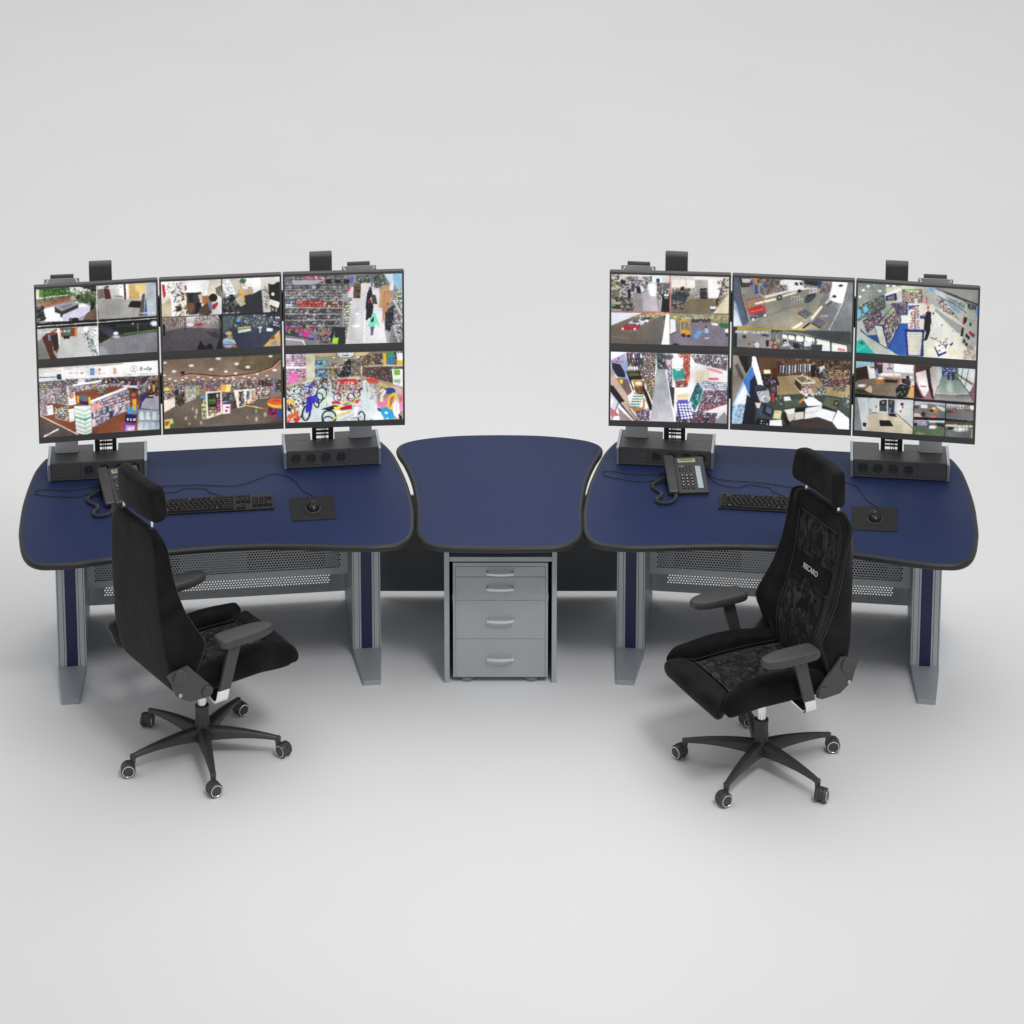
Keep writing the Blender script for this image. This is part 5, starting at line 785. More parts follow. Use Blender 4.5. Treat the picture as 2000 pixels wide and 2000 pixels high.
    p.Q((590, 700, 830, 690, 830, 850, 700, 860), 14, 6, [(90, 100, 130), (150, 160, 170), (60, 66, 90), (190, 90, 90), (40, 50, 120)]); p.L(N, 7, 580, 730, 600, 700, 830, 670, 832, 860); p.P((90, 96, 100), 730, 855, 832, 850, 832, 868, 735, 870); p.P((120, 170, 70), 530, 800, 590, 760, 560, 850, 535, 850)
    p.P((190, 195, 200), 925, 620, 975, 620, 975, 700, 925, 700); p.L(N, 6, 765, 640, 820, 630, 822, 700)
    p.P((226, 222, 220), 850, 900, 895, 735, 990, 735, 1010, 900, 1010, 1075, 940, 1075, 840, 1060); p.Q((890, 735, 940, 735, 930, 1065, 850, 1060), 3, 8, [(228, 120, 70), (240, 236, 230), (210, 90, 60), (190, 190, 190), (240, 225, 215)]); p.Q((950, 735, 995, 735, 1010, 1070, 945, 1070), 3, 10, [(236, 232, 226), (150, 140, 130), (200, 190, 180), (220, 130, 90)]); p.L((36, 46, 140), 11, 940, 735, 938, 1070); p.L(N, 13, 885, 730, 1000, 725)
    p.P((196, 194, 176), 815, 1110, 1055, 1115, 1030, 1450, 835, 1445); p.L(N, 30, 790, 1085, 1080, 1090); p.P(N, 790, 1080, 820, 1085, 850, 1440, 825, 1440); p.P(N, 1080, 1085, 1050, 1090, 1020, 1455, 1045, 1460); p.L(N, 14, 828, 1448, 1040, 1458)
    for k in range(9): p.L((150, 146, 128), 5, 825+k*2, 1140+k*35, 1046-k*2, 1146+k*35)
    # man in black
    p.P((26, 24, 24), 1090, 830, 1130, 800, 1170, 820, 1178, 950, 1165, 1080, 1120, 1220, 1075, 1245, 1070, 1225, 1100, 1120, 1070, 1060, 1075, 940); p.E((205, 150, 120), 1128, 770, 18, 26); p.E((110, 80, 60), 1130, 748, 18, 14); p.P((190, 60, 60), 1118, 795, 1132, 795, 1130, 830, 1122, 830); p.E((210, 160, 130), 1125, 705, 34, 22); p.P((206, 204, 200), 1010, 740, 1090, 745, 1095, 860, 1015, 870); p.P((210, 120, 110), 1060, 840, 1090, 850, 1080, 885, 1045, 870); p.E((40, 70, 150), 1203, 838, 14, 20); p.L((200, 30, 60), 14, 1105, 600, 1107, 690)
    # counter and right wall
    p.P((150, 152, 146), 1215, 790, 1260, 770, 1640, 1030, 1600, 1130, 1540, 1110); p.P((196, 196, 190), 1240, 740, 1340, 790, 1640, 1000, 1640, 1035, 1280, 800); p.P((190, 192, 188), 1220, 480, 1370, 560, 1380, 640, 1250, 590); p.P((60, 64, 70), 1240, 475, 1860, 700, 1858, 725, 1500, 600); p.L((30, 40, 130), 8, 1230, 478, 1540, 580, 1700, 690); p.L((34, 44, 140), 9, 1255, 580, 1500, 700, 1685, 830)
    p.Q((1410, 600, 1670, 700, 1650, 780, 1420, 650), 16, 4, [(120, 180, 150), (190, 200, 180), (90, 140, 130), (170, 200, 190)]); p.Q((1700, 690, 1860, 720, 1830, 800, 1705, 770), 12, 3, [(40, 40, 44), (150, 150, 150), (90, 90, 90)]); p.P((150, 158, 160), 1400, 660, 1620, 800, 1600, 850, 1400, 720); p.text('NETWORKS', 1432, 706, 44, (90, 160, 200), .62, 5)
    p.S((1260, 630, 1350, 640, 1600, 960, 1270, 750), 90, [(50, 46, 50), (150, 60, 60), (200, 200, 200), (110, 80, 70), (90, 100, 90), (230, 230, 230)], 20); p.P((230, 110, 90), 1640, 870, 1665, 850, 1650, 1000, 1620, 1010); p.P((16, 16, 20), 1655, 890, 1700, 900, 1690, 970, 1640, 1000); p.P((24, 24, 26), 1620, 1040, 1650, 1050, 1640, 1170, 1600, 1170); p.P((150, 200, 80), 1710, 870, 1740, 805, 1755, 830, 1735, 890)
    p.P((160, 166, 158), 1700, 900, 1860, 960, 1850, 1290, 1740, 1390, 1610, 1260); p.P((90, 150, 225), 1805, 830, 1842, 720, 1860, 725, 1860, 880); p.P((110, 160, 215), 1145, 455, 1212, 462, 1208, 520, 1148, 515)
    for x, y, c in ((1690, 1160, (30, 30, 34)), (1718, 1190, (24, 24, 28)), (1655, 1240, (30, 30, 34)), (1690, 1290, (24, 24, 28)), (1740, 1120, (190, 30, 60)), (1762, 1140, (170, 20, 50)), (1790, 1160, (80, 40, 110)), (1745, 1000, (60, 60, 66))): p.E(c, x, y, 17, 30)
    for x, y, r in ((1215, 1080, 52), (1300, 1070, 40), (1460, 1170, 44)): p.P((206, 206, 200), x-r, y-r*1.6, x+r, y-r*1.7, x+r*1.1, y+r*1.6, x, y+r*2, x-r, y+r*1.5); p.S((x-r, y-r*2, x+r, y-r*2, x+r, y-r, x-r, y-r), 10, [(230, 235, 240), (90, 140, 190), (200, 200, 205)], 18)
    p.L(N, 12, 1165, 1180, 1215, 1215, 1260, 1200); p.P((236, 236, 234), 1250, 1290, 1340, 1200, 1430, 1310, 1400, 1400, 1300, 1440); p.P(N, 1225, 1310, 1290, 1430, 1400, 1385, 1395, 1415, 1280, 1470, 1220, 1330); p.S((1260, 1180, 1420, 1200, 1400, 1380, 1290, 1390), 36, [(240, 240, 240), (60, 60, 64), (190, 190, 190), (30, 30, 34)], 24); p.P(N, 1445, 1290, 1495, 1250, 1490, 1290, 1455, 1310)
    p.S((1640, 1390, 1780, 1270, 1830, 1500, 1640, 1510), 60, [(225, 110, 90), (60, 56, 60), (170, 170, 172), (200, 80, 70)], 22, asp=.5); return p
def s10():
    p = Pic((97, 135), (1795, 182), (1775, 1185), (90, 1135), 10)
    p.Rc((236, 230, 234), 0, 0, 2000, 1400)
    p.P((150, 165, 205), 100, 240, 300, 160, 420, 560, 330, 640, 110, 420); p.P((250, 250, 252), 97, 135, 320, 150, 100, 260); p.P((34, 38, 60), 110, 300, 230, 320, 300, 440, 310, 520, 190, 500, 120, 380); p.P((120, 98, 92), 180, 520, 340, 540, 420, 760, 330, 800, 240, 640); p.P((210, 60, 50), 190, 545, 225, 540, 240, 600, 205, 590); p.P((230, 215, 60), 220, 545, 268, 545, 265, 610, 235, 600)
    p.E((210, 30, 40), 210, 240, 14); p.text('BELEKSTEC', 104, 272, 24, (205, 40, 50), 0, 5.2); p.P((190, 165, 150), 95, 360, 200, 560, 330, 760, 400, 960, 300, 960, 95, 620)
    p.P((32, 28, 44), 95, 620, 140, 640, 300, 860, 500, 1140, 440, 1140, 250, 930, 95, 720); p.P((200, 200, 212), 92, 720, 200, 860, 120, 1130, 90, 1130); p.P((248, 248, 250), 92, 800, 140, 850, 100, 950, 92, 945); p.P((200, 90, 90), 95, 950, 160, 1000, 230, 1070, 100, 1080); p.L((120, 122, 140), 24, 210, 880, 110, 1130); p.P((150, 130, 130), 200, 940, 400, 1140, 230, 1140); p.P((188, 164, 146), 240, 880, 300, 860, 480, 1130, 440, 1130)
    # left shelves
    p.Q((320, 150, 640, 155, 600, 560, 350, 430), 20, 10, [(235, 235, 235), (60, 60, 70), (200, 60, 60), (60, 80, 170), (130, 140, 70), (210, 200, 160), (40, 40, 44)]); p.Q((600, 155, 750, 160, 740, 620, 560, 640), 14, 18, [(240, 240, 242), (60, 60, 70), (210, 90, 60), (100, 130, 180), (70, 110, 70), (230, 190, 160)])
    for k in range(6): p.L((30, 26, 30), 14, 340+k*34, 170, 370+k*36, 330); p.E([(200, 60, 60), (60, 80, 190), (240, 240, 240)][k % 3], 355+k*36, 200, 12, 34)
    for k in range(4): p.P((232, 232, 226), 345+k*38, 355, 375+k*38, 355, 380+k*38, 400, 350+k*38, 400)
    p.P((26, 24, 26), 320, 420, 520, 430, 545, 540, 690, 900, 700, 1000, 660, 990, 560, 700, 500, 560, 380, 550, 460, 760, 430, 740); p.P((100, 100, 60), 350, 440, 500, 445, 520, 490, 365, 500); p.P((200, 150, 50), 410, 545, 540, 540, 570, 640, 440, 650); p.E((240, 235, 225), 500, 600, 50, 26); p.Q((430, 650, 560, 640, 600, 780, 470, 760), 8, 4, [(140, 50, 40), (190, 110, 50), (60, 40, 30), (200, 180, 160)])
    p.Q((600, 480, 740, 560, 700, 860, 620, 700), 9, 14, [(190, 70, 50), (60, 60, 60), (230, 230, 230), (150, 160, 60), (60, 120, 120), (210, 140, 70)]); p.P((26, 24, 26), 560, 690, 580, 690, 705, 1000, 680, 1000); p.P((230, 228, 236), 340, 780, 440, 690, 440, 760, 380, 880); p.P((200, 150, 80), 560, 780, 600, 840, 570, 960, 540, 1010, 400, 960, 560, 960)
    for r in range(5):
        for c in range(4): x = 440+c*34-r*12; y = 775+r*38; p.E((40, 96, 76), x, y+6, 20, 17); p.E((216, 230, 216), x, y-2, 16, 12)
    p.P((176, 126, 70), 385, 950, 560, 950, 590, 890, 585, 1000, 440, 1010); p.Q((450, 1010, 660, 960, 660, 1140, 500, 1140), 12, 5, [(90, 70, 110), (200, 190, 215), (60, 46, 80), (160, 90, 90), (225, 225, 235)])
    # aisle
    p.G((140, 146, 152), (186, 184, 190), (760, 390, 885, 400, 1015, 1165, 665, 1155)); p.P((90, 100, 110), 755, 160, 1000, 165, 990, 400, 770, 395); p.Q((780, 190, 900, 195, 885, 390, 790, 390), 5, 6, [(60, 110, 170), (90, 150, 70), (120, 50, 50), (40, 44, 50), (200, 205, 210)]); p.Rc(WH(240), 860, 165, 1000, 190); p.text('ALIMENTS', 868, 168, 18, (40, 20, 30), 0, 4)
    # right
    p.P((230, 130, 110), 1050, 165, 1250, 170, 1290, 380, 1220, 590, 1170, 560, 1150, 300); p.Q((1090, 170, 1250, 172, 1280, 400, 1170, 560), 9, 10, [(230, 120, 96), (240, 190, 180), (215, 80, 66), (190, 60, 50)]); p.P((252, 250, 250), 975, 235, 1145, 235, 1145, 385, 985, 385); p.P((225, 228, 250), 985, 330, 1145, 330, 1145, 350, 985, 350); p.P((240, 236, 240), 1250, 165, 1330, 180, 1300, 640, 1240, 620)
    p.P((50, 160, 150), 990, 390, 1130, 385, 1165, 440, 1160, 540, 1010, 560, 990, 450); p.L((30, 120, 116), 7, 1000, 495, 1165, 490); p.P((250, 255, 252), 1040, 395, 1110, 393, 1110, 412, 1045, 414); p.P((150, 90, 90), 1025, 560, 1190, 552, 1215, 600, 1210, 655, 1040, 660); p.Q((1040, 600, 1205, 610, 1205, 655, 1045, 655), 8, 1, [(190, 70, 70), (225, 200, 200), (90, 40, 40)])
    p.P((250, 248, 244), 1040, 670, 1220, 668, 1225, 730, 1045, 750); p.P((226, 204, 160), 1045, 750, 1230, 740, 1220, 830, 1045, 838); p.L((200, 130, 170), 7, 1060, 785, 1200, 780); p.P((230, 190, 190), 890, 250, 970, 260, 960, 560, 940, 560); p.Q((900, 330, 980, 330, 990, 700, 940, 640), 4, 12, [(120, 150, 200), (240, 240, 245), (190, 90, 110), (60, 70, 120)]); p.P((70, 56, 50), 940, 640, 1020, 660, 1010, 960, 985, 900)
    p.P((236, 222, 190), 1345, 410, 1540, 420, 1510, 580, 1300, 590); p.P((246, 235, 240), 1540, 360, 1720, 430, 1660, 560, 1510, 550); p.P((230, 110, 120), 1510, 515, 1660, 520, 1655, 552, 1508, 550)
    for k in range(4): p.L((120, 80, 80), 5, 1420-k*10, 432+k*35, 1460-k*10, 434+k*35)
    p.Q((1250, 180, 1790, 190, 1780, 420, 1320, 300), 26, 6, [(240, 238, 240), (60, 60, 80), (190, 60, 70), (220, 210, 220), (60, 160, 140), (120, 110, 130)], fillp=.7); p.P((236, 100, 100), 1480, 370, 1640, 400, 1720, 430, 1700, 470, 1500, 400, al=.6); p.Q((1340, 560, 1790, 590, 1785, 700, 1400, 690), 22, 4, [(245, 245, 252), (110, 120, 200), (225, 228, 245), (200, 190, 220)])
    p.P((40, 150, 118), 1345, 585, 1430, 700, 1390, 860, 1310, 1010, 1230, 860, 1300, 680); p.Q((1345, 590, 1420, 700, 1310, 1010, 1235, 860), 5, 7, [(40, 160, 120), (60, 130, 170), (210, 230, 225), (30, 110, 90), (60, 90, 170)]); p.L((225, 210, 235), 8, 1235, 860, 1305, 1020, 1440, 770)
    p.Q((1440, 700, 1785, 700, 1780, 900, 1330, 1050), 24, 9, [(120, 110, 120), (220, 215, 225), (200, 60, 70), (70, 60, 80), (90, 110, 180), (180, 170, 180), (60, 56, 60)]); p.Q((1040, 1000, 1640, 1030, 1600, 1180, 1040, 1160), 26, 4, [(110, 90, 130), (60, 50, 70), (190, 180, 200), (150, 70, 90)], fillp=.9); p.L((205, 40, 50), 13, 1400, 975, 1640, 930); p.P((150, 150, 160), 1600, 1140, 1740, 1010, 1780, 1080, 1776, 1182, 1600, 1178)
    p.P((50, 56, 130), 1050, 870, 1230, 870, 1290, 1090, 1110, 1140, 1060, 1000); p.P((90, 90, 190), 1060, 840, 1210, 835, 1220, 880, 1070, 885)
    for r in range(6):
        for c in range(4): p.E((236, 236, 250), 1085+c*45+r*9, 905+r*40-c*6*(r > 3), 19, 16)
    return p
def s11():
    p = Pic((75, 178), (1805, 255), (1775, 1280), (65, 1195), 11)
    p.Rc((60, 52, 44), 0, 0, 2000, 1400)
    p.P((140, 132, 120), 75, 178, 160, 190, 300, 470, 220, 600, 90, 920, 70, 920); p.P((20, 18, 18), 150, 190, 300, 200, 300, 400, 270, 460); p.P((90, 80, 76), 105, 340, 150, 300, 240, 510, 210, 560); p.P((96, 70, 50), 440, 210, 1800, 255, 1790, 500, 720, 500, 500, 420)
    p.S((700, 230, 1800, 260, 1790, 480, 720, 420), 220, [(26, 24, 24), (60, 52, 46), (110, 90, 66), (150, 146, 140), (80, 40, 34), (180, 150, 90)], 26); p.P((92, 66, 46), 440, 260, 700, 280, 640, 480, 500, 480)
    p.P((160, 138, 104), 720, 500, 1000, 470, 1400, 520, 1790, 620, 1780, 820, 1440, 770, 720, 770)
    for k in range(7): p.L((135, 116, 88), 3, 730, 540+k*36, 1060, 530+k*40)
    for k in range(5): p.L((135, 116, 88), 3, 760+k*60, 490, 750+k*70, 770)
    p.P((150, 190, 235), 80, 900, 230, 560, 350, 330, 420, 620, 350, 860, 220, 1190, 68, 1190); p.P((236, 244, 252), 110, 880, 260, 590, 300, 780, 260, 900, 100, 930); p.P((250, 252, 255), 360, 200, 410, 205, 495, 510, 540, 720, 450, 640, 350, 330); p.P((70, 120, 190), 225, 560, 360, 340, 400, 470, 340, 560, 360, 790, 300, 740); p.S((75, 900, 260, 900, 210, 1190, 70, 1190), 40, [(110, 130, 150), (150, 180, 200), (80, 90, 90), (190, 210, 220)], 30)
    p.P((30, 36, 60), 330, 560, 400, 470, 430, 600, 440, 860, 360, 900, 320, 760); p.P((34, 34, 52), 285, 760, 400, 880, 400, 1200, 215, 1195)
    # racks
    for x, y, w in ((860, 400, 120), (1100, 380, 90)):
        for k in range(12): xx = x-w+k*w/5.5; p.P([(28, 28, 34), (150, 150, 156), (60, 64, 76), (200, 200, 202)][k % 4], xx, y-70, xx+20, y-75, xx+16, y+70-abs(k-6)*6, xx-4, y+65-abs(k-6)*6)
    p.E((200, 90, 60), 815, 282, 22, 12); p.P((108, 26, 22), 640, 390, 700, 365, 745, 400, 720, 510, 670, 490); p.P((20, 20, 26), 690, 500, 720, 500, 755, 620, 735, 628, 700, 570); p.P((30, 32, 36), 1210, 330, 1280, 330, 1275, 500, 1225, 510); p.P((210, 210, 206), 1340, 350, 1420, 330, 1420, 430, 1350, 420); p.P((24, 24, 28), 1310, 400, 1350, 400, 1340, 500, 1310, 500)
    p.Q((1440, 380, 1790, 400, 1780, 520, 1420, 560), 22, 5, [(90, 90, 150), (230, 180, 60), (150, 150, 190), (200, 120, 50), (60, 50, 60), (235, 215, 120)]); p.Q((1360, 540, 1780, 520, 1740, 640, 1400, 650), 26, 5, [(100, 90, 140), (200, 120, 60), (60, 50, 66), (190, 180, 190), (150, 60, 50)], shelf=(80, 50, 50)); p.Q((1540, 610, 1740, 640, 1700, 720, 1530, 700), 12, 4, [(120, 130, 140), (190, 150, 80), (60, 90, 100)])
    p.S((1300, 380, 1450, 370, 1450, 620, 1340, 600), 50, [(60, 70, 90), (170, 180, 190), (40, 40, 44)], 22)
    # island
    p.P((206, 200, 176), 980, 510, 1090, 470, 1280, 560, 1275, 600, 1075, 605); p.Q((1000, 510, 1090, 490, 1250, 565, 1080, 585), 14, 5, [(150, 130, 100), (90, 70, 56), (190, 180, 160)]); p.P((70, 56, 40), 985, 540, 1075, 610, 1075, 720, 985, 640); p.Q((1080, 612, 1270, 610, 1240, 680, 1085, 715), 16, 4, [(180, 90, 60), (210, 170, 90), (230, 230, 225), (90, 90, 130)]); p.L((214, 206, 170), 9, 975, 625, 1070, 730); p.L((220, 222, 222), 6, 1090, 490, 1090, 450, 1160, 480, 1160, 570)
    # counter
    p.P((72, 82, 76), 600, 860, 750, 770, 1060, 750, 1440, 780, 1790, 820, 1770, 1110, 1560, 980, 1380, 920, 1180, 930, 880, 980, 760, 1050, 850, 1200, 400, 1200, 420, 980); p.P((88, 100, 88), 830, 850, 1030, 830, 1080, 920, 840, 960); p.P((92, 104, 86), 1440, 790, 1640, 830, 1580, 990, 1390, 910); p.S((1070, 690, 1280, 670, 1250, 780, 1080, 780), 26, [(240, 240, 244), (230, 190, 210), (190, 200, 210), (200, 50, 70)], 28)
    p.Q((1280, 650, 1450, 640, 1430, 760, 1290, 760), 12, 5, [(70, 90, 170), (230, 235, 240), (60, 140, 170), (200, 190, 70), (180, 60, 80)]); p.P((230, 230, 232), 820, 795, 905, 790, 930, 845, 830, 855); p.P((225, 150, 50), 1035, 870, 1120, 800, 1145, 805, 1060, 885); p.P((246, 247, 250), 1105, 835, 1250, 800, 1380, 890, 1370, 920, 1170, 930); p.P((238, 240, 244), 1160, 795, 1250, 800, 1240, 830, 1170, 835)
    p.S((700, 790, 800, 790, 800, 930, 700, 900), 22, [(40, 44, 40), (190, 190, 190), (170, 160, 60), (90, 90, 110)], 20); p.P((34, 34, 34), 1560, 845, 1625, 850, 1600, 940, 1545, 915); p.P((170, 110, 96), 1575, 865, 1610, 870, 1590, 920, 1562, 905); p.S((1680, 760, 1785, 770, 1780, 960, 1700, 930), 40, [(40, 40, 50), (190, 195, 200), (170, 190, 60), (90, 100, 140)], 18)
    p.P((228, 226, 222), 825, 990, 980, 960, 975, 1050, 880, 1060); p.P((190, 184, 170), 860, 1055, 975, 1040, 970, 1130, 900, 1160); p.P((30, 28, 28), 985, 980, 1120, 955, 1115, 1010, 985, 1025); p.P((200, 196, 184), 980, 1025, 1115, 1010, 1110, 1115, 975, 1140); p.P((226, 228, 232), 1140, 960, 1380, 920, 1330, 1090, 1120, 1118); p.L((150, 154, 160), 6, 1150, 1035, 1320, 1000); p.P((224, 230, 240), 1360, 960, 1580, 1020, 1520, 1160, 1325, 1090); p.P((230, 238, 250), 1610, 985, 1770, 1110, 1775, 1275, 1610, 1270, 1525, 1160)
    p.P((74, 62, 60), 900, 1165, 1110, 1125, 1330, 1100, 1525, 1170, 1610, 1275, 880, 1225); p.P((30, 30, 32), 820, 1050, 870, 1100, 905, 1200, 870, 1210)
    # register, machines, papers
    p.P((170, 176, 186), 395, 660, 480, 620, 560, 640, 600, 700, 630, 830, 590, 880, 480, 880); p.P((60, 62, 76), 390, 640, 470, 615, 570, 650, 580, 700, 420, 720); p.S((450, 720, 620, 720, 620, 860, 480, 870), 34, [(240, 242, 246), (190, 195, 205), (100, 80, 90)], 18); p.P((240, 236, 190), 525, 400, 620, 395, 630, 450, 535, 455); p.P((20, 18, 20), 490, 470, 620, 470, 620, 640, 560, 660, 500, 560); p.S((490, 480, 640, 490, 620, 640, 500, 600), 26, [(190, 190, 195), (60, 60, 66), (120, 110, 120)], 18)
    p.P((60, 40, 60), 610, 530, 710, 510, 715, 800, 650, 780); p.Q((615, 560, 700, 540, 705, 760, 640, 780), 5, 10, [(110, 80, 110), (190, 180, 200), (60, 40, 50)]); p.P((200, 50, 40), 635, 740, 665, 730, 690, 860, 655, 880); p.P((60, 90, 130), 465, 1000, 540, 900, 570, 900, 500, 1060, 470, 1080); p.P((40, 42, 50), 540, 900, 670, 970, 640, 1100, 500, 1030); p.P((100, 104, 124), 570, 930, 655, 975, 630, 1060, 555, 1010); p.P((214, 208, 160), 690, 995, 790, 1000, 775, 1120, 660, 1110); p.P((200, 170, 60), 700, 1020, 770, 1022, 765, 1035, 698, 1032); p.P((238, 240, 246), 620, 1140, 790, 1130, 800, 1225, 610, 1215); p.P((220, 222, 228), 400, 880, 490, 885, 470, 960, 430, 960)
    p.P((26, 28, 34), 430, 1110, 610, 1130, 610, 1215, 400, 1205); p.S((470, 1140, 600, 1150, 600, 1200, 470, 1200), 8, [(210, 214, 220)], 16); return p
def s12():
    p = Pic((88, 118), (1828, 230), (1800, 1250), (60, 1130), 12)
    p.Rc((20, 20, 26), 0, 0, 2000, 1400)
    p.P((176, 164, 160), 88, 118, 950, 170, 938, 660, 80, 590); p.P((140, 170, 190), 88, 120, 350, 135, 350, 175, 92, 220); p.P((64, 46, 36), 85, 225, 250, 195, 285, 395, 100, 450, 82, 400); p.P((50, 34, 28), 95, 240, 240, 205, 250, 350, 95, 400); p.P((216, 212, 208), 260, 195, 350, 215, 370, 370, 290, 395); p.P((60, 44, 50), 350, 140, 380, 140, 480, 150, 475, 300, 430, 310, 360, 250); p.P((120, 100, 104), 400, 150, 470, 150, 475, 180, 400, 170)
    p.P((176, 160, 166), 480, 150, 640, 155, 640, 300, 480, 290); p.P((250, 252, 254), 640, 155, 920, 170, 915, 300, 645, 275); p.L((190, 215, 225), 7, 645, 275, 915, 300, 920, 172); p.text('MINIMAL', 745, 152, 22, (120, 130, 140), .06, 7)
    for x, y in ((318, 218), (575, 232)): p.L((40, 36, 42), 5, x, 130, x, y-15); p.P((36, 40, 60), x-40, y, x-10, y-18, x+35, y-10, x+40, y+8, x, y+12); p.E((190, 210, 255), x, y+2, 12, 7)
    p.P((118, 106, 92), 100, 400, 380, 370, 720, 440, 760, 560, 660, 640, 80, 590); p.P((126, 114, 98), 330, 480, 700, 470, 660, 640, 330, 610); p.P((60, 130, 190), 370, 255, 405, 250, 412, 330, 385, 330); p.E((150, 100, 80), 395, 245, 14, 16); p.P((110, 90, 90), 385, 325, 412, 325, 410, 360, 388, 360)
    p.P((166, 110, 60), 385, 385, 490, 370, 490, 460, 390, 455); p.P((150, 100, 56), 490, 350, 735, 370, 735, 440, 700, 440, 690, 390, 500, 380); p.P((30, 26, 30), 500, 385, 700, 395, 690, 435, 510, 430); p.P((236, 236, 236), 410, 365, 480, 362, 470, 385, 405, 382)
    for x, w in ((470, 24), (535, 36), (604, 32), (672, 22), (715, 26)): p.P((214, 222, 240), x-w, 298, x+w, 300, x+w-3, 335, x-w+3, 333)
    p.P((34, 34, 40), 745, 375, 830, 380, 900, 420, 870, 480, 760, 440); p.P((60, 62, 70), 820, 360, 865, 350, 885, 450, 800, 440); p.E((40, 30, 30), 842, 350, 20, 18); p.P((210, 225, 245), 865, 335, 915, 342, 912, 375, 868, 368); p.P((22, 26, 26), 665, 530, 740, 450, 860, 480, 900, 530, 830, 640, 680, 650); p.S((680, 500, 880, 480, 860, 640, 690, 640), 30, [(16, 18, 20), (50, 60, 62), (130, 150, 160)], 24); p.P((205, 150, 92), 830, 640, 880, 500, 942, 480, 938, 660); p.S((885, 410, 940, 410, 940, 470, 890, 470), 22, [(225, 225, 170), (120, 150, 80), (240, 240, 220)], 16); p.E((160, 60, 50), 915, 488, 18, 14)
    p.P((190, 175, 150), 110, 465, 230, 450, 240, 500, 120, 500); p.E((235, 232, 226), 165, 480, 48, 20); p.P((200, 180, 146), 205, 545, 290, 475, 325, 500, 320, 580, 220, 590); p.P((60, 58, 40), 90, 520, 210, 540, 320, 600, 85, 580)
    # corridor
    p.P((150, 112, 116), 955, 175, 1828, 232, 1810, 725, 945, 665); p.P((90, 50, 50), 955, 175, 1200, 190, 1180, 240, 960, 290); p.P((40, 20, 26), 1100, 235, 1150, 225, 1190, 470, 1222, 670, 1195, 665, 1130, 450); p.P((222, 214, 216), 960, 290, 1105, 250, 1150, 540, 1090, 640, 1060, 620, 980, 420); p.P((34, 18, 22), 945, 400, 975, 470, 1040, 620, 1090, 655, 950, 650); p.P((186, 176, 178), 1200, 195, 1262, 200, 1270, 480, 1225, 640, 1180, 420, 1160, 230); p.P((140, 120, 120), 1018, 470, 1115, 478, 1112, 500, 1020, 490); p.L((220, 90, 80), 8, 1040, 496, 1100, 500); p.L((225, 130, 120), 5, 1075, 530, 1085, 590)
    p.P((190, 196, 192), 1262, 200, 1335, 205, 1335, 330, 1285, 480, 1270, 470); p.G((108, 126, 124), (150, 160, 152), (1335, 330, 1560, 350, 1735, 590, 1245, 585)); p.G((110, 108, 106), (160, 160, 158), (1245, 590, 1735, 600, 1790, 722, 1225, 690)); p.L((226, 232, 226), 7, 1250, 590, 1500, 602, 1735, 590); p.Glow((232, 242, 240), 1450, 500, 60, 110, al=.12)
    p.P((60, 70, 150), 1335, 200, 1560, 210, 1560, 340, 1335, 330); p.Q((1340, 210, 1550, 218, 1548, 330, 1340, 325), 7, 4, [(150, 160, 220), (220, 230, 245), (40, 46, 110), (70, 80, 160)]); p.P((30, 34, 60), 1415, 290, 1445, 290, 1445, 390, 1420, 390); p.P((30, 36, 60), 1480, 290, 1520, 290, 1515, 395, 1485, 395); p.S((1520, 250, 1580, 250, 1580, 400, 1530, 400), 30, [(60, 110, 60), (120, 160, 70), (40, 80, 50)], 18)
    p.P((196, 206, 204), 1575, 215, 1815, 235, 1805, 420, 1780, 500, 1735, 580, 1580, 370); p.P((120, 110, 86), 1580, 310, 1790, 440, 1780, 472, 1580, 340)
    for a in ((1640, 222, 1610, 420), (1725, 228, 1675, 490)): p.L((60, 62, 66), 8, *a)
    p.L((44, 46, 50), 11, 1575, 370, 1740, 585, 1800, 690); p.P((130, 90, 110), 1740, 580, 1812, 420, 1808, 660); p.E((150, 60, 70), 1785, 665, 12, 14)
    # lobby
    p.P((166, 172, 176), 75, 645, 925, 685, 918, 1190, 60, 1132); p.P((128, 134, 136), 75, 650, 110, 650, 190, 1135, 62, 1130); p.P((196, 200, 204), 110, 648, 260, 650, 275, 1000, 240, 1138, 180, 1130); p.P((184, 190, 194), 280, 655, 430, 660, 425, 870, 290, 860); p.P((178, 182, 184), 690, 680, 925, 695, 922, 1100, 680, 885); p.P((190, 178, 156), 280, 870, 550, 880, 680, 890, 925, 1110, 918, 1188, 245, 1140, 270, 900)
    p.P((214, 218, 220), 415, 670, 550, 672, 545, 878, 418, 865); p.P((42, 46, 46), 428, 680, 540, 682, 535, 855, 430, 850); p.P((70, 80, 84), 435, 760, 535, 765, 530, 850, 435, 845); p.E((200, 205, 220), 448, 682, 24, 10); p.P((140, 146, 148), 465, 708, 505, 710, 503, 738, 468, 736); p.P((54, 58, 60), 553, 680, 655, 690, 640, 880, 560, 872); p.E((120, 90, 80), 600, 722, 20, 24); p.P((50, 60, 80), 570, 745, 620, 745, 620, 800, 590, 810, 565, 790); p.P((110, 125, 150), 568, 800, 600, 800, 590, 880, 565, 875)
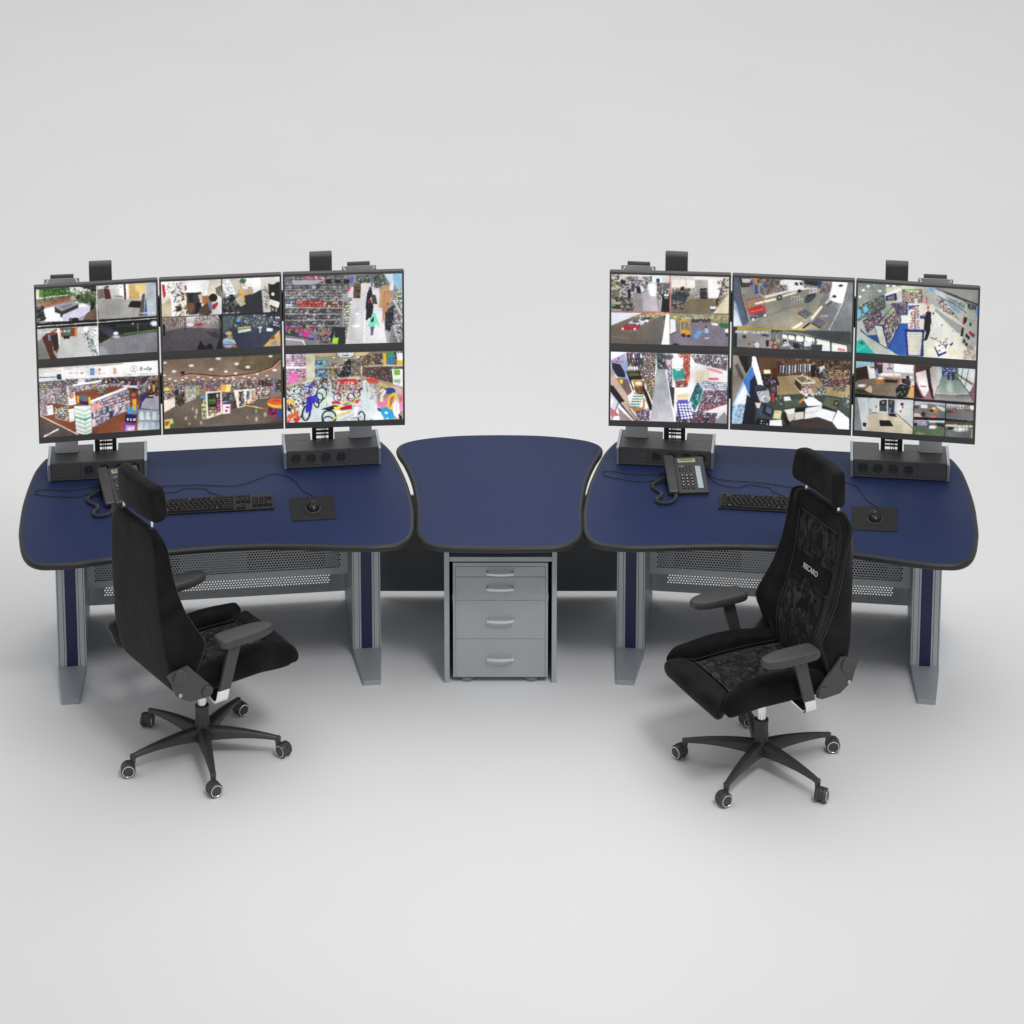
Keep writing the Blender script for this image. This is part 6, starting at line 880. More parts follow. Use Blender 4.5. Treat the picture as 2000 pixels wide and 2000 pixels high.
    p.P((26, 28, 32), 430, 980, 582, 985, 635, 1070, 440, 1068); p.P((28, 30, 34), 550, 882, 650, 888, 692, 932, 575, 925); p.L((50, 52, 54), 9, 655, 885, 690, 892, 922, 1100); p.L((60, 60, 60), 8, 320, 872, 415, 880); p.P((30, 26, 26), 192, 1015, 240, 1022, 238, 1075, 190, 1068); p.E((60, 40, 60), 760, 748, 26, 22); p.E((120, 60, 60), 770, 790, 14, 20); p.E((190, 50, 50), 740, 850, 18, 16); p.E((220, 190, 70), 745, 828, 12, 12); p.P((150, 160, 140), 285, 815, 318, 815, 315, 900, 285, 905); p.P((200, 90, 90), 372, 765, 395, 765, 395, 805, 374, 805)
    # four small
    p.P((120, 118, 118), 938, 700, 1390, 728, 1385, 950, 932, 930); p.P((176, 176, 180), 940, 702, 1390, 730, 1388, 790, 1190, 740, 940, 760); p.P((222, 228, 226), 1030, 755, 1130, 755, 1130, 805, 1035, 800); p.P((206, 208, 212), 1260, 765, 1388, 800, 1385, 860, 1270, 800); p.P((190, 130, 70), 1150, 815, 1220, 795, 1300, 840, 1220, 885, 1150, 850); p.P((40, 36, 44), 1155, 822, 1220, 830, 1215, 870, 1160, 850); p.E((230, 222, 130), 1225, 805, 30, 16); p.E((90, 64, 50), 965, 790, 32, 26); p.P((220, 170, 150), 935, 880, 1010, 880, 1050, 935, 935, 930); p.E((60, 50, 50), 1070, 890, 34, 36); p.P((226, 110, 90), 1170, 920, 1250, 915, 1240, 945, 1160, 942); p.L((80, 40, 30), 6, 1300, 760, 1390, 785)
    p.P((196, 200, 208), 1400, 735, 1805, 765, 1800, 830, 1400, 820); p.P((116, 110, 100), 1400, 800, 1800, 830, 1800, 880, 1400, 880); p.P((112, 116, 120), 1395, 880, 1800, 870, 1795, 990, 1392, 955); p.S((1400, 770, 1760, 790, 1760, 850, 1400, 840), 60, [(120, 100, 90), (80, 70, 66), (150, 140, 130)], 16); p.S((1660, 760, 1750, 760, 1750, 850, 1660, 840), 30, [(140, 80, 50), (110, 70, 50)], 16); p.P((196, 56, 60), 1462, 862, 1500, 845, 1545, 850, 1545, 872, 1465, 878); p.E((50, 60, 70), 1440, 855, 32, 16); p.P((215, 222, 240), 1750, 770, 1804, 772, 1802, 820, 1752, 815)
    p.P((90, 104, 84), 930, 975, 1385, 1000, 1380, 1225, 925, 1190); p.P((200, 205, 215), 932, 975, 1388, 985, 1380, 1010, 1000, 1020); p.P((150, 140, 160), 935, 985, 1150, 990, 1140, 1060, 940, 1050); p.Q((1035, 990, 1160, 1000, 1150, 1020, 1040, 1020), 8, 1, [(70, 60, 150), (230, 230, 240)]); p.P((40, 42, 46), 1260, 1020, 1375, 1030, 1370, 1080, 1270, 1060); p.P((30, 30, 36), 935, 1020, 980, 1020, 980, 1062, 935, 1060); p.L((200, 60, 60), 8, 1160, 1030, 1250, 1035); p.Glow((245, 250, 250), 1200, 1080, 70, 30, al=.4); p.E((36, 40, 44), 1140, 1060, 10, 30); p.Glow((160, 176, 120), 1020, 1180, 90, 30, al=.15)
    p.P((96, 100, 98), 1390, 1000, 1798, 1010, 1790, 1250, 1385, 1225); p.P((196, 196, 176), 1392, 1040, 1795, 1060, 1795, 1085, 1392, 1065); p.P((80, 76, 66), 1395, 990, 1795, 1005, 1795, 1050, 1395, 1035); p.S((1400, 1030, 1790, 1045, 1790, 1060, 1400, 1055), 20, [(200, 90, 70), (230, 230, 230), (210, 200, 120)], 12); p.E((24, 26, 30), 1470, 1098, 55, 18); p.Glow((236, 240, 240), 1620, 1110, 130, 40, al=.3)
    for x in (1570, 1635, 1680, 1730): p.L((60, 62, 60), 6, x, 1040, x, 1140)
    p.L((190, 170, 120), 16, 1780, 1110, 1775, 1248); p.L(WH(14), 12, 78, 608, 938, 668, 1812, 728); p.L(WH(16), 8, 945, 170, 935, 690, 920, 1190); p.L(WH(14), 9, 1395, 735, 1380, 1225); p.L(WH(14), 9, 932, 940, 1800, 1000)
    return p
painters = [s1, s2, s3, s4, s5, s6, s7, s8, s9, s10, s11, s12]

MW = .532; MH = .3603; ZM = .9754; OFF = .0361; GAP = .0057; DY = .0523
SWD = .5150; SHT = .3205; ST = .0120
def screen_mesh(name, arr, parent):
    h, w = arr.shape[:2]
    x = np.linspace(-SWD/2, SWD/2, w); z = np.linspace(MH-ST, MH-ST-SHT, h)
    X, Z = np.meshgrid(x, z); co = np.stack([X, np.full_like(X, -.0012), Z], -1).reshape(-1, 3)
    i = np.arange(h*w).reshape(h, w); q = np.stack([i[1:, :-1], i[1:, 1:], i[:-1, 1:], i[:-1, :-1]], -1).reshape(-1, 4)
    me = bpy.data.meshes.new(name); me.vertices.add(len(co)); me.vertices.foreach_set('co', co.astype(np.float32).ravel())
    me.loops.add(q.size); me.loops.foreach_set('vertex_index', q.ravel().astype(np.int32)); me.polygons.add(len(q)); me.polygons.foreach_set('loop_start', (np.arange(len(q))*4).astype(np.int32))
    me.update(); me.validate()
    at = me.attributes.new('picture', 'FLOAT_COLOR', 'POINT'); lin = np.where(arr <= .04045, arr/12.92, ((arr+.055)/1.055)**2.4)
    at.data.foreach_set('color', np.concatenate([lin.reshape(-1, 3), np.ones((h*w, 1))], 1).astype(np.float32).ravel())
    me.materials.append(M['screen'])
    o = bpy.data.objects.new(name, me); C.objects.link(o); o.parent = parent; return o
labels = [
 'monitor split in four, one view showing a plant terrace with a long table',
 'monitor split in four, showing white showrooms and an empty grey car park',
 'top monitor of the left desk showing shop aisle with a walker in mint green hood',
 'monitor showing a store with a white Baby sign and striped cartons in front',
 'monitor showing a toy shop under a brown wavy ceiling with spotlights',
 'monitor showing colourful children\'s bicycles under a basketball hoop',
 'monitor split in four with red dividing lines, red parked car and yellow forklift',
 'monitor showing a garage with white truck and red scissor lift',
 'monitor showing a wide-angle shop view with blue floor and a man in black',
 'monitor showing a stockroom aisle with green and red cartons and jar trays',
 'monitor showing a shop counter with till and clothes racks behind',
 'monitor divided into office, corridor and lobby views with four tiny views in a corner']
stand_col = {}
frame_me = None
for si, side in enumerate((-1, 1)):
    for row in (0, 1):
        for col in (-1, 0, 1):
            k = si*6+row*3+col+1
            a = 0. if col == 0 else (DY if col < 0 else -DY)
            if col == 0: p = Vector((OFF, 0, 0))
            elif col < 0: p = Vector((OFF-MW/2-GAP, 0, 0))-Vector((math.cos(DY), math.sin(DY), 0))*MW/2
            else: p = Vector((OFF+MW/2+GAP, 0, 0))+Vector((math.cos(DY), -math.sin(DY), 0))*MW/2
            p.z = ZM+(.3600 if row == 0 else 0)
            t = thing('monitor', labels[k], 'monitor', T(side, p), -side*PSI+a, 'surveillance monitors')
            if frame_me is None:
                f = MB(); x0, x1, z1 = -MW/2, MW/2, MH-.0012; zs1 = MH-ST; zs0 = zs1-SHT; xs = SWD/2
                f.box(x0, -xs, -.003, .02, 0, z1); f.box(xs, x1, -.003, .02, 0, z1); f.box(-xs, xs, -.003, .02, zs1, z1); f.box(-xs, xs, -.003, .02, 0, zs0); f.box(x0+.002, x1-.002, .020, .034, .002, z1-.002)
                fo = f.build('frame', M['bezel'], t, bevel=0); frame_me = fo.data
                bk = MB().box(-.10, .10, .0342, .052, .08, .28).build('rear_mount', M['dark'], t, bevel=.002); back_me = bk.data
            else:
                for nm, me in (('frame', frame_me), ('rear_mount', back_me)):
                    q = bpy.data.objects.new(nm, me); C.objects.link(q); q.parent = t
            screen_mesh('screen', painters[k]().done(), t)
# cross rails that carry the monitors
for side in (-1, 1):
    for row in (0, 1):
        z = ZM+.18+.36*row
        t = sthing('monitor_rail', ('upper' if row else 'lower')+' black rail behind the '+('left' if side < 0 else 'right')+' desk\'s monitors, seen in their gaps', 'rail', side, (0, .12, z), group='monitor cross rails')
        MB().box(-.72, .72, .075, .105, z-.068, z+.068).build('rail_beam', M['dark'], t, bevel=.002)
        for x in (-.66, .66): MB().box(x-.02, x+.02, .105, .203, z-.03, z+.03).build('rail_clamp', M['dark'], t, bevel=.002)

# ------------------------------------------------------------------ keyboards
def make_keyboard(side, label):
    t = sthing('keyboard', label, 'keyboard', side, (-.01, -.25, .74), group='black keyboards')
    x0, x1, y0, y1 = -.262, .243, -.3175, -.1865
    rot = Matrix.Translation((-.01, -.25, .74)) @ Matrix.Rotation(R(.25), 4, 'Z') @ Matrix.Translation((.01, .25, -.74))
    m = MB(); m.add([(x0, y0, .7405), (x1, y0, .7405), (x1, y1, .7405), (x0, y1, .7405), (x0, y0, .7480), (x1, y0, .7480), (x1, y1, .7560), (x0, y1, .7560)],
                    [(3, 2, 1, 0), (4, 5, 6, 7), (0, 1, 5, 4), (1, 2, 6, 5), (2, 3, 7, 6), (3, 0, 4, 7)]); m.build('base', M['kbd'], t, bevel=.0015)
    ux = (x1-x0-.014)/22.6; uy = .0195
    rows = [[(0, 1)]+[(2+i, 1) for i in range(4)]+[(6.5+i, 1) for i in range(4)]+[(11+i, 1) for i in range(4)]+[(15.3+i, 1) for i in range(3)],
            [(i, 1) for i in range(13)]+[(13, 2)]+[(15.3+i, 1) for i in range(3)]+[(18.6+i, 1) for i in range(4)],
            [(0, 1.5)]+[(1.5+i, 1) for i in range(12)]+[(13.5, 1.5)]+[(15.3+i, 1) for i in range(3)]+[(18.6+i, 1) for i in range(3)],
            [(0, 1.8)]+[(1.8+i, 1) for i in range(11)]+[(12.8, 2.2)]+[(18.6+i, 1) for i in range(3)],
            [(0, 2.3)]+[(2.3+i, 1) for i in range(10)]+[(12.3, 2.7)]+[(16.3, 1)]+[(18.6+i, 1) for i in range(3)]+[(21.6, 1)],
            [(0, 1.5), (1.5, 1.2), (2.7, 1.3), (4, 6), (10, 1.2), (11.2, 1.2), (12.4, 2.6), (15.3, 1), (16.3, 1), (17.3, 1), (18.6, 2), (20.6, 1)]]
    cnt = 0
    for r, ks in enumerate(rows):
        y = y1-.0085-(r+.5)*uy+(.002 if r == 0 else 0)
        zb = .7480+(y-y0)/(y1-y0)*.008
        for kx, kw in ks:
            cnt += 1
            a, b = x0+.007+kx*ux, x0+.007+(kx+kw)*ux; g = .0012; q = MB(); d = .0022
            q.add([(a+g, y-uy/2+g, zb), (b-g, y-uy/2+g, zb), (b-g, y+uy/2-g, zb), (a+g, y+uy/2-g, zb),
                   (a+g+d, y-uy/2+g+d, zb+.0065), (b-g-d, y-uy/2+g+d, zb+.0065), (b-g-d, y+uy/2-g-d*.5, zb+.0072), (a+g+d, y+uy/2-g-d*.5, zb+.0072)],
                  [(4, 5, 6, 7), (0, 1, 5, 4), (1, 2, 6, 5), (2, 3, 7, 6), (3, 0, 4, 7)])
            big = (r, kx) in ((5, 1.5), (5, 11.2), (0, 0))
            if kw < 3:  # printed legend
                cx, cy = a+.0065, y+.003; s_ = .0026 if big else .0017
                q.add([(cx-s_, cy-.0015, zb+.0075), (cx+s_, cy-.0015, zb+.0075), (cx+s_, cy+.0015, zb+.0076), (cx-s_, cy+.0015, zb+.0076)], [(0, 1, 2, 3)], 1)
            if cnt <= 99: q.build('key', [M['keycap'], M['white' if big else 'legend']], t)
    c = catmull([(.040, -.185, .75), (.030, -.165, .7455), (-.028, -.115, .7435), (-.047, -.075, .7435), (-.075, -.067, .7435), (-.14, -.052, .7435), (-.18, -.085, .7435), (-.25, -.078, .7435), (-.30, -.03, .7435), (-.325, .03, .7435)], 8)
    MB().tube(c, .0017).build('cable', M['cable'], t, smooth=True)
    return t
kb = make_keyboard(-1, 'black keyboard on the left desk, its left end hidden behind the chair')
copy_tree(kb, 'black keyboard on the right desk between phone and chair back, its right end hidden', T(1, (-.01, -.25, .74)), -PSI)

# ------------------------------------------------------------------ mouse mats and mice
def make_mouse(side):
    t = sthing('mouse_mat', 'thin black mouse mat lying on the left desk near the middle table', 'mouse mat', side, (.408, -.33, .74), group='mouse mats')
    MB().prism([(.313, -.448), (.5025, -.4455), (.5065, -.2115), (.311, -.2165)], .7405, .7435).build('mat', M['pad'], t, bevel=.0008)
    t2 = sthing('mouse', 'round black mouse with cable on the left desk\'s mat', 'mouse', side, (.409, -.34, .7436), group='black mice')
    m = MB(); rings = []; n = 24
    for k in range(9):
        ph = k/8*math.pi/2; rr = math.cos(ph)**.6 if k < 8 else .04; h = .034*math.sin(ph)
        rings.append([(.409+.029*rr*math.cos(a), -.335+.043*rr*math.sin(a)*(1), .7440+h*(1+.15*math.sin(a))) for a in [2*math.pi*i/n for i in range(n)]])
    m.loft(rings); m.build('shell', M['mouse'], t2, smooth=True)
    MB().cyl((.409, -.312, .7745), (1, 0, 0), .0065, .005, 16).build('scroll_wheel', M['mouse'], t2)
    m = MB(); m.prism([(.409+.034*math.cos(a), -.340+.046*math.sin(a)) for a in [2*math.pi*i/28 for i in range(28)]], .7438, .7465); m.build('mouse_base', M['bezel'], t2, bevel=.0008)
    c = catmull([(.411, -.292, .757), (.415, -.262, .752), (.419, -.215, .7455), (.377, -.147, .7435), (.358, -.082, .7435), (.33, -.007, .7435), (.289, .032, .7435), (.247, .048, .7435), (.177, -.002, .7435), (.08, -.055, .7435), (-.09, -.025, .7435), (-.25, -.018, .7435), (-.30, .002, .7435), (-.327, .05, .7435), (-.345, .09, .757), (-.36, .094, .775)], 8)
    MB().tube(c, .0017).build('cable', M['cable'], t2, smooth=True)
    return t, t2
mm, mo = make_mouse(-1)
copy_tree(mm, 'thin black mouse mat on the right desk beside the chair headrest', T(1, (.408, -.33, .74)), -PSI)
copy_tree(mo, 'round black mouse with cable on the right desk\'s mat', T(1, (.409, -.34, .7436)), -PSI)

# ------------------------------------------------------------------ desk phones
def make_phone(side, label):
    base = (-.487, -.208, .7405)
    t = sthing('desk_phone', label, 'telephone', side, base, group='dark grey desk phones')
    A = Matrix.Translation(base) @ Matrix.Rotation(R(11.5), 4, 'Z')
    tilt = R(21.5)
    F = A @ Matrix.Translation((0, 0, .004)) @ Matrix.Rotation(tilt, 4, 'X')      # u right, v up the face, w out of it
    def fb(mb, u0, u1, v0, v1, w0, w1, mi=0): return mb.box(u0, u1, v0, v1, w0, w1, mi, xf=F)
    fb(MB(), .048, .180, 0, .213, -.006, .012).build('body', M['phone'], t, bevel=.003, seg=3)
    s_ = MB()
    for u0, u1 in ((.055, .165),): s_.add([A @ Vector(p) for p in ((u0, .03, .0), (u1, .03, .0), (u1, .16, .0), (u0, .16, .0), (u0, .03, .012), (u1, .03, .012), (u1, .185, .068), (u0, .185, .068))], [(3, 2, 1, 0), (4, 5, 6, 7), (0, 1, 5, 4), (1, 2, 6, 5), (2, 3, 7, 6), (3, 0, 4, 7)])
    s_.build('wedge', M['phonekey'], t)
    MB().add([A @ Vector(p) for p in ((.004, .095, 0), (.044, .095, 0), (.044, .130, 0), (.004, .130, 0), (.004, .155, .058), (.044, .155, .058), (.044, .175, .066), (.004, .175, .066))], [(3, 2, 1, 0), (4, 5, 6, 7), (0, 1, 5, 4), (1, 2, 6, 5), (2, 3, 7, 6), (3, 0, 4, 7)]).build('foot', M['phonekey'], t)
    h = MB(); rings = []
    for v, w0, w1, uu in ((-.010, .006, .024, .001), (-.004, .001, .029, 0), (.045, .001, .030, 0), (.055, .012, .031, 0), (.10, .014, .034, 0), (.155, .012, .031, 0), (.165, .001, .030, 0), (.208, .001, .029, 0), (.214, .006, .024, .001)):
        rings.append([F @ Vector(p) for p in ((.003+uu, v, w0), (.0455-uu, v, w0), (.0465-uu, v, (w0+w1)/2), (.043-uu, v, w1), (.005+uu, v, w1), (.0005+uu, v, (w0+w1)/2))])
    h.loft(rings); h.build('handset', M['phone'], t, bevel=.003, seg=2)
    d = fb(MB(), .064, .143, .178, .200, .0122, .0135).build('display', M['lcd'], t)
    fb(MB(), .072, .130, .188, .196, .0136, .0140).build('display_text', M['lcdink'], d)
    fb(MB(), .066, .090, .1555, .1575, .0122, .0128).build('maker_mark', M['white'], t)
    for r in range(4):
        for c in range(3):
            u, v = .0735+c*.0205, .098-r*.0185; k = fb(MB(), u-.0068, u+.0068, v-.0056, v+.0056, .0122, .0160).build('key', M['phonekey'], t, bevel=.002)
            fb(MB(), u-.0026, u+.0026, v-.0022, v+.0030, .0161, .0164).build('key_legend', M['white'], k)
    for r in range(3):
        for c in range(4):
            if r == 0 and c < 2: continue
            u, v = .067+c*.0152, .152-r*.0128; fb(MB(), u-.0032, u+.0032, v-.002, v+.002, .0122, .0140).build('function_key', M['phonekey'], t)
    for c in range(3): u = .0735+c*.0205; fb(MB(), u-.007, u+.007, .021, .026, .0122, .0145).build('soft_key', M['phonekey'], t)
    lb = fb(MB(), .137, .1600, .024, .155, .0122, .0130).build('memory_key_strip', M['label'], t)
    q = MB()
    for k in range(13): fb(q, .1375, .1595, .030+k*.0099, .0325+k*.0099, .0131, .0134)
    q.build('strip_rules', M['cap'], lb)
    fb(MB(), .158, .163, .200, .204, .0122, .0140).build('indicator_lamp', M['red'], t)
    # coiled cord
    path = catmull([(-.500, -.060, .756), (-.533, -.075, .752), (-.562, -.118, .750), (-.552, -.160, .750), (-.522, -.196, .750), (-.518, -.232, .750), (-.534, -.268, .750), (-.522, -.300, .750), (-.490, -.303, .750), (-.462, -.278, .750), (-.452, -.240, .752), (-.452, -.222, .755)], 44)
    pts = []; acc = 0; last = path[0]
    for i, p in enumerate(path):
        acc += (p-last).length; last = p; tt = (path[min(i+1, len(path)-1)]-path[max(i-1, 0)]).normalized(); u = tt.cross(Vector((0, 0, 1))).normalized(); w = u.cross(tt)
        a = acc/.0056*2*math.pi; pts.append(p+(u*math.cos(a)+w*math.sin(a))*.0068)
    # core plus helix reads as a coiled cord
    m = MB(); m.tube(path[::4], .0052, 8); m.tube(catmull(pts, 2), .0017, 5, mi=1); m.build('coiled_cord', [M['cable'], M['cord']], t, smooth=True)
    c = catmull([(-.495, .015, .744), (-.56, .010, .7435), (-.625, -.006, .7435), (-.68, -.008, .7435), (-.749, .013, .7435), (-.790, .002, .7435), (-.788, -.03, .7435), (-.75, -.052, .7435), (-.66, -.078, .7435), (-.60, -.080, .7435), (-.55, -.055, .7435), (-.50, -.045, .744)], 7)
    MB().tube(c, .0018).build('line_cable', M['cable'], t, smooth=True)
    return t
ph = make_phone(-1, 'dark grey desk phone on the left desk, right half hidden by the chair headrest')
copy_tree(ph, 'fully visible dark grey desk phone with pale key strip on the right desk', T(1, (-.487, -.208, .7405)), -PSI)

# ------------------------------------------------------------------ office chairs (local: x forward, y left)
def arcpts(n, f): return [f(i/(n-1)) for i in range(n)]
def make_chair(loc, rz, label):
    t = thing('office_chair', label, 'chair', loc, rz, 'black upholstered office chairs')
    # five star base
    b = MB(); b.lathe((0, 0, 0), (0, 0, 1), [(.02, .062), (.040, .066), (.043, .08), (.040, .105), (.034, .122), (.028, .126)], 28); hub = b.build('base_hub', M['base'], t, smooth=True)
    A0 = 32.5
    disc = {0: -85, 1: -50, 2: -115, 3: -95, 4: -165}
    for k in range(5):
        a = R(A0+72*k); ca, sa = math.cos(a), math.sin(a)
        m = MB(); rings = []
        for i in range(13):
            u = i/12; r = .026+.292*u; zt = .124-.036*u**1.9; hh = .043*(1-u)**1.3+.018; w = .0180*(1-u)+.0105
            if i == 12: hh += .002
            c = Vector((r*ca, r*sa, 0)); s = Vector((-sa, ca, 0)); prof = [(-1, -.75), (-.55, -1), (.55, -1), (1, -.75), (1, .30), (.70, .80), (.25, 1), (-.25, 1), (-.70, .80), (-1, .30)]
            rings.append([c+s*(w*px*(1 if pz > -.9 else .9))+Vector((0, 0, zt-hh/2+pz*hh/2)) for px, pz in prof])
        m.loft(rings); e = Vector((.312*ca, .312*sa, 0))
        m.lathe(e, (0, 0, 1), [(.010, .048), (.0115, .060), (.0125, .085), (.008, .0885)], 14)
        m.build('leg', M['base'], t, smooth=True)
        dn = R({0: -85, 1: -50, 2: -115, 3: -95, 4: -165}[k])
        # wheel axis
        ax = Vector((math.cos(dn), math.sin(dn), 0)); cc = e+Vector((ca, sa, 0))*.022; cc.z = .0305
        cs = MB().cyl(cc, ax, .0205, .014, 20)
        cs.lathe(cc+Vector((0, 0, .004)), ax, [(.027, -.009), (.0275, 0), (.027, .009)], 22); cs.tube([e+Vector((0, 0, .056)), e+Vector((0, 0, .040)), cc+Vector((0, 0, .015))], .0085, 10)
        co = cs.build('caster', M['base'], t, smooth=False, bevel=.001)
        for sg in (-1, 1):
            wh = MB().lathe(cc+ax*sg*.0155, ax*sg, [(.0255, -.0085), (.0298, -.005), (.0300, .0), (.0285, .006), (.0262, .0085), (.0262, .0080)], 30).build('wheel', M['plastic'], co, smooth=True)
            MB().lathe(cc+ax*sg*.0242, ax*sg, [(.0245, -.001), (.0245, .0016), (.0218, .0022), (.0205, .0010), (.0205, -.001)], 30, caps=False).build('rim_ring', M['chrome'], co, smooth=True)
            MB().lathe(cc+ax*sg*.0242, ax*sg, [(.0204, -.001), (.0200, .0012), (.012, .0018)], 26).build('hub_cap', M['plastic'], co, smooth=True)
    MB().lathe((0, 0, 0), (0, 0, 1), [(.030, .12), (.0295, .155), (.0275, .158), (.0275, .205), (.029, .208), (.0285, .216), (.021, .217)], 30).build('gas_spring_cover', M['base'], t, bevel=.0008)
    MB().lathe((0, 0, 0), (0, 0, 1), [(.0185, .205), (.0185, .350)], 26).build('gas_spring', M['chrome'], t, smooth=True)
    MB().box(-.12, .12, -.075, .075, .358, .392).build('seat_mechanism', M['dark'], t, bevel=.006)
    # seat: centre cushion
    def zc(x): return .462+.010*math.sin(max(0, min(1, (x+.2)/.44))*math.pi*.9)-.004
    m = MB(); rings = []
    for i in range(15):
        x = -.205+i*.442/14; hw = .150
        top = [(-hw+2*hw*j/10, ) for j in range(11)]; ring = [Vector((x, y, zc(x)-.012*math.exp(-((abs(y)-hw)/.012)**2)+.006*(1-(y/hw)**2)-.006)) for (y,) in top]
        ring += [Vector((x, hw, .40)), Vector((x, -hw, .40))]; rings.append(ring)
    m.loft(rings); m.build('seat_cushion', M['camo'], t, smooth=True)
    for s in (-1, 1):
        m = MB(); rings = []; N = 22
        for i in range(N):
            u = i/(N-1); x = -.215+.535*u
            zt = .470+.052*math.sin(min(1, (x+.215)/.40)*math.pi*.62)**1.0
            if x > .17: zt -= ((x-.17)/.15)**2*.034
            zb = .402 if x < .16 else .402-.010*math.sin((x-.16)/.16*math.pi)
            inn = .149 if x < .228 else .149+(x-.228)*.80
            out = .242-.012*u**3; endf = 1.
            if u > .95: q = (u-.95)/.05; endf = math.sqrt(max(0, 1-q*q))*.9+.1
            if u < .05: endf = .6+.4*u/.05
            mid = (zt+zb)/2; hh = (zt-zb)/2*endf; yc = (inn+out)/2; hw = (out-inn)/2*(endf if u > .9 else 1)
            if hw < .006: hw = .006
            pr = [(-1, -.9), (-1, .0), (-1, .50), (-.80, .78), (-.35, .98), (.15, 1), (.62, .80), (.92, .42), (1, -.05), (.95, -.60), (.75, -.92), (.3, -1)]
            rings.append([Vector((x, s*(yc+px*hw), mid+pz*hh)) for px, pz in pr][::s])
        m.loft(rings); m.build('seat_bolster', M['velvet2'], t, smooth=True, sub=1)
        pts = [(x, s*(.1515 if x < .228 else .1515+(x-.228)*.8), 0) for x in [-.20+.485*i/20 for i in range(21)]]
        m = MB(); pp = []
        for x, y, _ in pts:
            zt = .470+.052*math.sin(min(1, (x+.215)/.40)*math.pi*.62)
            if x > .17: zt -= ((x-.17)/.15)**2*.034
            pp.append((x, y-s*.0022, min(zt-.010, zc(x)-.004)))
        m.tube(pp, .0011, 6); m.build('seat_piping', M['thread'], t, smooth=True)
    m = MB(); rings = []
    for i in range(17):
        v = -1+2*i/16; y = .218*v; ay = abs(y); xr = .238 if ay < .147 else .238+(ay-.147)*1.28
        e = 1 if ay < .195 else math.sqrt(max(0, 1-((ay-.195)/.0235)**2))*.8+.2; xf = .352-.010*v*v-.006*v**6
        cx, cz = (xr+xf)/2, .424
        pr = [(-1, .92), (-.6, 1.04), (0, 1.08), (.45, .98), (.80, .70), (.98, .25), (1, -.25), (.85, -.72), (.4, -1.0), (-.3, -1.02), (-1, -.9)]
        rings.append([Vector((cx+px*(xf-xr)/2, y, cz+pz*.041*e-.004*v*v)) for px, pz in pr])
    m.loft(rings); m.build('front_roll', M['velvet'], t, smooth=True, sub=1)
    MB().tube([(.2375, y, .4665-.010*(y/.15)**6) for y in [-.15+.3*i/12 for i in range(13)]], .0012, 6).build('seat_piping', M['thread'], t, smooth=True)
    # backrest
    T_ = [(.437, -.240, .150, -.195, .188, -.170, .10), (.452, -.254, .205, -.178, .228, -.162, .125), (.50, -.262, .222, -.158, .245, -.158, .134), (.56, -.270, .228, -.138, .250, -.152, .137), (.61, -.277, .225, -.117, .252, -.158, .139),
          (.64, -.280, .221, -.116, .251, -.168, .139), (.70, -.285, .213, -.152, .244, -.193, .139), (.77, -.290, .208, -.190, .233, -.217, .140), (.85, -.294, .203, -.217, .226, -.238, .142), (.93, -.297, .198, -.236, .222, -.253, .147),
          (1.01, -.298, .191, -.250, .222, -.262, .147), (1.042, -.298, .187, -.257, .226, -.258, .146), (1.068, -.297, .180, -.262, .224, -.256, .146), (1.088, -.295, .166, -.264, .205, -.256, .140), (1.103, -.292, .150, -.266, .176, -.259, .125), (1.108, -.288, .13, -.270, .150, -.264, .10)]
    def interp(z):
        for a, b in zip(T_, T_[1:]):
            if a[0] <= z <= b[0]: u = (z-a[0])/(b[0]-a[0]); return [a[i]+(b[i]-a[i])*u for i in range(7)]
        return list(T_[-1] if z > 1 else T_[0])
    m = MB(); rings = []
    for row in T_:
        z, xr, r, xw, w, xi, ii = row
        h = [(xr, 0), (xr-.001, r*.5), (xr, r*.90), (xr+.003, r*.985), (xr+.012, r+.003), (xr*.55+xw*.45, r*.5+w*.5+.002), (xw-.008, w), (xw+.001, w-.001), (xw+.0035, w-.008), (xw-.006, w-.022), ((xw*.4+xi*.6)+.006, w*.4+ii*.6), (xi+.004, ii+.008), (xi, ii-.001), (xi+.001, ii*.5), (xi+.001, 0)]
        ring = [Vector((x, y, z)) for x, y in h]+[Vector((x, -y, z)) for x, y in h[::-1] if y > 1e-6]
        rings.append(ring)
    m.loft(rings); br = m.build('backrest', M['velvet'], t, smooth=True, sub=2)
    # camouflage panel
    m = MB(); rows = []
    for k in range(30):
        z = .462+(1.018-.462)*k/29; _, xr, r, xw, w, xi, ii = interp(z)
        top = max(0, (z-.985)/.033); n = 13
        rows.append([Vector((xi+.0055-.0045*abs(-1+2*j/(n-1))**6-.003*top, (-1+2*j/(n-1))*(ii-.004-.010*top**2), z)) for j in range(n)])
    n = 13; vs = [p for r_ in rows for p in r_]; fs = [(k*n+j, k*n+j+1, (k+1)*n+j+1, (k+1)*n+j) for k in range(29) for j in range(n-1)]
    m.add(vs, fs); ins = m.build('back_panel', M['camo'], br, smooth=True)
    # plain strap with name
    m = MB(); rows = []
    for k in range(8):
        z = .775+.082*k/7; _, xr, r, xw, w, xi, ii = interp(z); rows.append([Vector((xi+.0080, (-1+2*j/(n-1))*(ii-.006), z)) for j in range(n)])
    m.add([p for r_ in rows for p in r_], [(k*n+j, k*n+j+1, (k+1)*n+j+1, (k+1)*n+j) for k in range(7) for j in range(n-1)]); st = m.build('back_strap', M['velvet2'], br, smooth=True)
    for z in (.752, .775, .857, .880):
        _, xr, r, xw, w, xi, ii = interp(z); MB().tube([(xi+.0078, y, z) for y in [-(ii-.006)+2*(ii-.006)*i/10 for i in range(11)]], .0012, 6).build('strap_seam', M['velvet2'], br, smooth=True)
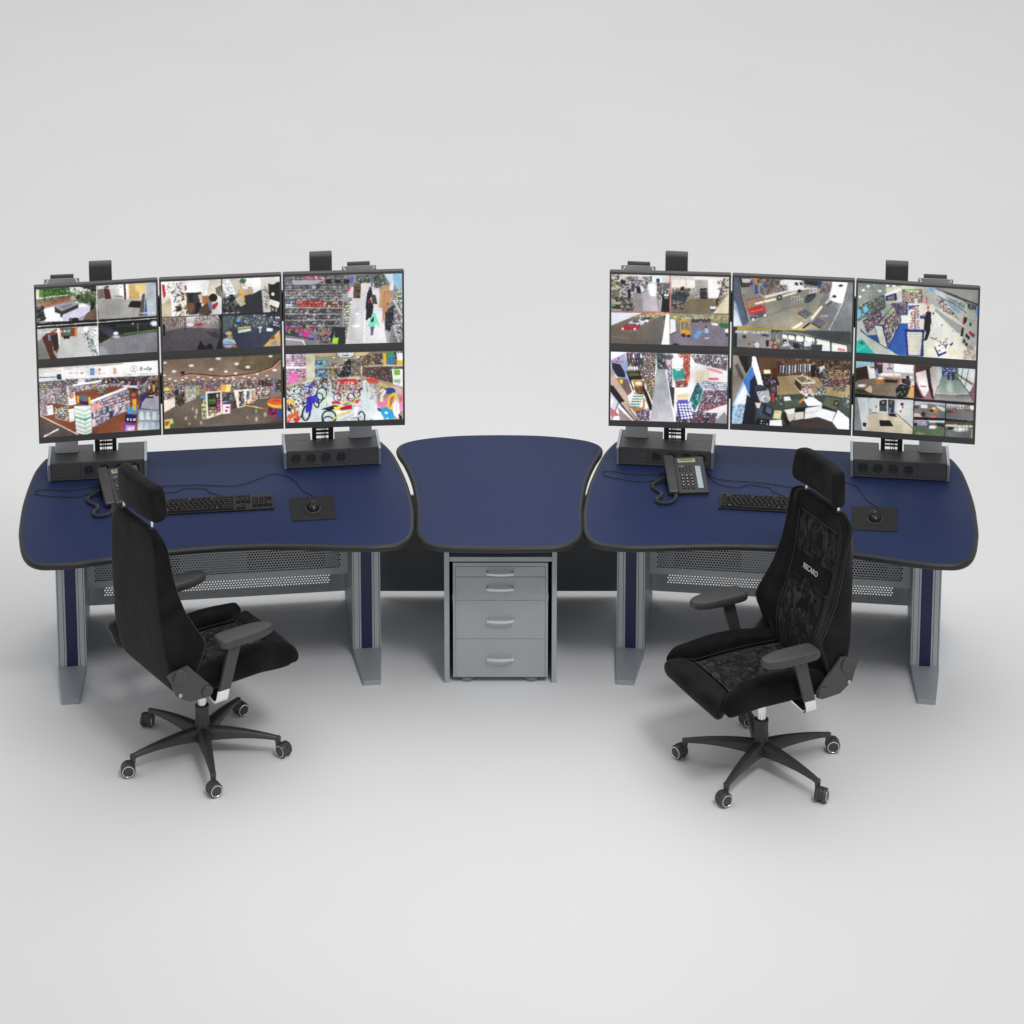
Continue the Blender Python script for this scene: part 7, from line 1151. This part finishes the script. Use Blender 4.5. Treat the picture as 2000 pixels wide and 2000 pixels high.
    cu = bpy.data.curves.new('logo', 'FONT'); cu.body = 'RECARO'; cu.size = .036; cu.align_x = 'CENTER'; cu.align_y = 'CENTER'; cu.extrude = .0006; cu.offset = .0004; cu.space_character = .93
    tmp = bpy.data.objects.new('tmp', cu); C.objects.link(tmp); dg = bpy.context.evaluated_depsgraph_get(); me = bpy.data.meshes.new_from_object(tmp.evaluated_get(dg)); bpy.data.objects.remove(tmp)
    w = max(v.co.x for v in me.vertices)-min(v.co.x for v in me.vertices); sc = .104/w
    S_ = Matrix.Translation((-.2185, 0, .816)) @ Matrix.Rotation(R(-14), 4, 'Y') @ Matrix(((0, 0, 1, 0), (1, 0, 0, 0), (0, 1, 0, 0), (0, 0, 0, 1))) @ Matrix.Diagonal((sc, sc*1.04, 1, 1))
    me.transform(S_); me.materials.clear(); me.materials.append(M['logo']); lo = bpy.data.objects.new('lettering', me); C.objects.link(lo); lo.parent = br
    for s in (-1, 1):
        pp = []
        for k in range(40):
            z = .46+(1.075-.46)*k/39; _, xr, r, xw, w, xi, ii = interp(z); pp.append((xw+.0005, s*(w+.0005), z))
        MB().tube(pp, .0011, 6).build('back_piping', M['thread'], br, smooth=True)
        pp = []
        for k in range(30):
            z = .47+(1.015-.47)*k/29; _, xr, r, xw, w, xi, ii = interp(z); pp.append((xi+.005, s*(ii+.001), z))
        MB().tube(pp, .0012, 6).build('back_piping', M['thread'], br, smooth=True)
    MB().tube([(-.2565, y, 1.022) for y in [-.135+.27*i/12 for i in range(13)]], .0014, 6).build('back_piping', M['thread'], br, smooth=True)
    # headrest
    m = MB(); rings = []
    for i in range(19):
        v = -1+2*i/18; y = .161*v; av = abs(v); e = 1 if av < .86 else math.sqrt(max(0, 1-((av-.86)/.14)**2))*.86+.14
        xo = -.264+.018*av**2.4; top = 1.290-.005*av**3; bot = 1.137+.003*av**4
        cz = (top+bot)/2; hh = (top-bot)/2*(.86+.14*e); th = .034*(.66+.34*e)
        pr = [(-1, .0), (-1, .60), (-.93, .88), (-.70, .985), (-.2, 1), (.3, .99), (.76, .93), (.95, .66), (1, 0), (.97, -.6), (.80, -.90), (.35, -.99), (-.2, -1), (-.72, -.985), (-.94, -.86), (-1, -.55)]
        rings.append([Vector((xo+px*th-.004*pz, y*(1-.055*pz), cz+pz*hh+(.012*px if px > 0 and pz < 0 else 0)+(.004*px if pz > 0 else 0))) for px, pz in pr])
    m.loft(rings); m.build('headrest', M['velvet'], t, smooth=True, sub=1)
    for s in (-1, 1):
        MB().cyl((-.268, s*.118, 1.125), (0, 0, 1), .0055, .10, 16).build('headrest_rod', M['chrome'], t, smooth=True)
        MB().cyl((-.270, s*.118, 1.108), (0, 0, 1), .011, .008, 18).build('rod_sleeve', M['dark'], t)
    # arm rests
    for s in (-1, 1):
        Y = s*.274
        shp = [(-.075, -.026), (-.066, -.040), (-.048, -.045), (.02, -.046), (.08, -.045), (.125, -.038), (.165, -.022), (.176, -.008), (.176, .010), (.165, .026), (.125, .040), (.08, .046), (.0, .047), (-.05, .045), (-.068, .038), (-.076, .024)]
        sm = catmull([(x, Y+y*s, 0) for x, y in shp], 3, True)
        if s < 0: sm = sm[::-1]
        poly = [(p.x, p.y) for p in sm]
        m = MB(); rings = []; cxm, cym = .05, Y
        for z, k in ((.609, .90), (.612, .96), (.618, .995), (.6185, 1.0), (.634, 1.0), (.641, .975), (.6445, .93), (.646, .84), (.6462, .4)):
            rings.append([Vector((cxm+(x-cxm)*k, cym+(y-cym)*(1-(1-k)*1.3), z)) for x, y in poly])
        m.loft(rings); m.build('arm_pad', M['armpad'], t, smooth=True)
        p = MB(); y0, y1 = Y-.009, Y+.009
        tp = [(-.024, .608), (.034, .608), (-.022, .420), (-.072, .420)]
        p.add([(x, y0, z) for x, z in tp]+[(x, y1, z) for x, z in tp], [(0, 1, 2, 3), (7, 6, 5, 4), (0, 4, 5, 1), (1, 5, 6, 2), (2, 6, 7, 3), (3, 7, 4, 0)])
        po = p.build('arm_post', M['plastic'], t, bevel=.003)
        MB().cyl((.000, Y+s*.0095, .588), (0, 1, 0), .007, .004, 16).build('post_button', M['dark'], po)
        pth = catmull([(-.049, Y, .420), (-.054, Y, .395), (-.057, Y-s*.004, .376), (-.058, Y-s*.022, .364), (-.055, Y-s*.06, .368), (-.045, Y-s*.11, .380), (-.04, Y-s*.16, .384)], 5)
        m = MB(); rings = []
        for i, q in enumerate(pth):
            d = (pth[min(i+1, len(pth)-1)]-pth[max(i-1, 0)]).normalized(); nn = d.cross(Vector((1, 0, 0))).normalized()*.006; hx = Vector((.0245, 0, 0))
            rings.append([q+hx+nn, q-hx+nn, q-hx-nn, q+hx-nn])
        m.loft(rings); m.build('arm_bracket', M['chrome'], t, bevel=.0022, seg=3)
        # recliner hinge
        Yh = s*.258; pts = [(-.276, .552), (-.200, .562), (-.186, .545), (-.105, .455), (-.090, .435), (-.094, .412), (-.118, .402), (-.20, .408), (-.256, .448), (-.272, .500), (-.292, .541)]
        hp = MB().add([(x, Yh-.006, z) for x, z in pts]+[(x, Yh+.006, z) for x, z in pts], [tuple(range(11)), tuple(range(11, 22))[::-1]]+[(i, 11+i, 11+(i+1) % 11, (i+1) % 11) for i in range(11)]).build('hinge_plate', M['plastic'], t, bevel=.0015)
        MB().lathe((-.236, Yh+s*.007, .524), (0, s, 0), [(.034, -.004), (.034, .004), (.032, .006), (.0, .0062)], 30).build('hinge_cover', M['plastic'], hp, smooth=False)
        MB().lathe((-.118, Yh+s*.007, .430), (0, s, 0), [(.024, -.004), (.024, .004), (.0225, .006), (.0, .0062)], 28).build('hinge_cover', M['plastic'], hp, smooth=False)
        MB().lathe((-.240, Yh+s*.007, .449), (0, s, 0), [(.0085, -.004), (.0085, .003), (.007, .0045), (.0, .0046)], 18).build('hinge_screw', M['cap'], hp)
    return t
ch = make_chair((-1.2165, -.997, 0), R(35.5), 'black high-back chair seen from behind, in front of the left desk')
copy_tree(ch, 'black high-back chair facing the viewer with camouflage seat and white lettering on its back', (1.0670, -1.110, 0), R(206.))

# ------------------------------------------------------------------ light
sc = bpy.context.scene
w = bpy.data.worlds.new('World'); sc.world = w; w.use_nodes = True
bg = w.node_tree.nodes['Background']; bg.inputs[0].default_value = (.995, .995, 1.0, 1); bg.inputs[1].default_value = .40
def area(name, loc, target, size, energy, col=(1, 1, 1), sy=None):
    l = bpy.data.lights.new(name, 'AREA'); l.energy = energy; l.size = size; l.color = col
    if sy: l.shape = 'RECTANGLE'; l.size_y = sy
    o = bpy.data.objects.new(name, l); C.objects.link(o); o.location = loc
    o.rotation_euler = (Vector(target)-Vector(loc)).to_track_quat('-Z', 'Y').to_euler(); return o
area('softbox_overhead', (-.8, 3.0, 12), (-.5, 2.0, 0), 15., 680)
area('added_backdrop_fill', (0.5, 18, 13), (.5, 14, 0), 15., 640)  # extra unseen area lamp, added to brighten the far floor evenly
area('softbox_key', (5.5, -6.5, 14), (.6, 1.0, .3), 6., 400)
sl = bpy.data.lights.new('added_fill_spot', 'SPOT'); sl.energy = 1400; sl.spot_size = R(31); sl.spot_blend = 1.; sl.shadow_soft_size = 1.1  # added spot without a visible source, lifts the floor around console and chairs
so = bpy.data.objects.new('added_fill_spot', sl); C.objects.link(so); so.location = (2.6, -7.5, 10.5)
so.rotation_euler = (Vector((-.1, -.55, 0))-so.location).to_track_quat('-Z', 'Y').to_euler()

# ------------------------------------------------------------------ camera
cam = bpy.data.cameras.new('camera'); co = bpy.data.objects.new('camera', cam); C.objects.link(co); sc.camera = co
co.location = (0, -10.93809, 5.66721); co.rotation_euler = (math.pi/2-.185022, 0, 0)
cam.sensor_width = 36; cam.lens = 5131.704/2000*36; cam.shift_x = (1000-973.884)/2000; cam.shift_y = (-304.813-1000)/2000
cam.clip_end = 400
sc.view_settings.view_transform = 'Standard'; sc.view_settings.look = 'None'; sc.view_settings.exposure = 0; sc.view_settings.gamma = 1
sc.render.engine = 'CYCLES'; sc.cycles.use_denoising = True
try: sc.cycles.denoiser = 'OPENIMAGEDENOISE'
except Exception: pass
sc.cycles.max_bounces = 6; sc.cycles.sample_clamp_indirect = 5
